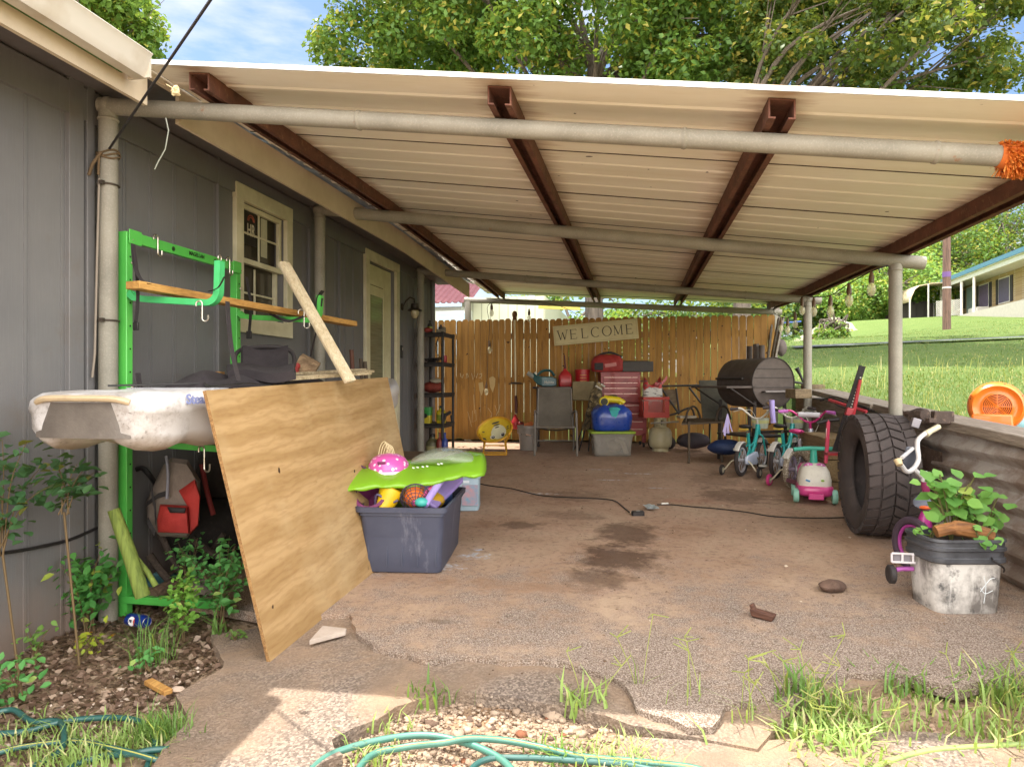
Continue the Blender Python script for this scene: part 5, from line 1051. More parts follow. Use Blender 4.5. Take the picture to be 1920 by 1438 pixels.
for p_ in ((.15, -.03, .90), (.11, -.05, .86)): MB().tube([p_, (p_[0]+.08, p_[1]-.03, p_[2]-.05)], .012, 8).build('foot_cap', M('#cfc9bb', .5), CF)
# tool chest
CH_ = M('#8e2f2c', .45, .1, c2='#6f2422', sc_=5, coat=.15); DRW = M('#a0504a', .4, .2, c2='#84403b')
TC = thing('tool_chest', 'dull red rolling tool chest with slim drawers by the back fence', 'tool chest', floor_at(1160, 9.45), TH)
MB().box((0, 0, .88), (.54, .32, .44)).build('upper_box', CH_, TC, bev=.006)
MB().box((.02, 0, .43), (.66, .38, .46)).build('cabinet', CH_, TC, bev=.006)
MB().box((0, 0, 1.10), (.55, .33, .03)).build('lid', CH_, TC, bev=.006)
for k, z in enumerate((1.03, .95, .87, .79)):
    dr_ = MB().box((0, -.165, z-.02), (.47, .012, .066)).build('drawer', CH_, TC, bev=.002); MB().box((0, -.176, z+.002), (.46, .014, .016)).build('pull', M('#b58a80', .3, .6), dr_, bev=.003)
for z in (.60, .48, .36, .25):
    dr_ = MB().box((.02, -.195, z-.02), (.56, .012, .10)).build('drawer', CH_, TC, bev=.002); MB().box((.02, -.206, z+.02), (.55, .014, .016)).build('pull', M('#b58a80', .3, .6), dr_, bev=.003)
for s_ in (-.25, .32):
    MB().box((s_, -.15, .14), (.05, .05, .14)).build('leg', CH_, TC); 
    for y_ in (-.13, .13): MB().lathe([(.001, -.012), (.035, -.012), (.035, .012), (.001, .012)], (s_, y_, .036), 14, Matrix.Rotation(PI/2, 3, 'Y')).build('wheel', BLK, TC)
MB().tube([(.30, -.08, .98), (.37, -.08, .98), (.37, .08, .98), (.30, .08, .98)], .008, 8).build('side_handle', M('#3a2523', .4), TC)
TC.scale = (1, 1, .92)
def tcp(x, y, z): z *= .922; return Vector(TC.location)+Vector((x*CT-y*ST, x*ST+y*CT, z))
TBG = thing('tool_bag', 'red and black zipped tool bag on top of the tool chest', 'tool bag', tcp(-.16, 0, 1.117), TH)
b = MB(); b.loft([rrect(.40, .22, .06, 0), rrect(.44, .25, .07, .03), rrect(.44, .25, .08, .14), rrect(.36, .18, .07, .21), rrect(.22, .08, .03, .235)]); b.build('body', M('#9d2c28', .7, c2='#7d211f'), TBG, smooth=60)
MB().tube(sm([(-.20, -.03, .15), (-.1, -.02, .235), (.05, -.02, .262), (.20, -.02, .20)]), .016, 8).build('zip_flap', BLK, TBG)
MB().box((.03, -.128, .09), (.16, .012, .05), (0, -.15, 0)).build('badge', M('#b9706a', .5), TBG, bev=.004); MB().box((-.13, -.128, .07), (.12, .014, .10)).build('pocket', BLK, TBG, bev=.006)
MB().box((0, 0, .07), (.42, .26, .14)).box((0, 0, .146), (.36, .04, .012)).build('black_case', M('#3d3832', .6), label='black tool case beside the red tool bag on the chest', cat='case', loc=tcp(.25, .03, 1.117), rot=(0, 0, TH), bev=.006)

# clear tote + blue bag + pump
CLT = M('#a9a49b', .2, alpha=.38, grime=.1)
T3 = tote('clear_tote', 'clear plastic tote with a green lid under the bulging blue bag', floor_at(1146, 8.65), TH, .52, .36, .275, CLT, M('#8aa62c', .45), tp=.86, open_=True, rim=.02)
MB().ball((0, 0, 0), .09, 16, (1.1, .7, .9), .12, seed=4).build('white_cloth', M('#b3a792', .9), label='crumpled cream cloth inside the clear tote', cat='cloth', loc=Vector(T3.location)+Vector((.04, .0, .115)), sub=1)
MB().tube(sm([(.0, 0, .08), (.08, 0, .05), (.12, 0, -.03), (.14, 0, -.09)]), [.03]*19, 10).build('cream_hose', M('#b9ad95', .7), label='cream ribbed tube beside the cloth in the clear tote', cat='tube', loc=Vector(T3.location)+Vector((.05, -.08, .12)))
BB = thing('blue_bag', 'bulging blue plastic bag of clothes on the green tote lid', 'bag', Vector(T3.location)+Vector((0, 0, .312)), TH)
b = MB(); rn = random.Random(4); rings = []
for i, (s_, z) in enumerate(((.90, 0), (1.0, .015), (1.02, .08), (1.05, .16), (1.03, .22), (.92, .27), (.70, .31), (.3, .33))):
    rings.append([Vector((.24*s_*math.copysign(abs(math.cos(a))**.6, math.cos(a))*(1+.03*math.sin(a*7+i)), .17*s_*math.copysign(abs(math.sin(a))**.6, math.sin(a))*(1+.04*math.sin(a*9+i*1.3)), z+.012*math.sin(a*5+i)*(i > 3))) for a in [2*PI*k/36 for k in range(36)]])
BLU = M('#24459c', .3, c2='#1a337c', coat=.3, bump=.3, bs=18); b.loft(rings).build('sack', BLU, BB, smooth=60)
b = MB(); b.add([(-.045, -.181, .26), (.075, -.181, .275), (.055, -.178, .20), (.015, -.181, .14), (-.025, -.18, .20)], [(0, 4, 3, 2, 1)]); b.ball((.02, -.155, .27), .06, 12, (1.2, .6, .5), .1); b.build('teal_cloth', M('#3aa2a2', .8), BB)
PM = thing('air_pump', 'bright yellow electric air blower lying on the blue bag', 'air pump', Vector(T3.location)+Vector((-.01, -.03, .675)), TH)
YP = M('#d8c41c', .35, c2='#c2ac14', coat=.3); ry90 = Matrix.Rotation(PI/2, 3, 'Y')
MB().lathe([(.001, -.03), (.055, -.03), (.062, -.02), (.062, .03), (.05, .045), (.001, .045)], (-.085, -.02, .0), 26, Matrix.Rotation(PI/2, 3, 'X')).build('fan_housing', YP, PM)
MB().tube(sm([(-.08, .0, .035), (.0, .0, .028), (.08, 0, .02), (.15, 0, .0), (.17, 0, -.02)]), [.045]*8+[.042]*8+[.034]*9, 14).build('body', YP, PM)
MB().lathe([(.045, -.052), (.045, -.046), (.036, -.046), (.036, -.052)], (-.085, -.02, 0), 24, Matrix.Rotation(-PI/2, 3, 'X')).build('grille', M('#3c3a1a', .5), PM)
for z in (-.024, -.012, 0, .012, .024): MB().box((-.085, -.066, z), (.066, .004, .004)).build('grille_bar', M('#5a5520', .5), PM)
MB().tube([(-.03, 0, .06), (.02, 0, .078), (.09, 0, .065)], .012, 8).build('handle', M('#4b4520', .5), PM)
MB().box((.12, 0, -.045), (.03, .06, .05)).build('foot', YP, PM, bev=.004)

# red milk crate hanging on chest side, with charcoal bag
MK = thing('milk_crate', 'red milk crate with a diamond lattice holding a red and white bag', 'crate', W(1226, 782, 9.05), TH)
RDC = M('#b02f1d', .5, c2='#912617'); b = MB(); wK, dK, hK = .33, .33, .27
for y_ in (-dK/2, dK/2):
    b.box((0, y_, .035), (wK, .012, .07)); b.box((0, y_, hK-.02), (wK, .012, .04)); 
    for s_ in (-1, 1): b.box((s_*(wK/2-.03), y_, hK/2), (.06, .0118, hK-.1))
    for k in range(9):
        x = -.13+.032*k
        for s_ in (-1, 1):
            x0, x1 = x, x+s_*.10; x0_, x1_ = max(-.11, min(.11, x0)), max(-.11, min(.11, x1))
            if abs(x1_-x0_) > .02: b.beam((x0_, y_, .07+.15*(abs(x0_-x0)/.10)), (x1_, y_, .07+.15*(abs(x1_-x0)/.10)), .010, .009, (0, 1, 0))
for s_ in (-1, 1):
    b.box((s_*wK/2, 0, .035), (.012, dK-.013, .07)); b.box((s_*wK/2, 0, hK-.02), (.012, dK-.013, .04)); b.box((s_*wK/2, 0, hK/2), (.012, dK*.5, hK-.11))
b.box((0, 0, .006), (wK-.013, dK-.013, .01)); b.build('crate_shell', RDC, MK)
MK.rotation_euler = (0, 0, TH)
BG = thing('charcoal_bag', 'torn open red and white paper bag standing in the red crate', 'bag', Vector(MK.location)+Vector((-.02, .0, .013)), TH)
t = NT('printed_bag'); z_ = t.n.new('ShaderNodeSeparateXYZ'); t.l(t.pos(True), z_.inputs[0]); bc = t.mix(t.math('GREATER_THAN', t.math('ADD', z_.outputs['Z'], t.math('MULTIPLY', t.noise(t.pos(True), 8, 3), .12)), .43), hx('#c4c2ba'), hx('#b0302c'))
bc = t.mix(t.ramp(t.noise(t.mapp(t.pos(True), (1, 1, 3)), 14, 3, .6), .56, .60), bc, hx('#5c5a58')); BGM = t.done(bc, .5)
b = MB(); rn = random.Random(6); b.loft([[Vector(((.13*sc1)*math.copysign(abs(math.cos(a))**.5, math.cos(a)), (.08*sc1)*math.copysign(abs(math.sin(a))**.5, math.sin(a)), z+zz*math.sin(a*2+1)+.03*zz*10*rn.uniform(-1, 1))) for a in [2*PI*k/20 for k in range(20)]] for sc1, z, zz in ((.95, 0, 0), (1.0, .1, 0), (1.0, .25, 0), (.95, .38, .0), (.85, .46, .06))], cap=False); b.build('sack', BGM, BG, smooth=60)
b = MB(); b.sheet(lambda u, v: (.03+.16*u, -.03, .40+.10*u+.05*v-.05*math.sin(u*3)), 4, 3, thick=.003); b.build('torn_flap', REDP, BG)

# propane tank
PT = thing('propane_tank', 'cream propane cylinder on the floor below the red crate', 'gas cylinder', floor_at(1238, 8.95), TH)
CRM = M('#b3a987', .45, c2='#9c9270', sc_=5)
MB().lathe([(.001, .03), (.10, .035), (.135, .06), (.148, .10), (.15, .14), (.152, .185), (.15, .19), (.148, .24), (.135, .28), (.10, .31), (.06, .325), (.001, .33)], (0, 0, 0), 30).build('cylinder', CRM, PT, smooth=50)
MB().lathe([(.10, 0), (.105, .0), (.105, .04), (.10, .04)], (0, 0, 0), 24).build('foot_ring', CRM, PT)
b = MB(); 
for k in range(18):
    a0 = R(-60)+R(300)*k/18+PI/2; a1 = R(-60)+R(300)*(k+1)/18+PI/2
    for a, c_, z0, z1 in ((a0, a1, .31, .44),):
        if 2 < k < 5 or 13 < k < 16: zz = ((.31, .35), (.41, .44))
        else: zz = ((.31, .44),)
        for z0, z1 in zz: b.quad((.082*math.cos(a), .082*math.sin(a), z0), (.082*math.cos(c_), .082*math.sin(c_), z0), (.082*math.cos(c_), .082*math.sin(c_), z1), (.082*math.cos(a), .082*math.sin(a), z1))
o = b.build('collar', CRM, PT); md = o.modifiers.new('solid', 'SOLIDIFY'); md.thickness = .005
MB().lathe([(.02, .32), (.02, .38), (.03, .38), (.03, .40), (.001, .41)], (0, 0, 0), 14).build('valve', M('#4a4438', .5, .5), PT)

# tube frame (black) behind
FRM = thing('metal_frame', 'dark tubular metal frame leaning on the fence behind the gas cylinder', 'frame', floor_at(1290, 9.5), TH, world=True)
def D(px, py, d): return W(px, py, d)
for l in ([(1230, 724), (1330, 722)], [(1233, 728), (1268, 776)], [(1288, 726), (1312, 756)], [(1262, 728), (1268, 772)], [(1240, 780), (1262, 775), (1292, 765), (1300, 790)]):
    MB().tube(sm([D(x, y_, 9.35) for x, y_ in l], 4), .014, 8).build('tube', M('#33302c', .5, .3), FRM)
MB().tube([D(1232, 724, 9.35), floor_at(1226, 9.45)], .014, 8).build('tube', M('#33302c', .5, .3), FRM)
MB().tube([D(1330, 722, 9.35), floor_at(1332, 9.45)], .014, 8).build('tube', M('#33302c', .5, .3), FRM)
MB().box((0, 0, 0), (.16, .02, .22), (.2, 0, .1)).build('brown_board', wood('#8d7a60', '#6a5a44', 'X'), label='small faded brown panel propped on the fence behind the metal frame', cat='panel', loc=W(1258, 745, 9.55), bev=.003)
# wooden bench with book; chair 2
BN = thing('patio_bench', 'brown metal lounge chair with a high back and curved arms right of the gas cylinder', 'chair', floor_at(1320, 8.6), TH, world=True)
BRN = M('#584b3c', .6, .3); 
cb = floor_at(1345, 8.6)
b = MB(); P4 = [W(1310, 786, 8.35), W(1362, 786, 8.35), W(1370, 713, 8.8), W(1316, 713, 8.8)]
b.sheet(lambda u, v: P4[0].lerp(P4[1], u).lerp(P4[3].lerp(P4[2], u), v), 6, 6, thick=.012); b.build('backrest', M('#5b574a', .8, c2='#4a473d', bump=.3), BN)
b = MB(); Q4 = [W(1255, 793, 8.0), W(1345, 790, 8.0), W(1362, 785, 8.4), W(1275, 782, 8.4)]; b.sheet(lambda u, v: Q4[0].lerp(Q4[1], u).lerp(Q4[3].lerp(Q4[2], u), v), 6, 4, thick=.02); b.build('seat', BRN, BN)
for px_ in (1275, 1336):
    MB().tube(sm([W(px_-8, 790, 8.1), W(px_-2, 770, 8.15), W(px_+10, 762, 8.2), W(px_+22, 768, 8.3), W(px_+30, 786, 8.35)]), .013, 8).build('arm', BRN, BN)
for px_, d_ in ((1336, 8.0), (1270, 8.0), (1360, 8.5)): MB().tube([W(px_, 790, d_), floor_at(px_, d_)], .015, 8).build('leg', BRN, BN)
MB().tube([W(1208, 792, 8.4), W(1260, 790, 8.3)], .010, 8).build('rail', M('#7b7568', .5), BN)
MB().box((0, 0, .012), (.20, .14, .022), (0, 0, .25)).box((0, 0, -.002), (.19, .13, .006), (0, 0, .25)).build('magazine', M('#a49a88', .6, c2='#7b7262'), label='thick magazine left on the brown lounge chair', cat='magazine', loc=W(1287, 783, 8.15), bev=.002)
bag('dark_bag', 1300, 826, 8.9, .15, (1.5, .8, .7), M('#332f33', .8, c2='#4a3f45'), 'dark bag on the floor under the brown lounge chair', 'bag', 8)
bag('black_sack', 1240, 830, 9.2, .16, (1.2, .8, .8), M('#2b2523', .9), 'black sack on the floor behind the gas cylinder', 'sack', 9)
bag('navy_bag', 1362, 838, 7.95, .165, (1.3, .9, .55), M('#22355e', .6, c2='#182747', bump=.3, bs=20), 'dark blue bag on the floor behind the first teal bike', 'bag', 12)

# ---------------- grill ----------------
GR = thing('barrel_grill', 'black barrel smoker grill with a side shelf and a front handle', 'grill', floor_at(1420, 7.9), TH, world=False)
GM = M('#5d524b', .7, .15, c2='#463d38', sc_=4); GD = M('#3b3430', .6, .3)
# end face towards the photographer, barrel axis runs back-left
gx = R(108); ax = Vector((math.cos(gx), math.sin(gx), 0)); sd = Vector((math.sin(gx), -math.cos(gx), 0))
Lb = .66; rb = .285; zc_ = .93; f0 = Vector((.10, -.22, zc_))
def circ(c_, r_, n=40): return [c_+sd*r_*math.cos(a)+Vector((0, 0, r_*math.sin(a))) for a in [2*PI*k/n for k in range(n)]]
b = MB(); b.loft([circ(f0, rb), circ(f0+ax*Lb, rb)]); b.build('barrel', GM, GR, smooth=40)
MB().tube([f0+sd*rb*math.cos(a)+Vector((0, 0, rb*math.sin(a)))-ax*.004 for a in [2*PI*k/40 for k in range(40)]], .006, 6, closed=True).build('rim', GD, GR)
b = MB()
for z in (.16, .06, -.05): b.beam(f0-ax*.008+sd*(-math.sqrt(rb**2-z*z)+.015)+Vector((0, 0, z)), f0-ax*.008+sd*(math.sqrt(rb**2-z*z)-.015)+Vector((0, 0, z)), .004, .006)
b.build('panel_seam', M('#39322d', .6), GR)
hb = f0-ax*.06+Vector((0, 0, -.10)); MB().tube([hb-sd*.16, hb+sd*.19], .014, 10).build('door_handle', M('#7d7570', .4, .5), GR)
for s_ in (-.15, .18): MB().tube([hb+sd*s_, hb+sd*s_+ax*.06], .008, 8).build('handle_bracket', GD, GR)
lh = f0+ax*.35-sd*(rb+.05)+Vector((0, 0, .05)); MB().tube([lh-ax*.25, lh+ax*.25], .013, 8).build('lid_handle', GD, GR)
for s_ in (-.2, .2): MB().tube([lh+ax*s_, lh+ax*s_+sd*.06], .008, 8).build('handle_bracket', GD, GR)
sh0 = f0-sd*(rb+.16)+Vector((0, 0, -.06)); b = MB(); b.loft([[sh0+ax*a+sd*c_+Vector((0, 0, z)) for a, c_, z in ((0, -.17, 0), (0, .2, 0), (0, .2, .025), (0, -.17, .025))], [sh0+ax*(.7)+sd*c_+Vector((0, 0, z)) for c_, z in ((-.17, 0), (.2, 0), (.2, .025), (-.17, .025))]]); b.build('side_shelf', GM, GR, bev=.003)
for s_ in (0, .68): MB().tube([sh0+ax*s_+sd*-.12, sh0+ax*s_+sd*.22+Vector((0, 0, -.2))], .009, 8).build('shelf_brace', GD, GR)
for a_ in (.06, .70):
    for s_ in (-.2, .2): MB().tube([f0+ax*a_+sd*s_+Vector((0, 0, -.2)), Vector((f0+ax*a_+sd*s_*1.15).to_tuple()[:2]+(0.0,))], .022, 4).build('leg', GD, GR)
MB().beam(f0+ax*.0-sd*.23+Vector((0, 0, -.55)), f0+ax*.0+sd*.23+Vector((0, 0, -.55)), .03, .03).build('cross_bar', GD, GR)
b = MB(); b.loft([[f0+ax*a_+sd*s_+Vector((0, 0, z-.62)) for s_, z in ((-.24, 0), (.24, 0), (.24, .02), (-.24, .02))] for a_ in (.04, .72)]); b.build('lower_shelf', GD, GR)
for k, a_ in enumerate((.30, .40, .52)):
    q = f0+ax*a_+sd*.08; MB().tube([q+Vector((0, 0, .22)), q+Vector((0, 0, .44+.02*(k % 2)))], .035, 14).build('chimney', GM, GR)
MB().tube([f0+sd*.0-ax*.05+Vector((-.1, 0, -.22)), f0-ax*.06+Vector((-.04, 0, -.28))], .01, 8).build('lever', M('#8c6a3c', .5), GR)
# leaning boards at the fence end, far clutter
for k, (x0, x1, w_, l) in enumerate(((1438, 1448, .05, 'thin grey board standing nearest the fence end'), (1444, 1461, .07, 'grey weathered board leaning second from the fence end'), (1449, 1468, .08, 'widest grey board leaning at the fence end'))):
    MB().beam(W(x0, 690, 9.3-.1*k), W(x1, 596, 9.5-.1*k), w_, .025, (1, .2, 0)).build('leaning_board', GRW, label=l, cat='board', group='grey boards leaning at the fence end', bev=.002)
bag('grey_sack', 1465, 652, 9.6, .11, (.7, .7, 1.1), M('#5f5552', .9), 'dark bundle of rags hanging past the end of the fence', 'bundle', 14)
MB().tube([W(1465, 606, 9.6), W(1502, 603, 9.6)], .012, 8).build('blue_pole', M('#3c5a9a', .5), label='short blue pole end sticking out past the fence end', cat='pole')

# ---------------- bikes ----------------
def wheel(par, x, r_, tyre, rim, spoke, w_=.021, y=0, ns=14):
    wh = MB().tube([(x+(r_-w_)*math.cos(a), y, r_+(r_-w_)*math.sin(a)) for a in [2*PI*k/36 for k in range(36)]], w_, 10, closed=True).build('tyre', tyre, par)
    MB().tube([(x+(r_-2.1*w_)*math.cos(a), y, r_+(r_-2.1*w_)*math.sin(a)) for a in [2*PI*k/36 for k in range(36)]], w_*.55, 8, closed=True).build('rim', rim, wh)
    b = MB()
    for k in range(ns):
        a = 2*PI*k/ns; s_ = .018 if k % 2 else -.018; b.tube([(x, y+s_, r_), (x+(r_-2.2*w_)*math.cos(a+.12), y, r_+(r_-2.2*w_)*math.sin(a+.12))], .0022, 4)
    b.tube([(x, y-.03, r_), (x, y+.03, r_)], .016, 10); b.build('spokes', spoke, wh); return wh
def bike(label, loc, rz, fr_, tyre, rim, guard, saddle, bar, grip, basket=True, tw=None, scale=1.0, twc=None, pad=None, knob=False):
    T = thing('kids_bike', label, 'bicycle', loc, rz, None); r_ = .175
    wheel(T, 0, r_, tyre, rim, rim, .027 if knob else .022); wheel(T, .66, r_, tyre, rim, rim, .027 if knob else .022)
    b = MB(); hd0, hd1 = (.54, 0, .42), (.515, 0, .53); bb = (.27, 0, .18)
    b.tube(sm([hd1, (.49, 0, .45), (.40, 0, .30), (.31, 0, .22), bb]), .022, 10); b.tube([hd0, hd1], .024, 12)
    b.tube([bb, (.20, 0, .45)], .017, 10); b.tube(sm([(.505, 0, .47), (.38, 0, .33), (.24, 0, .31)]), .014, 8)
    for s_ in (-1, 1): b.tube([(.24, 0, .33), (.12, s_*.04, .27), (0, s_*.045, r_)], .009, 8); b.tube([bb, (.12, s_*.04, .165), (0, s_*.045, r_)], .009, 8)
    b.build('frame', fr_, T)
    b = MB()
    for s_ in (-1, 1): b.tube(sm([(.54, s_*.01, .42), (.565, s_*.042, .38), (.66, s_*.042, r_)]), .010, 8)
    b.build('fork', fr_, T)
    MB().tube([(.20, 0, .43), (.185, 0, .50)], .012, 8).build('seat_post', STEEL, T)
    b = MB(); b.loft([[Vector((x, w1*math.cos(a), .515+h_*math.sin(a)+lift)) for a in [2*PI*k/14 for k in range(14)]] for x, w1, h_, lift in ((.07, .02, .012, .022), (.09, .06, .022, .015), (.14, .068, .024, .008), (.20, .045, .02, .004), (.27, .022, .016, 0), (.31, .012, .010, -.004))]); b.build('saddle', saddle, T)
    if basket: MB().tube(sm([(.075, -.05, .50), (.068, 0, .498), (.075, .05, .50)]), .008, 6).build('saddle_stripe', M('#d8b84a', .4), T)
    MB().tube([hd1, (.49, 0, .60)], .013, 8).build('stem', bar, T)
    b = MB(); pts = sm([(.40, -.24, .70), (.44, -.17, .71), (.48, -.11, .66), (.49, -.04, .605), (.49, .04, .605), (.48, .11, .66), (.44, .17, .71), (.40, .24, .70)]); b.tube(pts, .0105, 8); b.build('handlebar', bar, T)
    for s_ in (-1, 1):
        MB().tube([(.425, s_*.19, .707), (.385, s_*.27, .70)], .017, 10).build('grip', grip, T)
        MB().tube(sm([(.455, s_*.15, .70), (.49, s_*.19, .69), (.47, s_*.26, .67)]), .006, 6).build('brake_lever', M('#c9c2b6', .4), T)
        MB().tube(sm([(.46, s_*.12, .69), (.60, s_*.10, .68), (.62, s_*.04, .56), (.58, 0, .45)]), .0035, 6).build('brake_cable', M('#cfc8b8', .5), T)
    if pad: MB().tube([(.478, -.10, .672), (.478, .10, .672)], .026, 12).build('bar_pad', pad, T)
    if basket:
        b = MB(); b.loft([[Vector((q.y*1+.60, q.x, q.z)) for q in rrect(.19*s_, .12*s_, .04*s_, z)] for s_, z in ((.8, .48), (.82, .482), (1.0, .60), (1.04, .60), (.96, .597), (.78, .49))]); b.build('basket', M('#b8bcae', .5, c2='#a3a892'), T)
        MB().loft([[Vector((q.y*1+.60, q.x, q.z)) for q in rrect(.19*s_, .12*s_, .04*s_, z)] for s_, z in ((.915, .54), (.985, .575))], cap=False).build('basket_band', M('#c7c68a', .5), T)
    b = MB(); b.loft([[Vector((r2*math.cos(a)*1.0, y_, r_+r2*math.sin(a))) for r2, y_ in ((r_+.012, -.03), (r_+.024, -.02), (r_+.024, .02), (r_+.012, .03))] for a in [R(60)+R(85)*k/12 for k in range(13)]]); b.build('mudguard', M('#c6c2ba', .35), T, smooth=50)
    b = MB(); b.loft([[Vector((.66+r2*math.cos(a)*1.0, y_, r_+r2*math.sin(a))) for r2, y_ in ((r_+.012, -.03), (r_+.024, -.02), (r_+.024, .02), (r_+.012, .03))] for a in [R(40)+R(85)*k/12 for k in range(13)]]); b.build('mudguard', M('#c6c2ba', .35), T, smooth=50)
    b = MB(); o2 = [(-.045, .175), (-.03, .135), (.02, .125), (.27, .105), (.33, .14), (.335, .20), (.30, .245), (.24, .25), (.02, .222), (-.03, .215)]; b.prism(o2, Matrix.Translation((0, -.062, 0)), .03); b.build('chain_guard', guard, T, bev=.01)
    MB().tube([(.27, -.09, .18), (.27, .09, .18)], .010, 8).build('axle', STEEL, T)
    for s_, a in ((-1, 1), (1, -1)):
        cr_ = MB().tube([(.27, s_*.088, .18), (.27+a*.03, s_*.09, .18-a*.085)], .009, 8).build('crank', STEEL, T)
        MB().box((.27+a*.03, s_*.13, .18-a*.085), (.075, .075, .022)).build('pedal', M('#d6d1c6', .5), cr_, bev=.006)
    if tw:
        for s_ in (-1, 1):
            MB().tube(sm([(0, s_*.05, r_), (-.02, s_*.10, r_-.02), (-.03, s_*.16, .08), (-.03, s_*.19, .06)]), .008, 8).build('training_bracket', M('#c9c0a8', .5), T)
            twl = MB().tube([(-.03+.042*math.cos(a), s_*.20, .058+.042*math.sin(a)) for a in [2*PI*k/20 for k in range(20)]], .016, 8, closed=True).build('training_wheel', twc or BLK, T)
            MB().lathe([(.001, -.012), (.034, -.012), (.034, .012), (.001, .012)], (-.03, s_*.20, .058), 16, Matrix.Rotation(PI/2, 3, 'X')).build('hub', M('#b8b19c', .5), twl)
    T.scale = (scale,)*3; return T
TEALF = M('#2ba7a3', .3, .1, coat=.4); TYR = M('#37302f', .8, bump=.3, bs=90); WRM = M('#c8c6cc', .35, .2)
SDL = M('#241f20', .5); LIL = M('#c5cde0', .4, c2='#aebbd6'); WBAR = M('#d8d2c4', .35)
p1 = G(1390, 893); p2 = G(1455, 897)
ra = R(62)
BK1 = bike('teal kids bike with white basket, further left of the two teal ones', p1, ra, TEALF, TYR, WRM, LIL, SDL, WBAR, M('#3c3436', .5), tw=True, scale=.97)
BK2 = bike('teal kids bike half hidden behind the pink one', p2, ra-.02, TEALF, TYR, WRM, LIL, SDL, WBAR, M('#3c3436', .5), tw=False, scale=1.0)
for q in (BK1, BK2): q['group'] = 'teal kids bikes'
PKM = M('#d33a86', .35, .1, coat=.3); SILV = M('#c7c7d3', .35, .3)
p3 = G(1484, 914)
KNB = NT('knobbly_tyre'); t = KNB; KNB = t.done(t.mix(t.ramp(t.vor(t.pos(True), 60), .25, .45), hx('#d0c6b4'), hx('#8f8472')), .7, 0, t.bump(t.vor(t.pos(True), 60), .8, .01))
BK3 = bike('silver and pink kids bike with a white padded pink handlebar and pale knobbly tyres', p3, R(58), SILV, KNB, M('#a79ab0', .4), SILV, PKM, PKM, M('#c56fc0', .5), basket=False, tw=True, scale=1.0, twc=PKM, pad=M('#d7d6dc', .6), knob=True)
# white streamers, cable ties of bike 1; tassel
b = MB(); rn = random.Random(8)
for k in range(9):
    x = rn.uniform(-9, 9); b.tube(sm([W(1364, 776, 6.75), W(1364+x*.5, 795, 6.75), W(1364+x, 812+rn.uniform(-5, 6), 6.75)]), .006, 5)
b.build('streamers', M('#b9aedd', .6), label='bunch of pale lilac streamers hanging at the first teal bike handlebar', cat='streamers')
MB().tube([W(1447, 750, 6.9), W(1448, 772, 6.9), W(1450, 793, 6.9)], .026, 12).build('foam_pipe', M('#a79ad6', .5), label='upright lilac foam tube between the two teal bikes', cat='foam tube')
# ride-on toy
RO = thing('ride_on_toy', 'small pink and white ride-on toy car with a teal handlebar and a bow', 'ride-on toy', G(1526, 938), R(-9))
PNK = M('#d6468e', .35, coat=.3); 
MB().loft([[Vector((q.x, q.y+.02, q.z)) for q in rrect(w_, d_, r_, z, 5)] for w_, d_, r_, z in ((.20, .34, .05, .05), (.235, .38, .06, .07), (.235, .38, .06, .11), (.22, .36, .06, .12))]).build('chassis', PNK, RO, smooth=50)
MB().loft([[Vector((q.x, q.y+.0+oy, q.z)) for q in rrect(w_, d_, r_, z, 5)] for w_, d_, r_, z, oy in ((.215, .30, .06, .115, 0), (.215, .30, .06, .16, 0), (.19, .26, .06, .22, .0), (.15, .20, .05, .255, .01), (.08, .12, .04, .27, .02))]).build('body', M('#dcd8cc', .4), RO, smooth=60)
MB().box((0, -.19, .055), (.10, .03, .04)).build('bumper', PNK, RO, bev=.006)
MB().loft([[Vector((q.x, q.y+.16, q.z)) for q in rrect(.20*s_, .14*s_, .04, z)] for s_, z in ((1, .12), (1, .22), (.8, .25))]).build('seat', PNK, RO, smooth=50)
MB().tube([(0, .02, .26), (0, .03, .36)], [.028, .022], 12).build('steering_column', M('#3fae97', .4), RO)
MB().tube(sm([(-.135, 0, .362), (-.06, .02, .37), (0, .03, .372), (.06, .02, .372), (.135, 0, .375)]), .015, 10).build('handlebar', M('#3fae97', .4), RO)
for s_ in (-1, 1):
    bw = MB().ball((s_*.04, -.06, .245), .032, 12, (1.15, .6, 1), rot=(0, s_*.4, 0)).build('bow', M('#c763a8', .4), RO)
    for k in range(5): MB().ball((s_*(.03+.014*(k % 3)), -.082, .23+.018*(k//2)), .005, 8).build('bow_dot', M('#f0e6ee', .5), RO)
    for y_ in (-.12, .17): MB().lathe([(.001, -.018), (.045, -.018), (.05, -.01), (.05, .01), (.045, .018), (.001, .018)], (s_*.125, y_, .05), 18, ry90).build('wheel', M('#8fc7b4', .5), RO)
MB().box((-.05, -.152, .16), (.03, .004, .012), (0, .3, 0)).build('decal', M('#4a8fc0', .5), RO); MB().ball((.045, -.15, .163), .010, 8, (1.2, .3, .8)).build('decal', M('#8fc04a', .5), RO)
MB().ball((0, -.075, .243), .016, 10).build('bow_knot', M('#b24c92', .4), RO)
# cloth roll / stroller push bar near (pink tricycle handle)
MB().tube([W(1478, 900, 6.2), W(1500, 908, 6.0), W(1512, 912, 5.9)], .022, 10).build('push_bar', M('#7d4a5e', .35, .4), label='dark pink metal push bar lying between the pink bike and the ride-on toy', cat='bar')
MB().tube(sm([W(1500, 848, 6.5), W(1512, 850, 6.4), W(1526, 868, 6.3)]), .045, 14).build('helmet_bag', KNB, label='pale rolled sock-like tyre leaning behind the ride-on toy', cat='roll')

# ---------------- timber block, scooter, jack ----------------
TBK = thing('timber_stack', 'weathered timber crate box standing against the retaining wall behind the tyre', 'timber box', (1.62, 5.25, zg(0, 5.2)), 0)

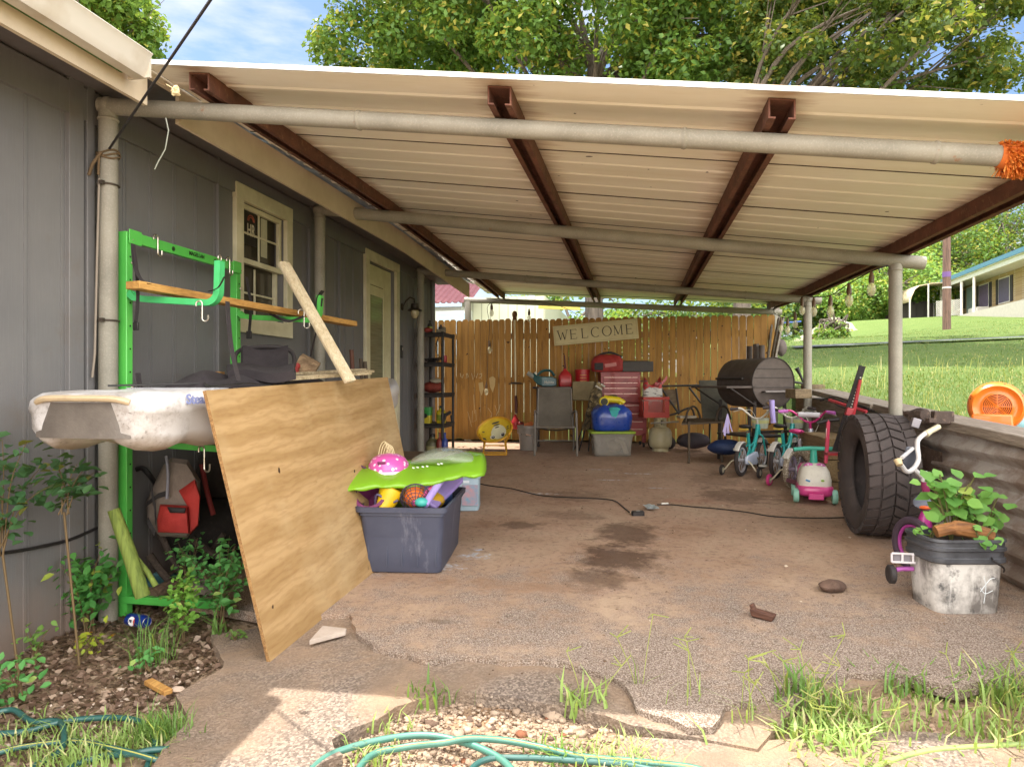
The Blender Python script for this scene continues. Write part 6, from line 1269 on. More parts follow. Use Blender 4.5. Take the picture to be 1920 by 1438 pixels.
TW_ = wood('#9a835f', '#75603f', 'Y', 9, .4); fl_ = W(1536, 828, 5.55); fr2 = W(1576, 838, 5.3)
q_ = W(1546, 828, 5.9); TBK.location = (q_.x+.15, q_.y+.42, zg(0, 5.6)); hh_ = fl_.z-TBK.location.z
n_ = 3
for k in range(n_): MB().box((0, 0, hh_/n_*(k+.5)), (.28, .85, hh_/n_-.006)).build('beam', TW_, TBK, bev=.006)
TBK['category'] = 'timber stack'; TBK['label'] = 'stack of weathered square timbers against the retaining wall behind the tyre'
SCO = thing('toy_scooter', 'small pink scooter pole with black grips standing behind the timbers', 'scooter', tuple(W(1551, 860, 5.75)), world=True)
MB().tube([W(1553, 787, 5.75), W(1551, 830, 5.75), W(1548, 868, 5.75)], .016, 10).build('pole', M('#c9415f', .35, coat=.3), SCO)
MB().box(W(1551, 812, 5.745), (.02, .006, .08)).build('label_strip', M('#e0d3cf', .5), SCO)
MB().tube([W(1532, 793, 5.78), W(1553, 788, 5.75), W(1574, 786, 5.72)], .016, 10).build('handlebar', BLK2, SCO)
JK = thing('farm_jack', 'tall farm jack with a black perforated bar and red handle behind the tyre', 'jack', tuple(W(1575, 830, 5.35)), world=True)
j0, j1 = W(1566, 846, 5.35), W(1617, 686, 5.25)
dj = (j1-j0); b = MB(); b.beam(j0, j1, .045, .018, (0, 1, 0)); b.build('bar', BLK2, JK)
b = MB()
for k in range(22): q = j0.lerp(j1, .15+.034*k); b.lathe([(.006, 0), (.006, .002)], q+Vector((.006, -.024, 0)), 8, Matrix.Rotation(PI/2, 3, 'X'))
b.build('bar_hole', M('#c9c6ba', .6), JK, kind='stuff')
MB().tube([W(1576, 843, 5.28), W(1600, 775, 5.24), W(1613, 712, 5.22)], [.011, .015, .012], 10).build('handle', M('#b02a35', .4, coat=.3), JK)
MB().box(W(1592, 772, 5.2), (.05, .04, .06), (0, .3, 0)).build('lifting_block', M('#a02831', .4), JK, bev=.006)
MB().box(j0+Vector((0, 0, -.02)), (.14, .10, .02)).build('base', M('#a02831', .4), JK)
MB().tube([W(1555, 750, 5.9), W(1580, 758, 5.7), W(1625, 772, 5.5)], .014, 8).build('red_bar', M('#a83a42', .4), label='faded red steel bar lying along the wall top behind the jack', cat='bar')
b = MB(); rn = random.Random(2)
for k in range(4): b.tube(sm([W(1538+k*6, 752-k*3, 6.3), W(1565, 744+4*k, 6.0), W(1590, 752+5*k, 5.7), W(1625+k*5, 764+2*k, 5.5)]), .006, 6)
b.build('cable_bundle', BLK2, label='tangled black cables on the wall top behind the jack', cat='cable')
MB().box((0, 0, 0), (.20, .18, .10), (0, 0, .4)).build('wood_offcut', wood('#8d7a5c', '#5d4d38', 'X'), label='square wood offcut on the wall top behind the grill', cat='offcut', loc=W(1497, 738, 7.4), bev=.006)
ST_ = thing('tree_stump', 'low round tree stump on the grass behind the third post', 'stump', W(1524, 735, 9.0), 0)
MB().lathe([(.17, -.3), (.14, -.02), (.15, .08), (.14, .10), (.001, .10)], (0, 0, 0), 20).build('stump', wood('#7d6a50', '#4f4130', 'Z', 8, .5), ST_)
MB().tube([W(1494, 690, 8.6), W(1500, 702, 8.6), W(1506, 716, 8.6)], [.03, .016, .014], 8).build('black_spout', BLK2, label='black nozzle sticking up from the grass behind the grill', cat='nozzle')
MB().tube([W(1488, 716, 8.6), W(1512, 720, 8.6)], .014, 8).build('black_pipe', BLK2, label='black pipe lying behind the grill at the grass edge', cat='pipe')

# ---------------- tyre ----------------
TY = thing('truck_tyre', 'large worn off-road tyre with chunky tread standing by the wall', 'tyre', G(1628, 1010), TH)
ty0 = G(1628, 1010); Rr = .425; wd = .32
t = NT('old_rubber'); p = t.pos(True); rcx = t.mix(t.ramp(t.noise(p, 5, 5, .6), .35, .7), hx('#4c4341'), hx('#3a3433')); rcx = t.mix(t.math('MULTIPLY', t.ramp(t.noise(p, 13, 5, .7), .6, .7), .5), rcx, hx('#6a5a52')); RUB = t.done(rcx, .8, 0, t.bump(t.noise(p, 90, 5, .7), .4, .006))
# axis horizontal; the hole faces left-front
TY.location = G(1653, 1008)+Vector((.0, .10, -.0)); TY.rotation_euler = (0, 0, R(-2))   # local x = axle direction
prof = [(.25, -.10), (.262, -.125), (.30, -.150), (.36, -.160), (.395, -.150), (.405, -.13), (.408, 0), (.405, .13), (.395, .15), (.36, .16), (.30, .15), (.262, .125), (.25, .10), (.252, .085), (.30, .12), (.37, .125), (.378, 0), (.37, -.125), (.30, -.12), (.252, -.085), (.25, -.10)]
rotA = Matrix.Rotation(PI/2, 3, 'Y')
b = MB(); b.lathe([(r_, x) for r_, x in prof], (0, 0, Rr), 72, rotA); b.f = b.f[:-2]; b.mi = b.mi[:-2]; b.build('carcass', RUB, TY, smooth=50)
b = MB(); n = 34
def blk(a0, a1, x0, x1, sk=0, r0=.400, r1=.425):
    vs = []
    for r_ in (r0, r1):
        for a, x, s_ in ((a0, x0, 0), (a1, x0, 0), (a1, x1, sk), (a0, x1, sk)): vs.append(Vector((x, r_*math.sin(a+s_), Rr+r_*math.cos(a+s_))))
    b.add(vs, [(3, 2, 1, 0), (4, 5, 6, 7), (0, 1, 5, 4), (1, 2, 6, 5), (2, 3, 7, 6), (3, 0, 4, 7)])
for k in range(n):
    a = 2*PI*k/n; s_ = 2*PI/n
    blk(a, a+s_*.80, -.158, -.088, .05*(1 if k % 2 else .6), .385, .415); blk(a+s_*.5, a+s_*1.30, .088, .158, .05, .385, .415)
    blk(a+.1*s_, a+s_*.88, -.078, -.008, .09); blk(a+.6*s_, a+s_*1.38, .002, .074, -.09)
b.build('tread', RUB, TY, smooth=0, kind=None)
# ---------------- ball mounts on the wall ----------------
wp = PX(1745, 795, 2.05)
HM_ = thing('ball_mount', 'rusty trailer ball mount lying on the wall cap nearest the tyre', 'ball mount', tuple(W(1770, 782, 4.45)), world=True)
IR = rust('#5c4c44', '#3d332e', '#8a7464')
MB().tube([W(1716, 792, 4.55), W(1735, 792, 4.5), W(1752, 790, 4.45)], .016, 8).build('shank', IR, HM_)
MB().box(W(1760, 788, 4.4), (.16, .04, .03), (0, 0, .3)).build('bar', IR, HM_, bev=.004)
MB().loft([circ_ for circ_ in [[W(1767, 783, 4.4)+Vector((x, .045*math.cos(a), .06*math.sin(a))) for a in [PI/4+PI/2*k for k in range(4)]] for x in (-.06, .06)]]).build('drawbar_block', IR, HM_, bev=.008)
HB2 = thing('hitch_receiver', 'square rusty hitch receiver sitting on the wall cap right of the post', 'hitch', tuple(W(1757, 785, 4.35)), world=True)
MB().tube([W(1712, 780, 4.6), W(1724, 777, 4.55), W(1735, 778, 4.5)], [.04, .045, .04], 10).build('ball', IR, HB2); MB().tube([W(1700, 775, 4.7), W(1718, 778, 4.6)], .02, 8).build('neck', IR, HB2)
MB().box(W(1716, 793, 4.35), (.05, .04, .06), (0, .3, 0)).build('bright_block', M('#8f8b90', .4, .6), label='small bright steel block on the wall by the tyre', cat='block', bev=.004)

# ---------------- white bmx behind the bucket ----------------
BX = thing('balance_bike', 'small white and magenta kids bike standing between the tyre and the planted bucket', 'bicycle', tuple(G(1690, 1085)), world=True)
WM = M('#d3d0cf', .4, .1, coat=.2); d0 = 4.0
MB().tube(sm([W(1683, 868, 3.9), W(1690, 872, 3.92), W(1700, 884, 3.95), W(1712, 879, 3.98), W(1722, 862, 4.02), W(1720, 838, 4.05), W(1722, 824, 4.08), W(1736, 812, 4.1), W(1745, 808, 4.12)]), .0135, 10).build('handlebar', WM, BX)
MB().tube([W(1691, 858, 3.9), W(1711, 841, 4.05)], .011, 8).build('cross_bar', WM, BX)
MB().tube([W(1683, 862, 3.88), W(1687, 872, 3.86)], [.022, .017], 12).build('grip', M('#c9b48c', .5), BX); MB().tube([W(1736, 814, 4.1), W(1745, 808, 4.11), W(1760, 800, 4.13)], [.021, .017, .017], 12).build('grip', M('#c9bfa0', .5), BX)
MB().tube([W(1714, 880, 3.98), W(1730, 894, 4.0)], .014, 8).build('stem', WM, BX); MB().tube([W(1731, 884, 4.0), W(1734, 902, 4.0)], .022, 12).build('headset', WM, BX)
MB().box(W(1706, 858, 4.08), (.10, .02, .14), (.2, 0, .6)).build('number_plate', M('#4f525c', .5), BX, bev=.012)
MB().tube([W(1734, 902, 4.0), W(1736, 915, 4.0), W(1737, 928, 4.0)], [.02, .024, .016], 12).build('steerer', M('#8a2c58', .4), BX)
b = MB(); b.loft([[W(1738, 941, 3.98)+Vector((w_*math.cos(a)*1, .045*math.sin(a), z+.03*math.sin(a))) for a in [2*PI*k/16 for k in range(16)]] for w_, z in ((.075, -.012), (.07, .0), (.04, .02), (.018, .035))]); b.build('saddle', M('#656a78', .5), BX)
MB().ball(W(1735, 951, 3.96), .03, 12, (1.3, 1, .5)).build('reflector', M('#d8622a', .3), BX)
MB().tube([W(1736, 958, 3.98), W(1733, 978, 3.98), W(1733, 996, 3.98)], [.022, .038, .05], 10).build('frame', M('#b02f86', .35, coat=.3), BX)
q = G(1706, 1020); wc = W(1700, 1008, 4.1)
b = MB(); 
ax_ = Vector((math.cos(R(20)), math.sin(R(20)), 0)); fw_ = Vector((-math.sin(R(20)), math.cos(R(20)), 0)); rr_ = .14; wc = Vector((W(1712, 1000, 4.02).x, W(1712, 1000, 4.02).y, zg(0, 4)+rr_+.02))
MB().tube([wc+fw_*rr_*math.cos(a)+Vector((0, 0, rr_*math.sin(a))) for a in [2*PI*k/30 for k in range(30)]], .024, 10, closed=True).build('tyre', M('#4a3a48', .8), BX)
MB().tube([wc+fw_*(rr_-.03)*math.cos(a)+Vector((0, 0, (rr_-.03)*math.sin(a))) for a in [2*PI*k/30 for k in range(30)]], .010, 8, closed=True).build('rim', M('#b0409a', .4), BX)
# pedal and training wheel left of the bucket
MB().loft([[W(1690, 1046, 3.5)+Vector((x, y_, z)) for x, z in ((-.04, -.022), (.04, -.022), (.04, .022), (-.04, .022))] for y_ in (-.01, .01)]).build('pedal_core', M('#7f7a80', .5), BX)
b = MB(); c_ = W(1692, 1046, 3.48); 
for z in (-.022, .022): b.tube([c_+Vector((-.05, 0, z)), c_+Vector((.06, 0, z))], .006, 6)
for x in (-.05, 0, .05): b.tube([c_+Vector((x, 0, -.022)), c_+Vector((x, 0, .022))], .006, 6)
b.build('pedal', M('#cfc9cc', .45), BX)
MB().tube([W(1680, 1068, 3.5), W(1690, 1066, 3.5), W(1712, 1066, 3.5)], .012, 8).build('training_bracket', M('#a0509a', .4), BX)
MB().lathe([(.001, -.016), (.04, -.016), (.048, -.01), (.048, .01), (.04, .016), (.001, .016)], W(1671, 1076, 3.5), 20, ry90).build('training_wheel', BLK, BX)

# ---------------- bucket with plants ----------------
bq = G(1790, 1152, 0); BU = thing('square_bucket', 'dirty white square bucket with a black rim full of soil and plants', 'bucket', (bq.x+.055, bq.y+.14, bq.z), TH)
t = NT('dirty_bucket'); p = t.pos(True); dc = t.mix(t.ramp(t.noise(p, 5, 6, .65), .42, .6), hx('#c9c5c0'), hx('#75706c')); dc = t.mix(t.ramp(t.noise(p, 12, 6, .7), .56, .68), dc, hx('#4b4a4a')); dc = t.mix(t.math('MULTIPLY', t.ramp(t.noise(t.mapp(p, (1, 1, .2)), 20, 4, .7), .55, .7), .5), dc, hx('#e2dfda'))
DB = t.done(dc, .6, 0, t.bump(t.noise(p, 60, 4), .1, .004)); RMB = M('#35363a', .5, c2='#55565c', sc_=8)
hb_ = .27; S = [(.36, 0), (.37, .01), (.385, .12), (.40, hb_)]
MB().loft([rrect(w_*1.0, w_*.78, .07, z, 5) for w_, z in S]).build('body', DB, BU, smooth=50)
MB().loft([rrect(w_*1.0, w_*.78, .075, z, 5) for w_, z in ((.405, hb_-.01), (.44, hb_), (.44, hb_+.02), (.425, hb_+.025), (.425, hb_+.055), (.445, hb_+.06), (.445, hb_+.075), (.43, hb_+.08), (.43, hb_+.10), (.445, hb_+.105), (.44, hb_+.118), (.41, hb_+.118), (.40, hb_+.06))], cap=False).build('rim', RMB, BU, smooth=30)
MB().loft([rrect(.408, .318, .07, hb_+.07, 5), rrect(.40, .31, .07, hb_+.075, 5)]).build('soil', M('#3a2f27', .95, bump=.8, bs=40), BU, smooth=0)
MB().tube(sm([(.215, -.02, hb_+.05), (.10, -.175, hb_+.025), (.16, -.18, hb_-.02), (.22, -.10, hb_-.06)]), .005, 6).build('bail_handle', BLK2, BU)
MB().box((-.06, -.148, .16), (.05, .004, .07)).build('sticker', M('#b98f92', .6), BU)
b = MB(); b.tube(sm([(.07, -.153, .20), (.08, -.154, .14), (.07, -.152, .06)]), .002, 5); b.tube(sm([(.05, -.153, .12), (.10, -.154, .18), (.13, -.153, .19)]), .002, 5); b.tube(sm([(.05, -.153, .14), (.075, -.154, .11), (.12, -.152, .125)]), .002, 5); b.build('scratch_mark', M('#d8dde0', .7), BU)
b = MB(); b.tube(sm([(-.14, -.09, .0), (-.05, -.10, .02), (.06, -.10, .0), (.13, -.11, -.02)]), [.03]*6+[.038]*6+[.035]*6+[.02], 10); b.build('driftwood', wood('#a5713f', '#5e3c22', 'X', 7, .7), label='orange brown split log lying across the planted bucket', cat='log', loc=Vector(BU.location)+Vector((.0, .02, hb_+.12)), rot=(0, 0, TH))

RO.scale = (1.2,)*3; BU.scale = (.86, .86, .94)
# ---------------- floor bits ----------------
b = MB(); cp = [G(x, y_, .006) for x, y_ in ((885, 903), (915, 910), (960, 916), (1010, 928), (1060, 932), (1110, 934), (1150, 938), (1168, 950), (1180, 960))]; b.tube(sm(cp), .005, 6)
b.build('extension_cord', BLK2, label='thin dark cord snaking across the floor from under the green float', cat='cord')
b = MB(); cp = [G(x, y_, .006) for x, y_ in ((1232, 946), (1260, 946), (1300, 950), (1350, 954), (1400, 960), (1450, 968), (1520, 971), (1585, 970))]; b.tube(sm(cp), .005, 6); b.build('extension_cord', BLK2, label='thin dark cord running right along the floor towards the tyre', cat='cord')
PB = thing('power_box', 'black inline power box joined to the cords on the floor', 'power box', G(1196, 966), .2)
MB().loft([rrect(.10, .06, .015, 0), rrect(.10, .06, .015, .028), rrect(.085, .045, .012, .036)]).build('casing', BLK2, PB, smooth=40); MB().box((.0, -.005, .038), (.03, .018, .004)).build('indicator', M('#8c8c86', .5), PB)
b = MB(); b.sheet(lambda u, v: (.10*u-.05, .13*v-.06, .018+.012*math.sin(u*9)*math.sin(v*6)+.012*v), 8, 8, thick=.001); b.build('foil_packet', M('#c3c9cc', .3, .5, c2='#9fb0b6', sc_=30), label='crumpled silver blue packet on the floor by the power box', cat='packet', loc=G(1221, 955, .004), rot=(0, 0, .3))
MB().tube([(0, 0, .012), (.06, 0, .012)], .010, 8).build('white_plug', M('#d2cdc4', .5), label='small white plug beside the silver packet', cat='plug', loc=G(1240, 947), rot=(0, 0, .3))
def rock(px, py, s_, sq, mat, label, cat='rock', seed=1, nm='rock'):
    g = G(px, py, 0); MB().ball((0, 0, 0), s_, 16, sq, .16, seed=seed).build(nm, mat, label=label, cat=cat, loc=g+Vector((0, 0, s_*sq[2]*.8)), rot=(0, 0, .4), sub=1, smooth=50)
rock(1560, 1108, .075, (1.05, .8, .45), M('#6b5346', .9, c2='#3f3029', bump=.9, bs=50), 'rough dark brown rock on the floor left of the bucket', seed=3)
b = MB(); b.box((0, 0, .02), (.12, .05, .035), (0, .1, 0), .8); b.box((-.045, 0, .045), (.02, .035, .04), (0, -.4, 0)); b.build('bark_piece', wood('#6a4636', '#40281f', 'X', 12, .6), label='small dark bark chunk on the bare concrete in the foreground', cat='bark', loc=G(1430, 1160), rot=(0, 0, -.45), bev=.006)
b = MB(); tri = [G(x, y_) for x, y_ in ((580, 1205), (605, 1177), (650, 1182), (648, 1187))]; c_ = sum(tri, Vector())/4; b.add([p_+Vector((0, 0, -.01)) for p_ in tri]+[p_+Vector((0, 0, .012)) for p_ in tri], [(3, 2, 1, 0), (4, 5, 6, 7), (0, 1, 5, 4), (1, 2, 6, 5), (2, 3, 7, 6), (3, 0, 4, 7)]); b.build('tile_shard', M('#b3a599', .8, c2='#9a8c80', bump=.4), label='pale triangular tile shard lying right of the plywood corner', cat='shard', bev=.002)
b = MB(); b.beam(G(278, 1277, -.045), G(316, 1298, -.045), .035, .02); b.build('wood_strip', PINE, label='short tan wood strip on the dirt in front of the plywood corner', cat='wood strip', bev=.003)
MB().ball((0, 0, 0), .022, 10, (1.4, .9, .5), .15, seed=3).build('pale_stone', M('#c2ab98', .9), label='small pale stone right of the tan wood strip', cat='stone', loc=G(333, 1292, -.05))

# duster, blower fan, ball
DU = thing('orange_duster', 'shaggy orange duster wrapped round the right end of the front beam', 'duster', tuple(bp(1.45, 3.06)), world=True)
c_ = bp(1.50, 3.06); b = MB(); b.tube([bp(1.43, 3.06), bp(1.46, 3.06), bp(1.60, 3.06), bp(1.75, 3.06)], [.045, .052, .055, .05], 18); b.build('core', M('#c96a26', .9), DU)
rn = random.Random(12); vs = []; fs = []
for k in range(2600):
    a = rn.uniform(0, 2*PI); x = rn.uniform(1.445, 1.75); base = bp(x, 3.06)+Vector((0, math.cos(a)*.048, math.sin(a)*.048)); dr_ = Vector((rn.uniform(-.5, .3)*(1 if x > 1.45 else 2), math.cos(a), math.sin(a)*.8-.45)).normalized(); l = rn.uniform(.016, .028)*(1.3 if math.sin(a) < 0 else 1); s1 = dr_.orthogonal().normalized()*.0035
    s1.rotate(Matrix.Rotation(rn.uniform(0, 6), 3, dr_)); i = len(vs); vs += [base-s1, base+s1, base+dr_*l+s1*.7+Vector((0, 0, -.006)), base+dr_*l-s1*.7+Vector((0, 0, -.006))]; fs.append((i, i+1, i+2, i+3))
b = MB(); b.add(vs, fs); b.build('tufts', leafmat('#e0843a', '#c25c1c', '#f0a050', .2, 8, .2), DU, smooth=0)
FN = thing('blower_fan', 'round orange inflatable blower fan standing on the lawn at the right', 'blower', tuple(PX(1868, 806, 3.55)), world=False)
fp = W(1868, 762, 4.75); gz = zl(fp.x, fp.y)-.02; FN.location = (fp.x, fp.y, gz); FN.rotation_euler = (0, 0, R(-20)); hz = fp.z-gz
OR = M('#e07420', .35, c2='#d0651a', sc_=3, coat=.3); rX = Matrix.Rotation(PI/2, 3, 'X'); rf_ = .17
MB().lathe([(.001, -.10), (rf_*.75, -.10), (rf_*.97, -.07), (rf_, -.03), (rf_, .03), (rf_*.93, .06), (rf_*.84, .072), (rf_*.72, .055), (rf_*.60, .05), (rf_*.52, .058), (rf_*.50, .05), (.001, .048)], (0, 0, hz), 48, rX).build('housing', OR, FN, smooth=45)
b = MB()
for k in range(8): r_ = .012+.0105*k; b.tube([(r_*math.cos(a), -.056, hz+r_*math.sin(a)) for a in [2*PI*j/32 for j in range(32)]], .0028, 5, closed=True)
for a in [PI/4*k for k in range(8)]: b.tube([(0, -.056, hz), (.088*math.cos(a), -.056, hz+.088*math.sin(a))], .003, 5)
b.build('grille', OR, FN); MB().lathe([(.088, 0), (.088, .002)], (0, -.0485, hz), 30, rX).build('intake', M('#5b2410', .7), FN)
MB().box((-.03, 0, hz*.5-.04), (.24, .15, hz*.9-.0), (0, 0, 0), 1.05).build('base', OR, FN, bev=.015)
for s_ in (-.11, .09): MB().box((s_, -.03, .01), (.05, .2, .05)).build('foot', OR, FN, bev=.008)
for a in (.5, 1.3, 2.1, 2.8): MB().ball((rf_*.93*math.cos(a), -.055, hz+rf_*.93*math.sin(a)), .006, 8).build('screw', M('#6a3210', .5), FN)
MB().tube([(rf_*.8, 0, hz-.09), (rf_+.03, -.02, hz-.10), (rf_+.05, -.03, hz-.16)], .012, 8).build('cord', BLK2, FN)
q = W(1926, 808, 4.7); q.z = zl(q.x, q.y); MB().ball((0, 0, .06), .09, 14, (1.3, .8, .8), .12, seed=4).build('inflatable', M('#8fc0cc', .4, c2='#6da6b8'), label='pale blue deflated inflatable on the grass beside the orange fan', cat='inflatable', loc=q, sub=1)

# ---------------- string lights ----------------
SL = thing('string_lights', 'string of clear bulbs sagging along the right edge of the carport', 'string lights', tuple(W(1560, 560, 6.5)), world=True)
bul = [(1634, 515, 4.95), (1592, 538, 5.35), (1557, 560, 5.9), (1526, 563, 6.5), (1504, 563, 7.2), (1491, 590, 7.7), (1477, 602, 8.2), (1464, 600, 8.6)]
cab = [W(1665, 498, 4.9)]+[W(x, y_-6, d_) for x, y_, d_ in bul]+[W(1452, 588, 9)]
MB().tube(sm(cab), .0045, 6).build('cable', BLK2, SL)
GLS = M('#d9d2b0', .08, alpha=.40, coat=.5, grime=0)
def bulb(par, c, s_=1.0):
    so_ = MB().lathe([(.008*s_, .03*s_), (.014*s_, .0), (.019*s_, -.015*s_), (.019*s_, -.058*s_), (.015*s_, -.06*s_)], c, 14).build('socket', M('#5b4226', .5), par)
    MB().lathe([(.014*s_, -.058*s_), (.028*s_, -.085*s_), (.031*s_, -.115*s_), (.02*s_, -.150*s_), (.001, -.160*s_)], c, 16).build('bulb', GLS, so_, smooth=80); MB().tube([c+Vector((0, 0, -.06*s_)), c+Vector((.006*s_, 0, -.10*s_)), c+Vector((-.004*s_, 0, -.135*s_))], .0035, 5).build('filament', M('#c9b06a', .4), so_)
for x, y_, d_ in bul: bulb(SL, W(x, y_, d_), 1.0)
SL2 = thing('string_lights', 'string of clear bulbs hanging straight down in front of the back fence', 'string lights', tuple(W(915, 650, 9.75)), world=True)
MB().tube(sm([W(1085, 592, 9.9), W(1052, 575, 9.9), W(1000, 566, 9.9), W(920, 568, 9.8), W(918, 610, 9.75), W(915, 660, 9.7), W(913, 720, 9.7)]), .004, 6).build('cable', BLK2, SL2)
for x, y_ in ((918, 642), (912, 720), (922, 573), (992, 583)): bulb(SL2, W(x, y_, 9.68), 1.0)
MB().tube([W(905, 795, 9.5), W(940, 788, 9.6)], .006, 6).build('stick', M('#c9bfa8', .8), label='thin pale stick on the sunlit ground by the fence', cat='stick')
b = MB(); rn = random.Random(31)
for k in range(70):
    c_ = G(rn.uniform(858, 915), rn.uniform(836, 852), .004); b.box(c_, (rn.uniform(.01, .05), rn.uniform(.01, .04), .004), (rn.uniform(-.3, .3), rn.uniform(-.3, .3), rn.uniform(0, 3)))
b.build('leaf_litter', M('#a58a72', .9, c2='#7a6350'), kind='stuff', noorg=True, label='dry leaves scattered at the fence foot beside the shelf')
# ======================= BACKGROUND =======================
def tree(name, label, base, h, centres, nleaf, lsize, mat, bark, tr=.22, limbs=True, clump=.55, group=None, clumps=None, sd=1, dens_low=None):
    rg = np.random.default_rng(sd); rn = random.Random(sd); b = Vector(base)
    T = thing(name, label, 'tree', b, 0, group, world=True)
    top = b+Vector((rn.uniform(-.3, .3), rn.uniform(-.3, .3), h*.75)); mid = b.lerp(top, .5)+Vector((rn.uniform(-.2, .2), 0, 0))
    tb = MB(); tb.tube(sm([b-Vector((0, 0, .3)), mid, top]), [tr*(1-.06*i) for i in range(13)], 10); CL = []
    for (c, rx_, rz_) in centres:
        c = Vector(c); n = clumps or 60
        for _ in range(n):
            v = rg.normal(size=3); v /= np.linalg.norm(v); r_ = rg.uniform(.35, 1.0)**.5
            CL.append((Vector((c.x+v[0]*rx_*r_, c.y+v[1]*rx_*r_, c.z+v[2]*rz_*r_)), clump*rg.uniform(.6, 1.35)))
    if limbs:
        for k, (q, r_) in enumerate(CL):
            if k % max(1, len(CL)//26) == 0:
                s_ = b.lerp(top, rn.uniform(.45, 1)); m_ = s_.lerp(q, .5)+Vector((rn.uniform(-.4, .4), rn.uniform(-.4, .4), rn.uniform(.1, .7))); L3 = sm([s_, m_, q], 5)
                tb.tube(L3, [tr*.30*(1-.085*i) for i in range(len(L3))], 6)
                for _ in range(3):
                    e_ = q+Vector((rn.uniform(-1, 1), rn.uniform(-1, 1), rn.uniform(-.7, .7)))*r_*1.8; tb.tube([m_.lerp(q, rn.uniform(.3, .9)), e_], [tr*.08, tr*.02], 4)
    tb.build('trunk', bark, T)
    per = nleaf//len(CL); P = []; N = []
    for q, r_ in CL:
        v = rg.normal(size=(per, 3)); v /= np.linalg.norm(v, axis=1)[:, None]; rr = rg.uniform(0, 1, per)**.45*r_
        P.append(np.array(q)+v*rr[:, None]*np.array([1, 1, .75])); N.append(v*.5+rg.normal(size=(per, 3))*.5+np.array([0, 0, .6]))
    P = np.concatenate(P); N = np.concatenate(N); V, F = leaves(P, N, lsize*rg.uniform(.7, 1.3, len(P)))
    npmesh('crown', V, F, mat, T, off=tuple(b)); return T
BARK = wood('#6d6156', '#473e36', 'Z', 6, .8); 
LA = leafmat('#64863a', '#42642a', '#9a9440', .36, .35, .10); LBm = leafmat('#586f30', '#3a5022', '#948a40', .32, .35, .14); LC = leafmat('#7c9c46', '#587f38', '#a8a850', .35, .3, .1); LD = leafmat('#4d6e34', '#34522a', '#6f7c3c', .38, .3, .06)
def at(px, d, z): p = W(px, HZ, d); p.z = z; return p
tree('sweetgum_tree', 'large broadleaf tree rising behind the carport roof, left of the utility pole', at(1120, 17.5, .6), 12,
     [(at(790, 17, 11.2), 3.1, 2.9), (at(990, 16.5, 10.6), 3.2, 2.9), (at(1200, 17, 10.6), 3.2, 3.0), (at(1360, 16.5, 9.6), 2.3, 2.3), (at(720, 18, 12.5), 2.4, 3.2), (at(1350, 16.5, 13.5), 3.2, 2.4)], 125000, .155, LA, BARK, .30, clump=.75, clumps=46, sd=3)
tree('oak_tree', 'spreading darker oak overhanging from the right above the carport roof', at(1380, 14.5, .6), 8,
     [(at(1640, 13.6, 8.3), 2.6, 1.7), (at(1870, 13.5, 8.8), 2.4, 1.7), (at(1520, 14.5, 8.0), 1.8, 1.6), (at(1760, 14, 9.8), 2.6, 1.3), (at(1560, 19, 14.2), 3.6, 2.2)], 44000, .13, LBm, BARK, .26, clump=.46, clumps=44, sd=5)
tree('overhanging_tree', 'small bright green tree top showing above the house gutter at the left', at(-40, 14, .0), 7.0, [(at(100, 14, 9.2), 1.9, 1.5), (at(195, 14.5, 8.6), 1.1, .7)], 15000, .15, LC, BARK, .2, clump=.5, clumps=30, sd=7)
# far trees beyond the lawn
def far_tree(px, d, zt, r_, n, mat, lab, sd, ls=.30, nm='broadleaf_tree'):
    b = W(px, HZ, d); b.z = zl(b.x, b.y) if b.x > 2 else .5
    hh = zt-b.z; c = Vector((b.x, b.y, b.z+hh*.52)); c2 = Vector((b.x+r_*.4, b.y, b.z+hh*.36)); c3 = Vector((b.x-r_*.45, b.y-.5, b.z+hh*.30))
    tree(nm, lab, b, hh*.8, [(c, r_, hh*.45), (c2, r_*.8, hh*.32), (c3, r_*.8, hh*.28)], n, ls, mat, BARK, .22, clump=r_*.27, clumps=36, sd=sd, group='trees beyond the lawn')
far_tree(1490, 52, 11, 4.2, 12000, LD, 'dark green tree at the far left edge of the lawn seen past the third post', 11)
far_tree(1570, 62, 16, 5.6, 13000, LC, 'yellowish green tree behind the small red house', 12)
far_tree(1665, 47, 11, 3.8, 14000, LC, 'bright bushy tree right behind the fourth bay post, left of the far carport', 13, .24)
far_tree(1725, 62, 20, 5.6, 12000, LA, 'tall mid green tree behind the far curved carport', 14)
far_tree(1800, 66, 25, 6.5, 13000, LD, 'tall dark tree behind the utility pole at the right', 15)
far_tree(1880, 62, 23, 6.5, 13000, LA, 'tall tree behind the left end of the brick house roof', 16)
far_tree(1960, 66, 30, 8.5, 14000, LD, 'tallest tree at the right edge above the brick house', 17)
far_tree(1630, 70, 20, 7.0, 10000, LD, 'distant dark tree in the gap between the bright bushy trees', 18)
far_tree(1450, 66, 14, 5.5, 9000, LA, 'distant tree just past the end of the fence', 19)
far_tree(1060, 24, 5.2, 2.4, 9000, LC, 'pale green tree glimpsed through the gap above the fence', 20, .2)
far_tree(1300, 30, 6.0, 3.6, 9000, LD, 'dark tree glimpsed above the right part of the fence', 21, .2)
# small bushy weeds by the fence corner
far_tree(1556, 31, 4.1, .7, 1600, LC, 'low pale bush in front of the small red house', 22, .16, 'bush')
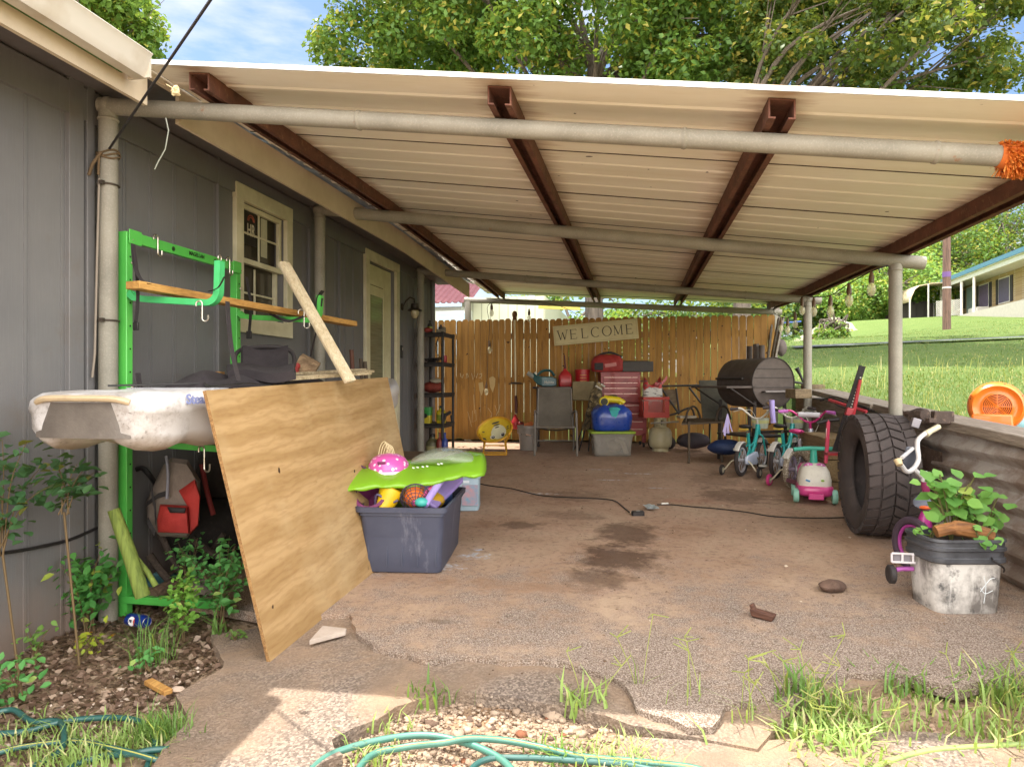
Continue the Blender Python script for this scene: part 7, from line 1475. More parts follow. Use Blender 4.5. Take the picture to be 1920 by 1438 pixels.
# utility poles
def pole(label, px, d, h, r_, mat, zb0=None):
    b = W(px, HZ, d); b.z = zl(b.x, b.y) if zb0 is None else zb0
    T = thing('utility_pole', label, 'utility pole', b, 0); MB().tube([(0, 0, -.3), (0, 0, h*.5), (.05, 0, h)], [r_, r_*.92, r_*.8], 14).build('pole', mat, T); return T
t1 = pole('reddish brown utility pole standing on the lawn before the brick house', 1775, 26, 8.2, .145, wood('#7d5f52', '#4f3c35', 'Z', 6, .5))
MB().lathe([(.15, -.03), (.152, .03)], (0, 0, 1.6), 16).build('pale_band', M('#c9c5c0', .5), t1)
MB().lathe([(.147, -.1), (.149, .1)], (0, 0, 2.1), 16).build('violet_stain', M('#6a4a86', .7), t1)
pole('tall bare grey utility pole rising above the carport roof', 1453, 19, 16, .125, wood('#8b7f76', '#675d55', 'Z', 6, .5), 1.2)
# brick ranch house at the right
def far(px, d, z=None):
    p = W(px, HZ, d)
    if z is None: z = zl(p.x, p.y)
    p.z = z; return p
a0 = far(1790, 46); a1 = far(1905, 37.5); a1.z = a0.z = far(1850, 40).z
BH = thing('brick_house', 'long tan brick house with blue edged roof and white porch posts', 'house', a0, 0, world=True)
t = NT('tan_brick'); bt = t.n.new('ShaderNodeTexBrick'); t.l(t.mapp(t.pos(True), (1, 1, 1), rot=(PI/2, 0, 0)), bt.inputs['Vector']); bt.inputs['Color1'].default_value = hx('#b59a6e'); bt.inputs['Color2'].default_value = hx('#9c8058'); bt.inputs['Mortar'].default_value = hx('#b9ad98'); bt.inputs['Scale'].default_value = 4; bt.inputs['Mortar Size'].default_value = .02
BRK = t.done(bt.outputs[0], .8)
dx = (a1-a0); dx.z = 0; Lh = dx.length*2.2; dx.normalize(); nx_ = Vector((dx.y, -dx.x, 0)); nx_ = nx_ if nx_.dot(Vector((0, -1, 0))) > 0 or nx_.x < 0 else -nx_
# nx_ points to the photographer's side
if nx_.dot(-a0) < 0: nx_ = -nx_
def hb_(u, v, z): return a0+dx*u-nx_*v+Vector((0, 0, z))
def hbox(u0, u1, v0, v1, z0, z1): 
    b = MB(); b.add([hb_(u, v, z) for z in (z0, z1) for u, v in ((u0, v0), (u1, v0), (u1, v1), (u0, v1))], [(3, 2, 1, 0), (4, 5, 6, 7), (0, 1, 5, 4), (1, 2, 6, 5), (2, 3, 7, 6), (3, 0, 4, 7)]); return b
hbox(-.3, Lh, 0, 7, -1.0, 2.35).build('wall', BRK, BH, smooth=0)
BLUE = M('#4a7486', .6)
b = MB(); ov = 1.9
b.add([hb_(-1.2, -ov, 2.42), hb_(Lh, -ov, 2.42), hb_(Lh, 3.5, 4.3), hb_(1.6, 3.5, 4.3), hb_(-1.2, 9, 2.42), hb_(-1.2, -ov, 2.50), hb_(Lh, -ov, 2.50), hb_(Lh, 3.5, 4.4), hb_(1.6, 3.5, 4.4), hb_(-1.2, 9, 2.5)], [(0, 3, 2, 1), (5, 6, 7, 8), (0, 1, 6, 5), (0, 5, 9, 4), (4, 9, 8, 3), (5, 8, 9), (0, 4, 3)])
b.build('roof', M('#9fb6bb', .6, c2='#8aa4ab', sc_=2), BH, smooth=0)
hbox(-1.25, Lh, -ov-.05, -ov-.005, 2.28, 2.52).build('fascia', BLUE, BH, smooth=0); hbox(-1.25, Lh, -ov, -.01, 2.24, 2.28).build('soffit', M('#d8d2c0', .6), BH, smooth=0)
hbox(-.8, Lh, -ov+.1, -ov+.2, 2.0, 2.235).build('porch_beam', M('#dcd8cc', .6), BH, smooth=0)
hbox(-.9, Lh, -ov-.0, -.005, -.9, .0).build('porch_floor', M('#a9a498', .8), BH, smooth=0)
for u in (.0, 1.5, 2.9, 4.4, 6.2, 8.0): MB().tube([hb_(u, -ov+.15, 0), hb_(u, -ov+.15, 2.0)], .07, 6).build('porch_post', M('#e2ded6', .5), BH)
for u, w_, nm, c, z0, z1 in ((1.0, .9, 'window', '#6f6a80', .9, 1.95), (2.6, .85, 'door', '#b9d3dc', .05, 2.05), (4.7, 1.3, 'window', '#7d6f8a', .6, 1.95), (7.4, 1.3, 'window', '#6f6a80', .6, 1.95)):
    f_ = hbox(u-w_/2-.07, u+w_/2+.07, -.04, -.002, z0-.07, z1+.07).build(nm, M('#e2ded6', .5), BH, smooth=0); hbox(u-w_/2, u+w_/2, -.055, -.042, z0, z1).build('pane', M(c, .15), f_, smooth=0)
    if nm == 'window':
        for s_ in (-1, 1): hbox(u+s_*(w_/2+.24)-.15, u+s_*(w_/2+.24)+.15, -.05, -.003, z0-.05, z1+.05).build('shutter', M('#3c3a3c', .6), BH, smooth=0)
hbox(5.6, 6.9, -1.2, -.6, 0, .42).build('porch_seat', M('#cfcbc4', .6), BH, smooth=0)
# lattice, bicycle wheel
LTC = thing('lattice_panel', 'white lattice panel beside the utility pole at the porch end', 'lattice', far(1775, 41), 0, world=True)
b = MB(); c0_, c1_ = far(1755, 42), far(1803, 41); ux_ = (c1_-c0_); ux_.z = 0; lw = ux_.length; ux_.normalize()
for k in range(-8, int(lw/.12)+1):
    for s_ in (1, -1):
        x0 = k*.12; x1 = x0+.95
        xa_, xb_ = (max(0, x0), min(lw, x1))
        if xb_ > xa_:
            z0, z1 = (xa_-x0), (xb_-x0)
            if s_ < 0: z0, z1 = .95-z0, .95-z1
            b.beam(c0_+ux_*xa_+Vector((0, 0, z0)), c0_+ux_*xb_+Vector((0, 0, z1)), .03, .01, (0, 1, 0))
b.build('lattice', M('#d8d4cc', .6), LTC, smooth=0)
# far metal carport
FC = thing('far_carport', 'far pale metal carport with a curved roof beside the brick house', 'carport', far(1730, 42), 0, world=True)
g0, g1 = far(1706, 42), far(1775, 42); zc0 = g0.z; b = MB(); dv = Vector((.5, 5, .2))
arc = [(0, 1.0), (.04, 1.35), (.12, 1.75), (.25, 2.0), (.6, 2.15), (1.0, 2.2), (1.5, 2.1)]
rg_ = []
for s_ in (0, 1): rg_.append([Vector((g0.x, g0.y, zc0))+(g1-g0)*u*1.0*1+dv*s_*1.0+Vector((0, 0, z-(g1.z-g0.z)*u)) for u, z in arc])
b.loft(rg_, cap=False, closed=False); o = b.build('roof', M('#b9a88c', .5, .2), FC, smooth=20); md = o.modifiers.new('solid', 'SOLIDIFY'); md.thickness = .05
for u in (0, .5, 1.0):
    for s_ in (0, 1):
        q = g0+(g1-g0)*u+dv*s_; q.z = zc0; MB().tube([q-Vector((0, 0, .5)), q+Vector((0, 0, 1.2 if u == 0 else 2.1))], .05, 6).build('post', M('#c9c5bd', .5), FC)
for k in range(3):
    MB().box((0, 0, .5), (1.0, .7, 1.0)).box((.1, 0, 1.05), (.5, .5, .2)).build('stored_crate', M('#3d3a34', .8), label=('dark box stored under the far carport at its left', 'dark box stored in the middle of the far carport', 'dark box stored under the far carport at its right')[k], cat='box', loc=g0+(g1-g0)*(.25+.25*k)+dv*.6, bev=.03)
# small red house below the rise
RHp = far(1560, 38); RH = thing('red_house', 'small red gabled house half sunk behind the rise of the lawn', 'house', RHp, 0, world=True)
zr0 = RHp.z-1.2; hx0, hx1 = far(1498, 38), far(1622, 36); u_ = (hx1-hx0); u_.z = 0; hl = u_.length; u_.normalize(); bk = Vector((-u_.y, u_.x, 0))
def rh(a, c_, z): return Vector((hx0.x, hx0.y, zr0))+u_*a+bk*c_+Vector((0, 0, z))
ym = W(1580, 612, 37).z-zr0; yr = W(1568, 600, 37).z-zr0; ye = W(1530, 634, 37).z-zr0
b = MB(); b.add([rh(a, c_, z) for c_ in (0, 8) for a, z in ((.6, -1), (hl-.4, -1), (hl-.4, ye), (hl*.56, yr-.08), (.6, ye))], [(0, 1, 2, 3, 4), (9, 8, 7, 6, 5), (0, 5, 6, 1), (1, 6, 7, 2), (4, 3, 8, 9), (0, 4, 9, 5)]); b.build('wall', M('#8e3b30', .7), RH, smooth=0)
for (aa, za, ab, zb__) in ((-.2, ye-.25, hl*.56, yr), (hl*.56, yr, hl+.3, ye-.2)):
    b = MB(); b.add([rh(aa, -.3, za), rh(ab, -.3, zb__), rh(ab, 8.2, zb__), rh(aa, 8.2, za), rh(aa, -.3, za+.12), rh(ab, -.3, zb__+.12), rh(ab, 8.2, zb__+.12), rh(aa, 8.2, za+.12)], [(0, 1, 2, 3), (7, 6, 5, 4), (0, 4, 5, 1), (1, 5, 6, 2), (2, 6, 7, 3), (3, 7, 4, 0)]); b.build('roof', M('#a9a39c', .7, c2='#8f8b88'), RH, smooth=0)
    b = MB(); b.beam(rh(aa, -.34, za+.02), rh(ab, -.34, zb__+.02), .06, .24); b.build('barge_board', M('#d2ccb4', .6), RH)
b = MB(); b.add([rh(hl*.56-1.0, -.05, yr-.65), rh(hl*.56+1.0, -.05, yr-.65), rh(hl*.56, -.05, yr-.1)], [(0, 1, 2)]); b.build('gable_vent', M('#cfc9b4', .6), RH, smooth=0)
# neighbour behind the fence (left)
NB = thing('neighbour_house', 'pale sided neighbouring house with a dark pink metal roof above the fence', 'house', at(900, 15, .4), 0, world=True)
def nb(px, z, d): p = W(px, HZ, d); p.z = z; return p
b = MB(); A, B_ = nb(700, 0, 14.5), nb(865, 0, 14.2); b.add([A, B_, B_+Vector((0, 6, 0)), A+Vector((0, 6, 0))]+[q+Vector((0, 0, 2.75)) for q in (A, B_, B_+Vector((0, 6, 0)), A+Vector((0, 6, 0)))], [(3, 2, 1, 0), (4, 5, 6, 7), (0, 1, 5, 4), (1, 2, 6, 5), (2, 3, 7, 6), (3, 0, 4, 7)]); b.build('wall', M('#b9bdb2', .6), NB, smooth=0)
b = MB(); n = 26; pr = [((0, -.3, 2.72)), ]
b.sheet(lambda u, v: (A.x-.3+(B_.x-A.x+.6)*u, A.y-.35+3.4*v+(B_.y-A.y)*u, 2.8+1.5*v+(.03 if int(u*80) % 4 == 0 else 0)), 80, 2, thick=.03); b.build('roof', M('#86585c', .55, .2, c2='#77494e'), NB, smooth=20)
p_ = W(845, 585, 14.0); b = MB(); b.box((p_.x, p_.y+.12, 2.15), (.7, .05, 1.0)); f_ = b.build('window', M('#dfe3e0', .5), NB); MB().box((p_.x, p_.y+.08, 2.15), (.58, .05, .88)).build('pane', M('#a9c4d2', .2), f_)
b = MB(); A2, B2 = nb(866, 0, 15.2), nb(1022, 0, 14.8); b.add([A2, B2, B2+Vector((0, 5, 0)), A2+Vector((0, 5, 0))]+[q+Vector((0, 0, 3.05)) for q in (A2, B2, B2+Vector((0, 5, 0)), A2+Vector((0, 5, 0)))], [(3, 2, 1, 0), (4, 5, 6, 7), (0, 1, 5, 4), (1, 2, 6, 5), (2, 3, 7, 6), (3, 0, 4, 7)])
t = NT('ribbed_siding'); sd_ = t.n.new('ShaderNodeSeparateXYZ'); t.l(t.pos(True), sd_.inputs[0]); fr_ = t.math('FRACT', t.math('MULTIPLY', sd_.outputs['X'], 5.0)); RS = t.done(t.mix(t.math('LESS_THAN', fr_, .12), hx('#c3c4a8'), hx('#9b9c86')), .6)
b.build('extension_wall', RS, NB, smooth=0)
b = MB(); b.beam(nb(1010, 2.78, 14.4), nb(1088, 2.72, 14.2), .06, .10); b.build('yellow_rail', M('#b9a648', .6), label='yellowish rail beyond the fence under the roof edge', cat='rail')

# ======================= GRASS, WEEDS, LITTER =======================
def blades(name, pts, h, wd, mat, label=None, bend=.5, sd=1, kind='stuff', cat=None, parent=None, lean=None):
    rg = np.random.default_rng(sd); P = np.asarray(pts, float); n = len(P)
    a = rg.uniform(0, 2*PI, n); H = np.asarray(h)*rg.uniform(.5, 1.25, n); d = np.stack([np.cos(a), np.sin(a), np.zeros(n)], 1); s_ = np.stack([-np.sin(a), np.cos(a), np.zeros(n)], 1)*(np.asarray(wd)*rg.uniform(.7, 1.3, n))[:, None]/2
    bd = (bend*rg.uniform(.2, 1.3, n)*H)[:, None]; up = np.zeros((n, 3)); up[:, 2] = 1
    m = P+d*bd*.28+up*(H*.55)[:, None]; t_ = P+d*bd+up*(H*(1-.25*bend))[:, None]
    V = np.stack([P-s_, P+s_, m+s_*.8, m-s_*.8, t_+s_*.1, t_-s_*.1], 1).reshape(-1, 3); i = np.arange(n)*6
    F = np.concatenate([np.stack([i, i+1, i+2, i+3], 1), np.stack([i+3, i+2, i+4, i+5], 1)])
    off = tuple(P.mean(0)) if parent is None else tuple(parent.location)
    return npmesh(name, V, F, mat, parent, off=off, label=label, cat=cat, kind=kind)
GR1 = leafmat('#637d3a', '#465f2b', '#948c58', .22, .5, .18); GR2 = leafmat('#7fa53c', '#5f8a30', '#c0b070', .4, 1.5, .12)
rg = np.random.default_rng(42); L_ = []; Hh = []
def lawnpts(n, x0, x1, y0, y1):
    X = rg.uniform(x0, x1, n); Y = y0+(y1-y0)*rg.uniform(0, 1, n)**1.5
    bare = (((X-4.3)/.9)**2+((Y-6.9)/.55)**2 < rg.uniform(.5, 1.3, n)) | ((X < 2.45) & (Y < 9) & (rg.uniform(0, 1, n) < .7))
    X, Y = X[~bare], Y[~bare]; return np.array([(x, y, zl(x, y)) for x, y in zip(X, Y)])
nearp = lawnpts(52000, 2.2, 9, 3.0, 11); blades('lawn_grass', nearp, .038, .0055, GR1, 'short sunlit lawn grass behind the retaining wall', .7, 3)
farp = lawnpts(60000, 2.2, 26, 9, 33); blades('lawn_grass', farp, .036, .012, GR1, 'lawn grass rising towards the brick house', .6, 4)
q = np.array([(x, y, zl(x, y)) for x, y in zip(rg.uniform(2.3, 6.5, 220), rg.uniform(5.5, 13, 220))]); blades('seed_stalks', q, .26, .006, leafmat('#b9b070', '#9a9a50', '#c9b98a', .3), 'tall pale seed stalks standing in the lawn', .45, 6)
# ground weeds (individual plants)
def g3(px, py, off=-.06): return G(px, py, off)
def tuft(px, py, n, h, sp, label, sd, mat=None, wd=.007, bend=.7, nm='grass_tuft', seeds=0):
    c = g3(px, py); r2 = np.random.default_rng(sd); P = np.stack([c.x+r2.normal(0, sp, n), c.y+r2.normal(0, sp*.7, n), np.full(n, 0.)], 1); P[:, 2] = c.z-.0+0*P[:, 1]
    T = thing(nm, label, 'grass tuft', c, 0, 'grass tufts along the front edge', world=True)
    blades('blades', P, h, wd, mat or GR2, None, bend, sd, 'stuff', None, T)
    if seeds:
        b = MB(); rn = random.Random(sd)
        for _ in range(seeds):
            p0 = Vector((c.x+rn.gauss(0, sp), c.y+rn.gauss(0, sp), c.z)); tp = p0+Vector((rn.uniform(-.10, .10), rn.uniform(-.06, .06), h*rn.uniform(1.1, 1.7))); b.tube(sm([p0, p0.lerp(tp, .5)+Vector((0, 0, .02)), tp], 3), .0018, 4)
            for _ in range(3): b.tube([tp, tp+Vector((rn.uniform(-.06, .06), rn.uniform(-.03, .03), rn.uniform(-.02, .05)))], .002, 4)
        b.build('seed_heads', leafmat('#a9b060', '#8f9a50', '#b9b080', .3), T, kind='stuff')
    return T
W1 = leafmat('#a4ba6e', '#86a456', '#c8c48c', .38, 3, .18); W2 = leafmat('#7a9f4e', '#5c8040', '#b6c060', .38, 3, .06)
tuft(1090, 1335, 34, .15, .05, 'sparse tuft of broad grass blades at the edge of the bare concrete, centre', 51, W1, .012, seeds=2)
tuft(1200, 1310, 5, .20, .012, 'single thin grass stem with a forked seed head on the concrete point', 52, W1, .006, seeds=2)
tuft(800, 1320, 46, .10, .05, 'low tuft of fresh grass on the crumbled edge in front of the plywood', 53, W2, .009)
tuft(735, 1370, 20, .07, .05, 'tiny pale grass sprig on the sunlit crumbled edge', 54, W1, .008)
tuft(1290, 1345, 6, .17, .03, 'thin dry grass stems right of the concrete point', 55, W1, .006, seeds=3)
tuft(1385, 1365, 8, .16, .03, 'sparse yellowing stems before the large weedy clump', 56, W1, .006, seeds=3)
tuft(1560, 1390, 270, .09, .11, 'large dense clump of pale green crabgrass in the sun', 57, W1, .011, .95, seeds=9)
tuft(1530, 1335, 70, .11, .07, 'upright grass at the back of the large clump', 58, W2, .010, .6, seeds=6)
tuft(1620, 1340, 140, .08, .10, 'short feathery grass right of the large clump', 66, W1, .006, .8)
tuft(1500, 1310, 40, .15, .05, 'grass tuft at the left edge of the large clump, half shaded', 67, W2, .009, .6, seeds=4)
tuft(1700, 1290, 90, .09, .09, 'low dark green weed tuft at the back of the soil patch', 59, W2, .010, .8)
tuft(1740, 1320, 60, .06, .10, 'short green grass patch in the soil at the right', 60, W1, .008, .8)
tuft(1895, 1390, 190, .09, .14, 'dense sunlit grass clump at the lower right corner', 61, W1, .009, .8, seeds=6)
tuft(1870, 1300, 45, .12, .09, 'taller green grass behind the corner clump', 62, W2, .010, .6, seeds=5)
tuft(1940, 1330, 160, .13, .12, 'grass clump running off the right edge', 63, W1, .009, .7, seeds=3)
tuft(1600, 1430, 150, .05, .12, 'pale short grass nearest the camera under the large clump', 64, W1, .008, .9)
tuft(300, 1385, 200, .10, .05, 'fine bright tuft of grass left of the sunlit concrete', 65, W2, .005, .6)
tuft(230, 1400, 320, .065, .11, 'spread of yellow green grass inside the hose loop', 68, W1, .006, .9)
tuft(60, 1380, 120, .06, .12, 'thin grass between the hoses at the left edge', 69, W1, .006, .9)
tuft(285, 1240, 80, .20, .05, 'wispy long grass stems in front of the blue can', 70, W2, .004, .8)
tuft(410, 1200, 16, .14, .03, 'few broad blades growing before the plywood corner', 71, W2, .011, .7)
tuft(130, 1430, 160, .08, .10, 'short grass under the hoses at the bottom left', 72, W1, .006, .9)
tuft(1165, 1432, 120, .08, .08, 'thin grass at the bottom edge below the hoses', 73, W1, .005, .9)
tuft(1040, 1425, 60, .07, .05, 'small green sprouts between the hoses, centre', 74, W2, .007, .9)
tuft(700, 1425, 50, .06, .06, 'small sprouts by the green hose on the gravel', 75, W1, .006, .9)
def shrub(px, py, h, r_, n, ls, mat, label, sd, stems=7, nm='leafy_shrub', cat='shrub', droop=0, d=None, off=-.06, whorl=False, squash=.8, stemcol='#6a5638'):
    c = g3(px, py, off) if d is None else W(px, py, d)
    T = thing(nm, label, cat, c, 0, None, world=True); rn = random.Random(sd); r2 = np.random.default_rng(sd); tb = MB(); P = []; N = []
    per = max(1, n//stems)
    for k in range(stems):
        a = rn.uniform(0, 2*PI); rr = r_*rn.uniform(.2, 1.0); e = c+Vector((math.cos(a)*rr, math.sin(a)*rr*squash, h*rn.uniform(.55, 1.05)-droop*rr)); m_ = c.lerp(e, .5)+Vector((-math.cos(a)*rr*.15, 0, h*.12)); L3 = sm([c+Vector((rn.uniform(-.03, .03), rn.uniform(-.02, .02), -.01)), m_, e], 6); tb.tube(L3, [.0032-.00018*i for i in range(len(L3))], 5)
        for j in range(per):
            u = rn.uniform(.25, 1); i = u*(len(L3)-1); q = L3[int(i)]; off_ = Vector((rn.gauss(0, 1), rn.gauss(0, 1), rn.gauss(0, .7)))*ls*.9
            P.append(q+off_); N.append((rn.gauss(0, .45)+off_.x*2, rn.gauss(0, .45)-.35, 1.0))
    if d is not None: gz_ = zg(c.x, c.y)-.07; tb.tube(sm([(c.x+.05, c.y+.03, gz_), (c.x+.02, c.y+.02, (c.z+gz_)/2), tuple(c)]), .005, 6)
    tb.build('stems', M(stemcol, .8), T)
    Pn = np.array([tuple(p) for p in P]); V, F = leaves(Pn, np.array(N), ls*r2.uniform(.6, 1.25, len(Pn)), elong=1.75, aspect=1); npmesh('foliage', V, F, mat, T, off=tuple(c)); return T
S1 = leafmat('#5f9a4c', '#3f7a3c', '#9aa848', .3, 3, .08); S2 = leafmat('#6aa85c', '#4c8c4c', '#98b060', .35, 3, .05); S3 = leafmat('#4a6f42', '#345a3a', '#7a7a3c', .3, 3, .1); S4 = leafmat('#a5532f', '#7c3a22', '#c07a3c', .3, 3, .2); S5 = leafmat('#b9b83a', '#86a038', '#c98a2c', .35, 3, .2)
shrub(165, 1185, .42, .20, 330, .050, S1, 'leafy green shrub growing round the foot of the front left post', 81, 9)
shrub(100, 1150, .34, .24, 280, .050, S1, 'lower green shrub between the wall and the front left post', 82, 8)
shrub(40, 1090, .66, .32, 330, .056, S3, 'dark straggly shrub against the wall at the left edge', 83, 9)
shrub(5, 1040, .50, .28, 170, .058, S3, 'upper branch of dark leaves hanging before the wall at the left edge', 84, 6, nm='leafy_branch', cat='branch', d=2.85)
shrub(120, 960, .26, .22, 90, .055, S3, 'thin branch of dark leaves under the kayak stern', 85, 5, nm='leafy_branch', cat='branch', d=2.95, off=0)
shrub(415, 1175, .42, .20, 300, .040, S2, 'dense light green creeper in front of the rack beside the plywood', 86, 13)
shrub(355, 1130, .36, .13, 110, .040, S2, 'smaller light green creeper behind the spiky weed', 87, 7)
shrub(340, 1200, .30, .035, 240, .034, leafmat('#8ab850', '#6a9a40', '#a8b860', .35, 3, .05), 'upright spiky weed with narrow whorled leaves left of the creeper', 88, 4, nm='spiky_weed', cat='weed')
shrub(170, 1225, .11, .09, 44, .034, S5, 'small yellowing plant on the leaf litter near the post', 89, 5, nm='yellow_weed', cat='weed')
shrub(270, 1260, .10, .07, 40, .032, S2, 'small green weed in the long grass below the can', 90, 5, nm='small_weed', cat='weed')
shrub(440, 1215, .09, .05, 26, .030, W2, 'tiny sprig right beside the plywood corner', 91, 3, nm='small_weed', cat='weed')
shrub(15, 1190, .26, .12, 50, .055, S4, 'dead rust coloured leaves on a twig at the left edge', 92, 6, nm='dead_shrub', cat='dead shrub')
shrub(70, 1180, .16, .10, 30, .050, S4, 'curled brown dead leaves right of the dead twig', 93, 5, nm='dead_shrub', cat='dead shrub')
shrub(30, 1310, .16, .12, 50, .045, S2, 'small green shrub at the lower left edge above the hose', 94, 6, nm='small_shrub')
shrub(65, 1240, .14, .10, 40, .036, W2, 'small light green shrub on the litter at the left', 95, 6, nm='small_shrub')
# plants in the square bucket
BLv = leafmat('#86b558', '#5f9448', '#a8b860', .4, 3, .05); bl0 = Vector(BU.location)+Vector((0, 0, .31))
def pot(dx_, dy_, h, r_, n, ls, label, sd, stems):
    T = shrub(0, 0, h, r_, n, ls, BLv, label, sd, stems, nm='potted_plant', cat='plant', d=None) if False else None
    c = bl0+Vector((dx_, dy_, 0)); T = thing('potted_plant', label, 'plant', c, 0, None, world=True); rn = random.Random(sd); tb = MB(); P = []; N = []
    for k in range(stems):
        a = rn.uniform(0, 2*PI); e = c+Vector((math.cos(a)*r_*rn.uniform(.4, 1), math.sin(a)*r_*.5, h*rn.uniform(.5, 1.05))); L3 = sm([c, c.lerp(e, .5)+Vector((0, 0, h*.15)), e], 6); tb.tube(L3, .004, 5)
        for j in range(max(1, n//stems)):
            q = L3[int(rn.uniform(.35, 1)*(len(L3)-1))]+Vector((rn.gauss(0, 1), rn.gauss(0, .8), rn.gauss(0, .6)))*ls*.6; P.append(tuple(q)); N.append((rn.gauss(0, .4), rn.gauss(-.6, .4), .9))
    tb.build('stems', M('#5c5a30', .8), T); P = np.array(P); V, F = leaves(P, np.array(N), ls*np.random.default_rng(sd).uniform(.6, 1.25, len(P)), elong=1.15, aspect=1); npmesh('foliage', V, F, BLv, T, off=tuple(c))
pot(.0, .03, .34, .15, 64, .075, 'broad leaved light green plant growing in the middle of the bucket', 101, 8)
pot(.17, .06, .25, .20, 56, .062, 'trailing leafy plant leaning out over the right rim of the bucket', 102, 7)
pot(-.13, -.02, .12, .08, 18, .045, 'few small leaves at the left rim of the bucket', 103, 4)
pot(.08, -.1, .12, .06, 14, .045, 'small sprig in front of the split log in the bucket', 104, 3)
# hoses
HG = M('#2c5a54', .42, c2='#264c49', sc_=5, coat=.25); HG2 = M('#47776a', .35, coat=.2)
def hose(pts, r_, mat, label, stripe=None, z=0.0, nm='garden_hose'):
    T = thing(nm, label, 'hose', G(pts[0][0], min(pts[0][1], 1500), -.05), 0, None, world=True)
    P = sm([G(x, y_, (-.055+(0 if x < 560 else 0.012))+r_+z+(zz[0] if zz else 0)) for x, y_, *zz in pts], 8); MB().tube(P, r_, 12).build('tube', mat, T)
    if stripe: MB().tube([p_+Vector((0, -r_*.55, r_*.72)) for p_ in P], .0022, 5).build('stripe', M('#b9b460', .5), T)
hose([(-40, 1375), (40, 1372), (120, 1352), (200, 1345), (255, 1350), (285, 1372), (290, 1400), (275, 1440), (260, 1500)], .0105, HG, 'dark green hose curving in a loop at the lower left')
hose([(-40, 1350), (20, 1330), (60, 1352), (110, 1352), (120, 1380, .01), (110, 1410), (60, 1440), (20, 1500)], .0105, HG, 'dark green hose crossing the loop at the left edge')
hose([(-30, 1418), (30, 1402), (90, 1393), (150, 1390), (220, 1404, .02), (280, 1420, .02), (320, 1436), (400, 1500)], .0095, HG, 'green hose with a yellow stripe running under the loop', True)
hose([(90, 1500), (130, 1440), (190, 1418), (250, 1412, .02), (290, 1405, .02), (350, 1404), (420, 1406), (500, 1412), (545, 1424), (590, 1445), (640, 1500)], .0105, HG, 'green hose crossing the sunlit concrete patch')
hose([(540, 1500), (600, 1428), (660, 1400), (740, 1382), (800, 1378), (850, 1386), (900, 1402), (950, 1432), (1000, 1500)], .0120, HG2, 'faded green hose arching over the gravel in the middle')
hose([(640, 1500), (690, 1420), (760, 1400), (830, 1392, .02), (880, 1384, .02), (950, 1388), (1020, 1402), (1090, 1418), (1200, 1428), (1320, 1445), (1400, 1500)], .0115, HG2, 'faded green hose with yellow stripe running right from the arch', True)
hose([(840, 1500), (900, 1428), (980, 1420), (1060, 1424), (1180, 1434), (1300, 1460)], .0100, HG, 'green hose half hidden in the grass at the bottom centre')
hose([(1560, 1500), (1640, 1440), (1690, 1420), (1750, 1406), (1830, 1400), (1900, 1396), (1990, 1390)], .0095, M('#9aa860', .4, c2='#5f7a52', sc_=20), 'pale yellow green hose running off the right edge')
# litter and crumbled gravel
rg = np.random.default_rng(77)
def litter(name, n, poly, size, mat, label, zo=-.066, flat=.25, sd=1):
    r2 = np.random.default_rng(sd); P = []
    xs_ = [p_[0] for p_ in poly]; ys_ = [p_[1] for p_ in poly]
    def inside(x, y):
        c_ = False; j = len(poly)-1
        for i in range(len(poly)):
            if (poly[i][1] > y) != (poly[j][1] > y) and x < (poly[j][0]-poly[i][0])*(y-poly[i][1])/(poly[j][1]-poly[i][1])+poly[i][0]: c_ = not c_
            j = i
        return c_
    while len(P) < n:
        x, y = r2.uniform(min(xs_), max(xs_)), r2.uniform(min(ys_), max(ys_))
        if inside(x, y): P.append((x, y, .043*(y-3)+zo+abs(r2.normal(0, .006))))
    return np.array(P), r2
def gpoly(l): return [(G(x, y, -.06).x, G(x, y, -.06).y) for x, y in l]
P, r2 = litter('leaf', 5200, gpoly([(-60, 1130), (120, 1120), (260, 1090), (420, 1150), (460, 1230), (340, 1290), (300, 1400), (150, 1438), (-80, 1440)]), .03, None, '')
N = r2.normal(size=P.shape)*.32+np.array([0, 0, 1]); V, F = leaves(P, N, .027*r2.uniform(.5, 1.6, len(P)), elong=1.3)
npmesh('leaf_litter', V, F, leafmat('#7d6656', '#5c473a', '#a08a78', .1, 3, .2), None, off=tuple(P.mean(0)), kind='stuff', label='dead brown leaves covering the soil at the left')
P, r2 = litter('g', 900, gpoly([(-60, 1230), (300, 1260), (480, 1230), (560, 1300), (330, 1440), (-60, 1440)]), .02, None, '', sd=5); N = r2.normal(size=P.shape)*.5+np.array([0, 0, 1]); V, F = leaves(P, N, .018*r2.uniform(.4, 1.5, len(P)), elong=1.3)
npmesh('leaf_litter', V, F, leafmat('#a88f7c', '#7d6656', '#bfae9e', .05, 3, .2), None, off=tuple(P.mean(0)), kind='stuff', label='small pale flakes scattered over the dirt at the left')
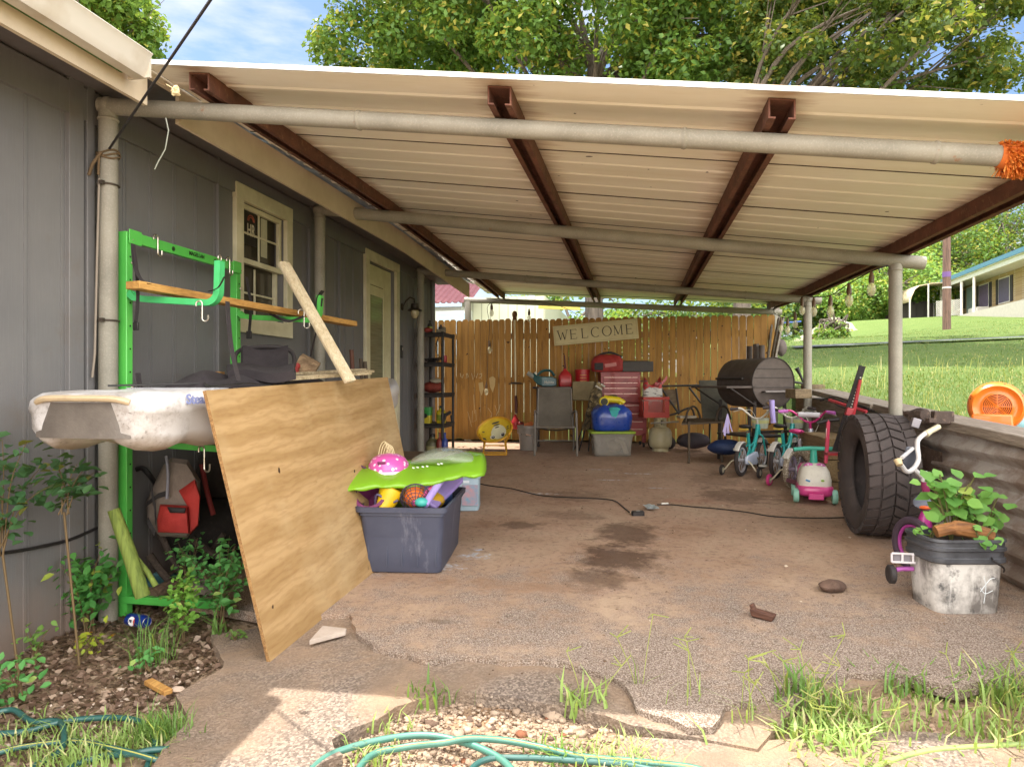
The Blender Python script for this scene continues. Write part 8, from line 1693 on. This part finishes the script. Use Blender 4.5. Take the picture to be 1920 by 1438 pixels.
# crumbled concrete stones
ico = MB().ball((0, 0, 0), 1, 5); IV = np.array(ico.v); IF = [f for f in ico.f]
def stones(name, P, size, mat, label, sd):
    r2 = np.random.default_rng(sd); Vs = []; Fs = []; k = len(IV); F4 = np.array(IF)
    for i, p_ in enumerate(P):
        s_ = size*r2.lognormal(0, .5); th = r2.uniform(0, 6.28); R3 = np.array([[math.cos(th), -math.sin(th), 0], [math.sin(th), math.cos(th), 0], [0, 0, 1]])
        v = (IV*r2.uniform(.6, 1.3, IV.shape)*np.array([1.2, .9, .6])*s_) @ R3.T+p_; Vs.append(v); Fs.append(F4+i*k)
    return npmesh(name, np.concatenate(Vs), np.concatenate(Fs), mat, None, off=tuple(np.mean(P, 0)), kind='stuff', label=label)
crp = gpoly([(560, 1440), (640, 1400), (622, 1372), (705, 1336), (790, 1300), (860, 1290), (990, 1306), (1160, 1348), (1180, 1362), (1150, 1400), (1170, 1470), (560, 1470)])
def stonemat(a, b_, c_):
    t = NT('crumbled_concrete'); g = t.n.new('ShaderNodeNewGeometry'); col = t.mix(g.outputs['Random Per Island'], hx(a), hx(b_)); col = t.mix(t.math('GREATER_THAN', t.math('FRACT', t.math('MULTIPLY', g.outputs['Random Per Island'], 17.3)), .9), col, hx(c_)); return t.done(col, .9, 0, t.bump(t.noise(t.pos(), 180, 3), .5, .004))
P, r2 = litter('s', 3800, crp, .01, None, '', zo=-.078, sd=9); stones('gravel', P, .0062, stonemat('#ab9682', '#8b7664', '#5f4b3e'), 'crumbled concrete gravel along the broken edge', 10)
P, r2 = litter('s', 130, crp, .01, None, '', zo=-.074, sd=11); stones('gravel', P, .0115, stonemat('#a8937f', '#8b7664', '#7a4c34'), 'larger crumbs of broken concrete', 12)
P, r2 = litter('s', 500, gpoly([(1160, 1345), (1420, 1380), (1460, 1290), (1560, 1262), (1760, 1275), (1900, 1262), (1920, 1400), (1500, 1380), (1200, 1370)]), .01, None, '', zo=-.074, sd=13); stones('gravel', P, .005, stonemat('#a48a74', '#7d6656', '#5a4638'), 'fine crumbs in the soil patch at the right', 14)
# grit thrown on the slab
P = []; r2 = np.random.default_rng(15)
for _ in range(900):
    x, y = r2.uniform(-1.2, 1.9), r2.uniform(2.6, 8.5)
    P.append((x, y, .043*(y-3)+.001))
stones('grit', np.array(P), .0028, stonemat('#8a6f58', '#4a3628', '#c9b8a4'), 'fine grit and crumbs strewn over the concrete floor', 16)
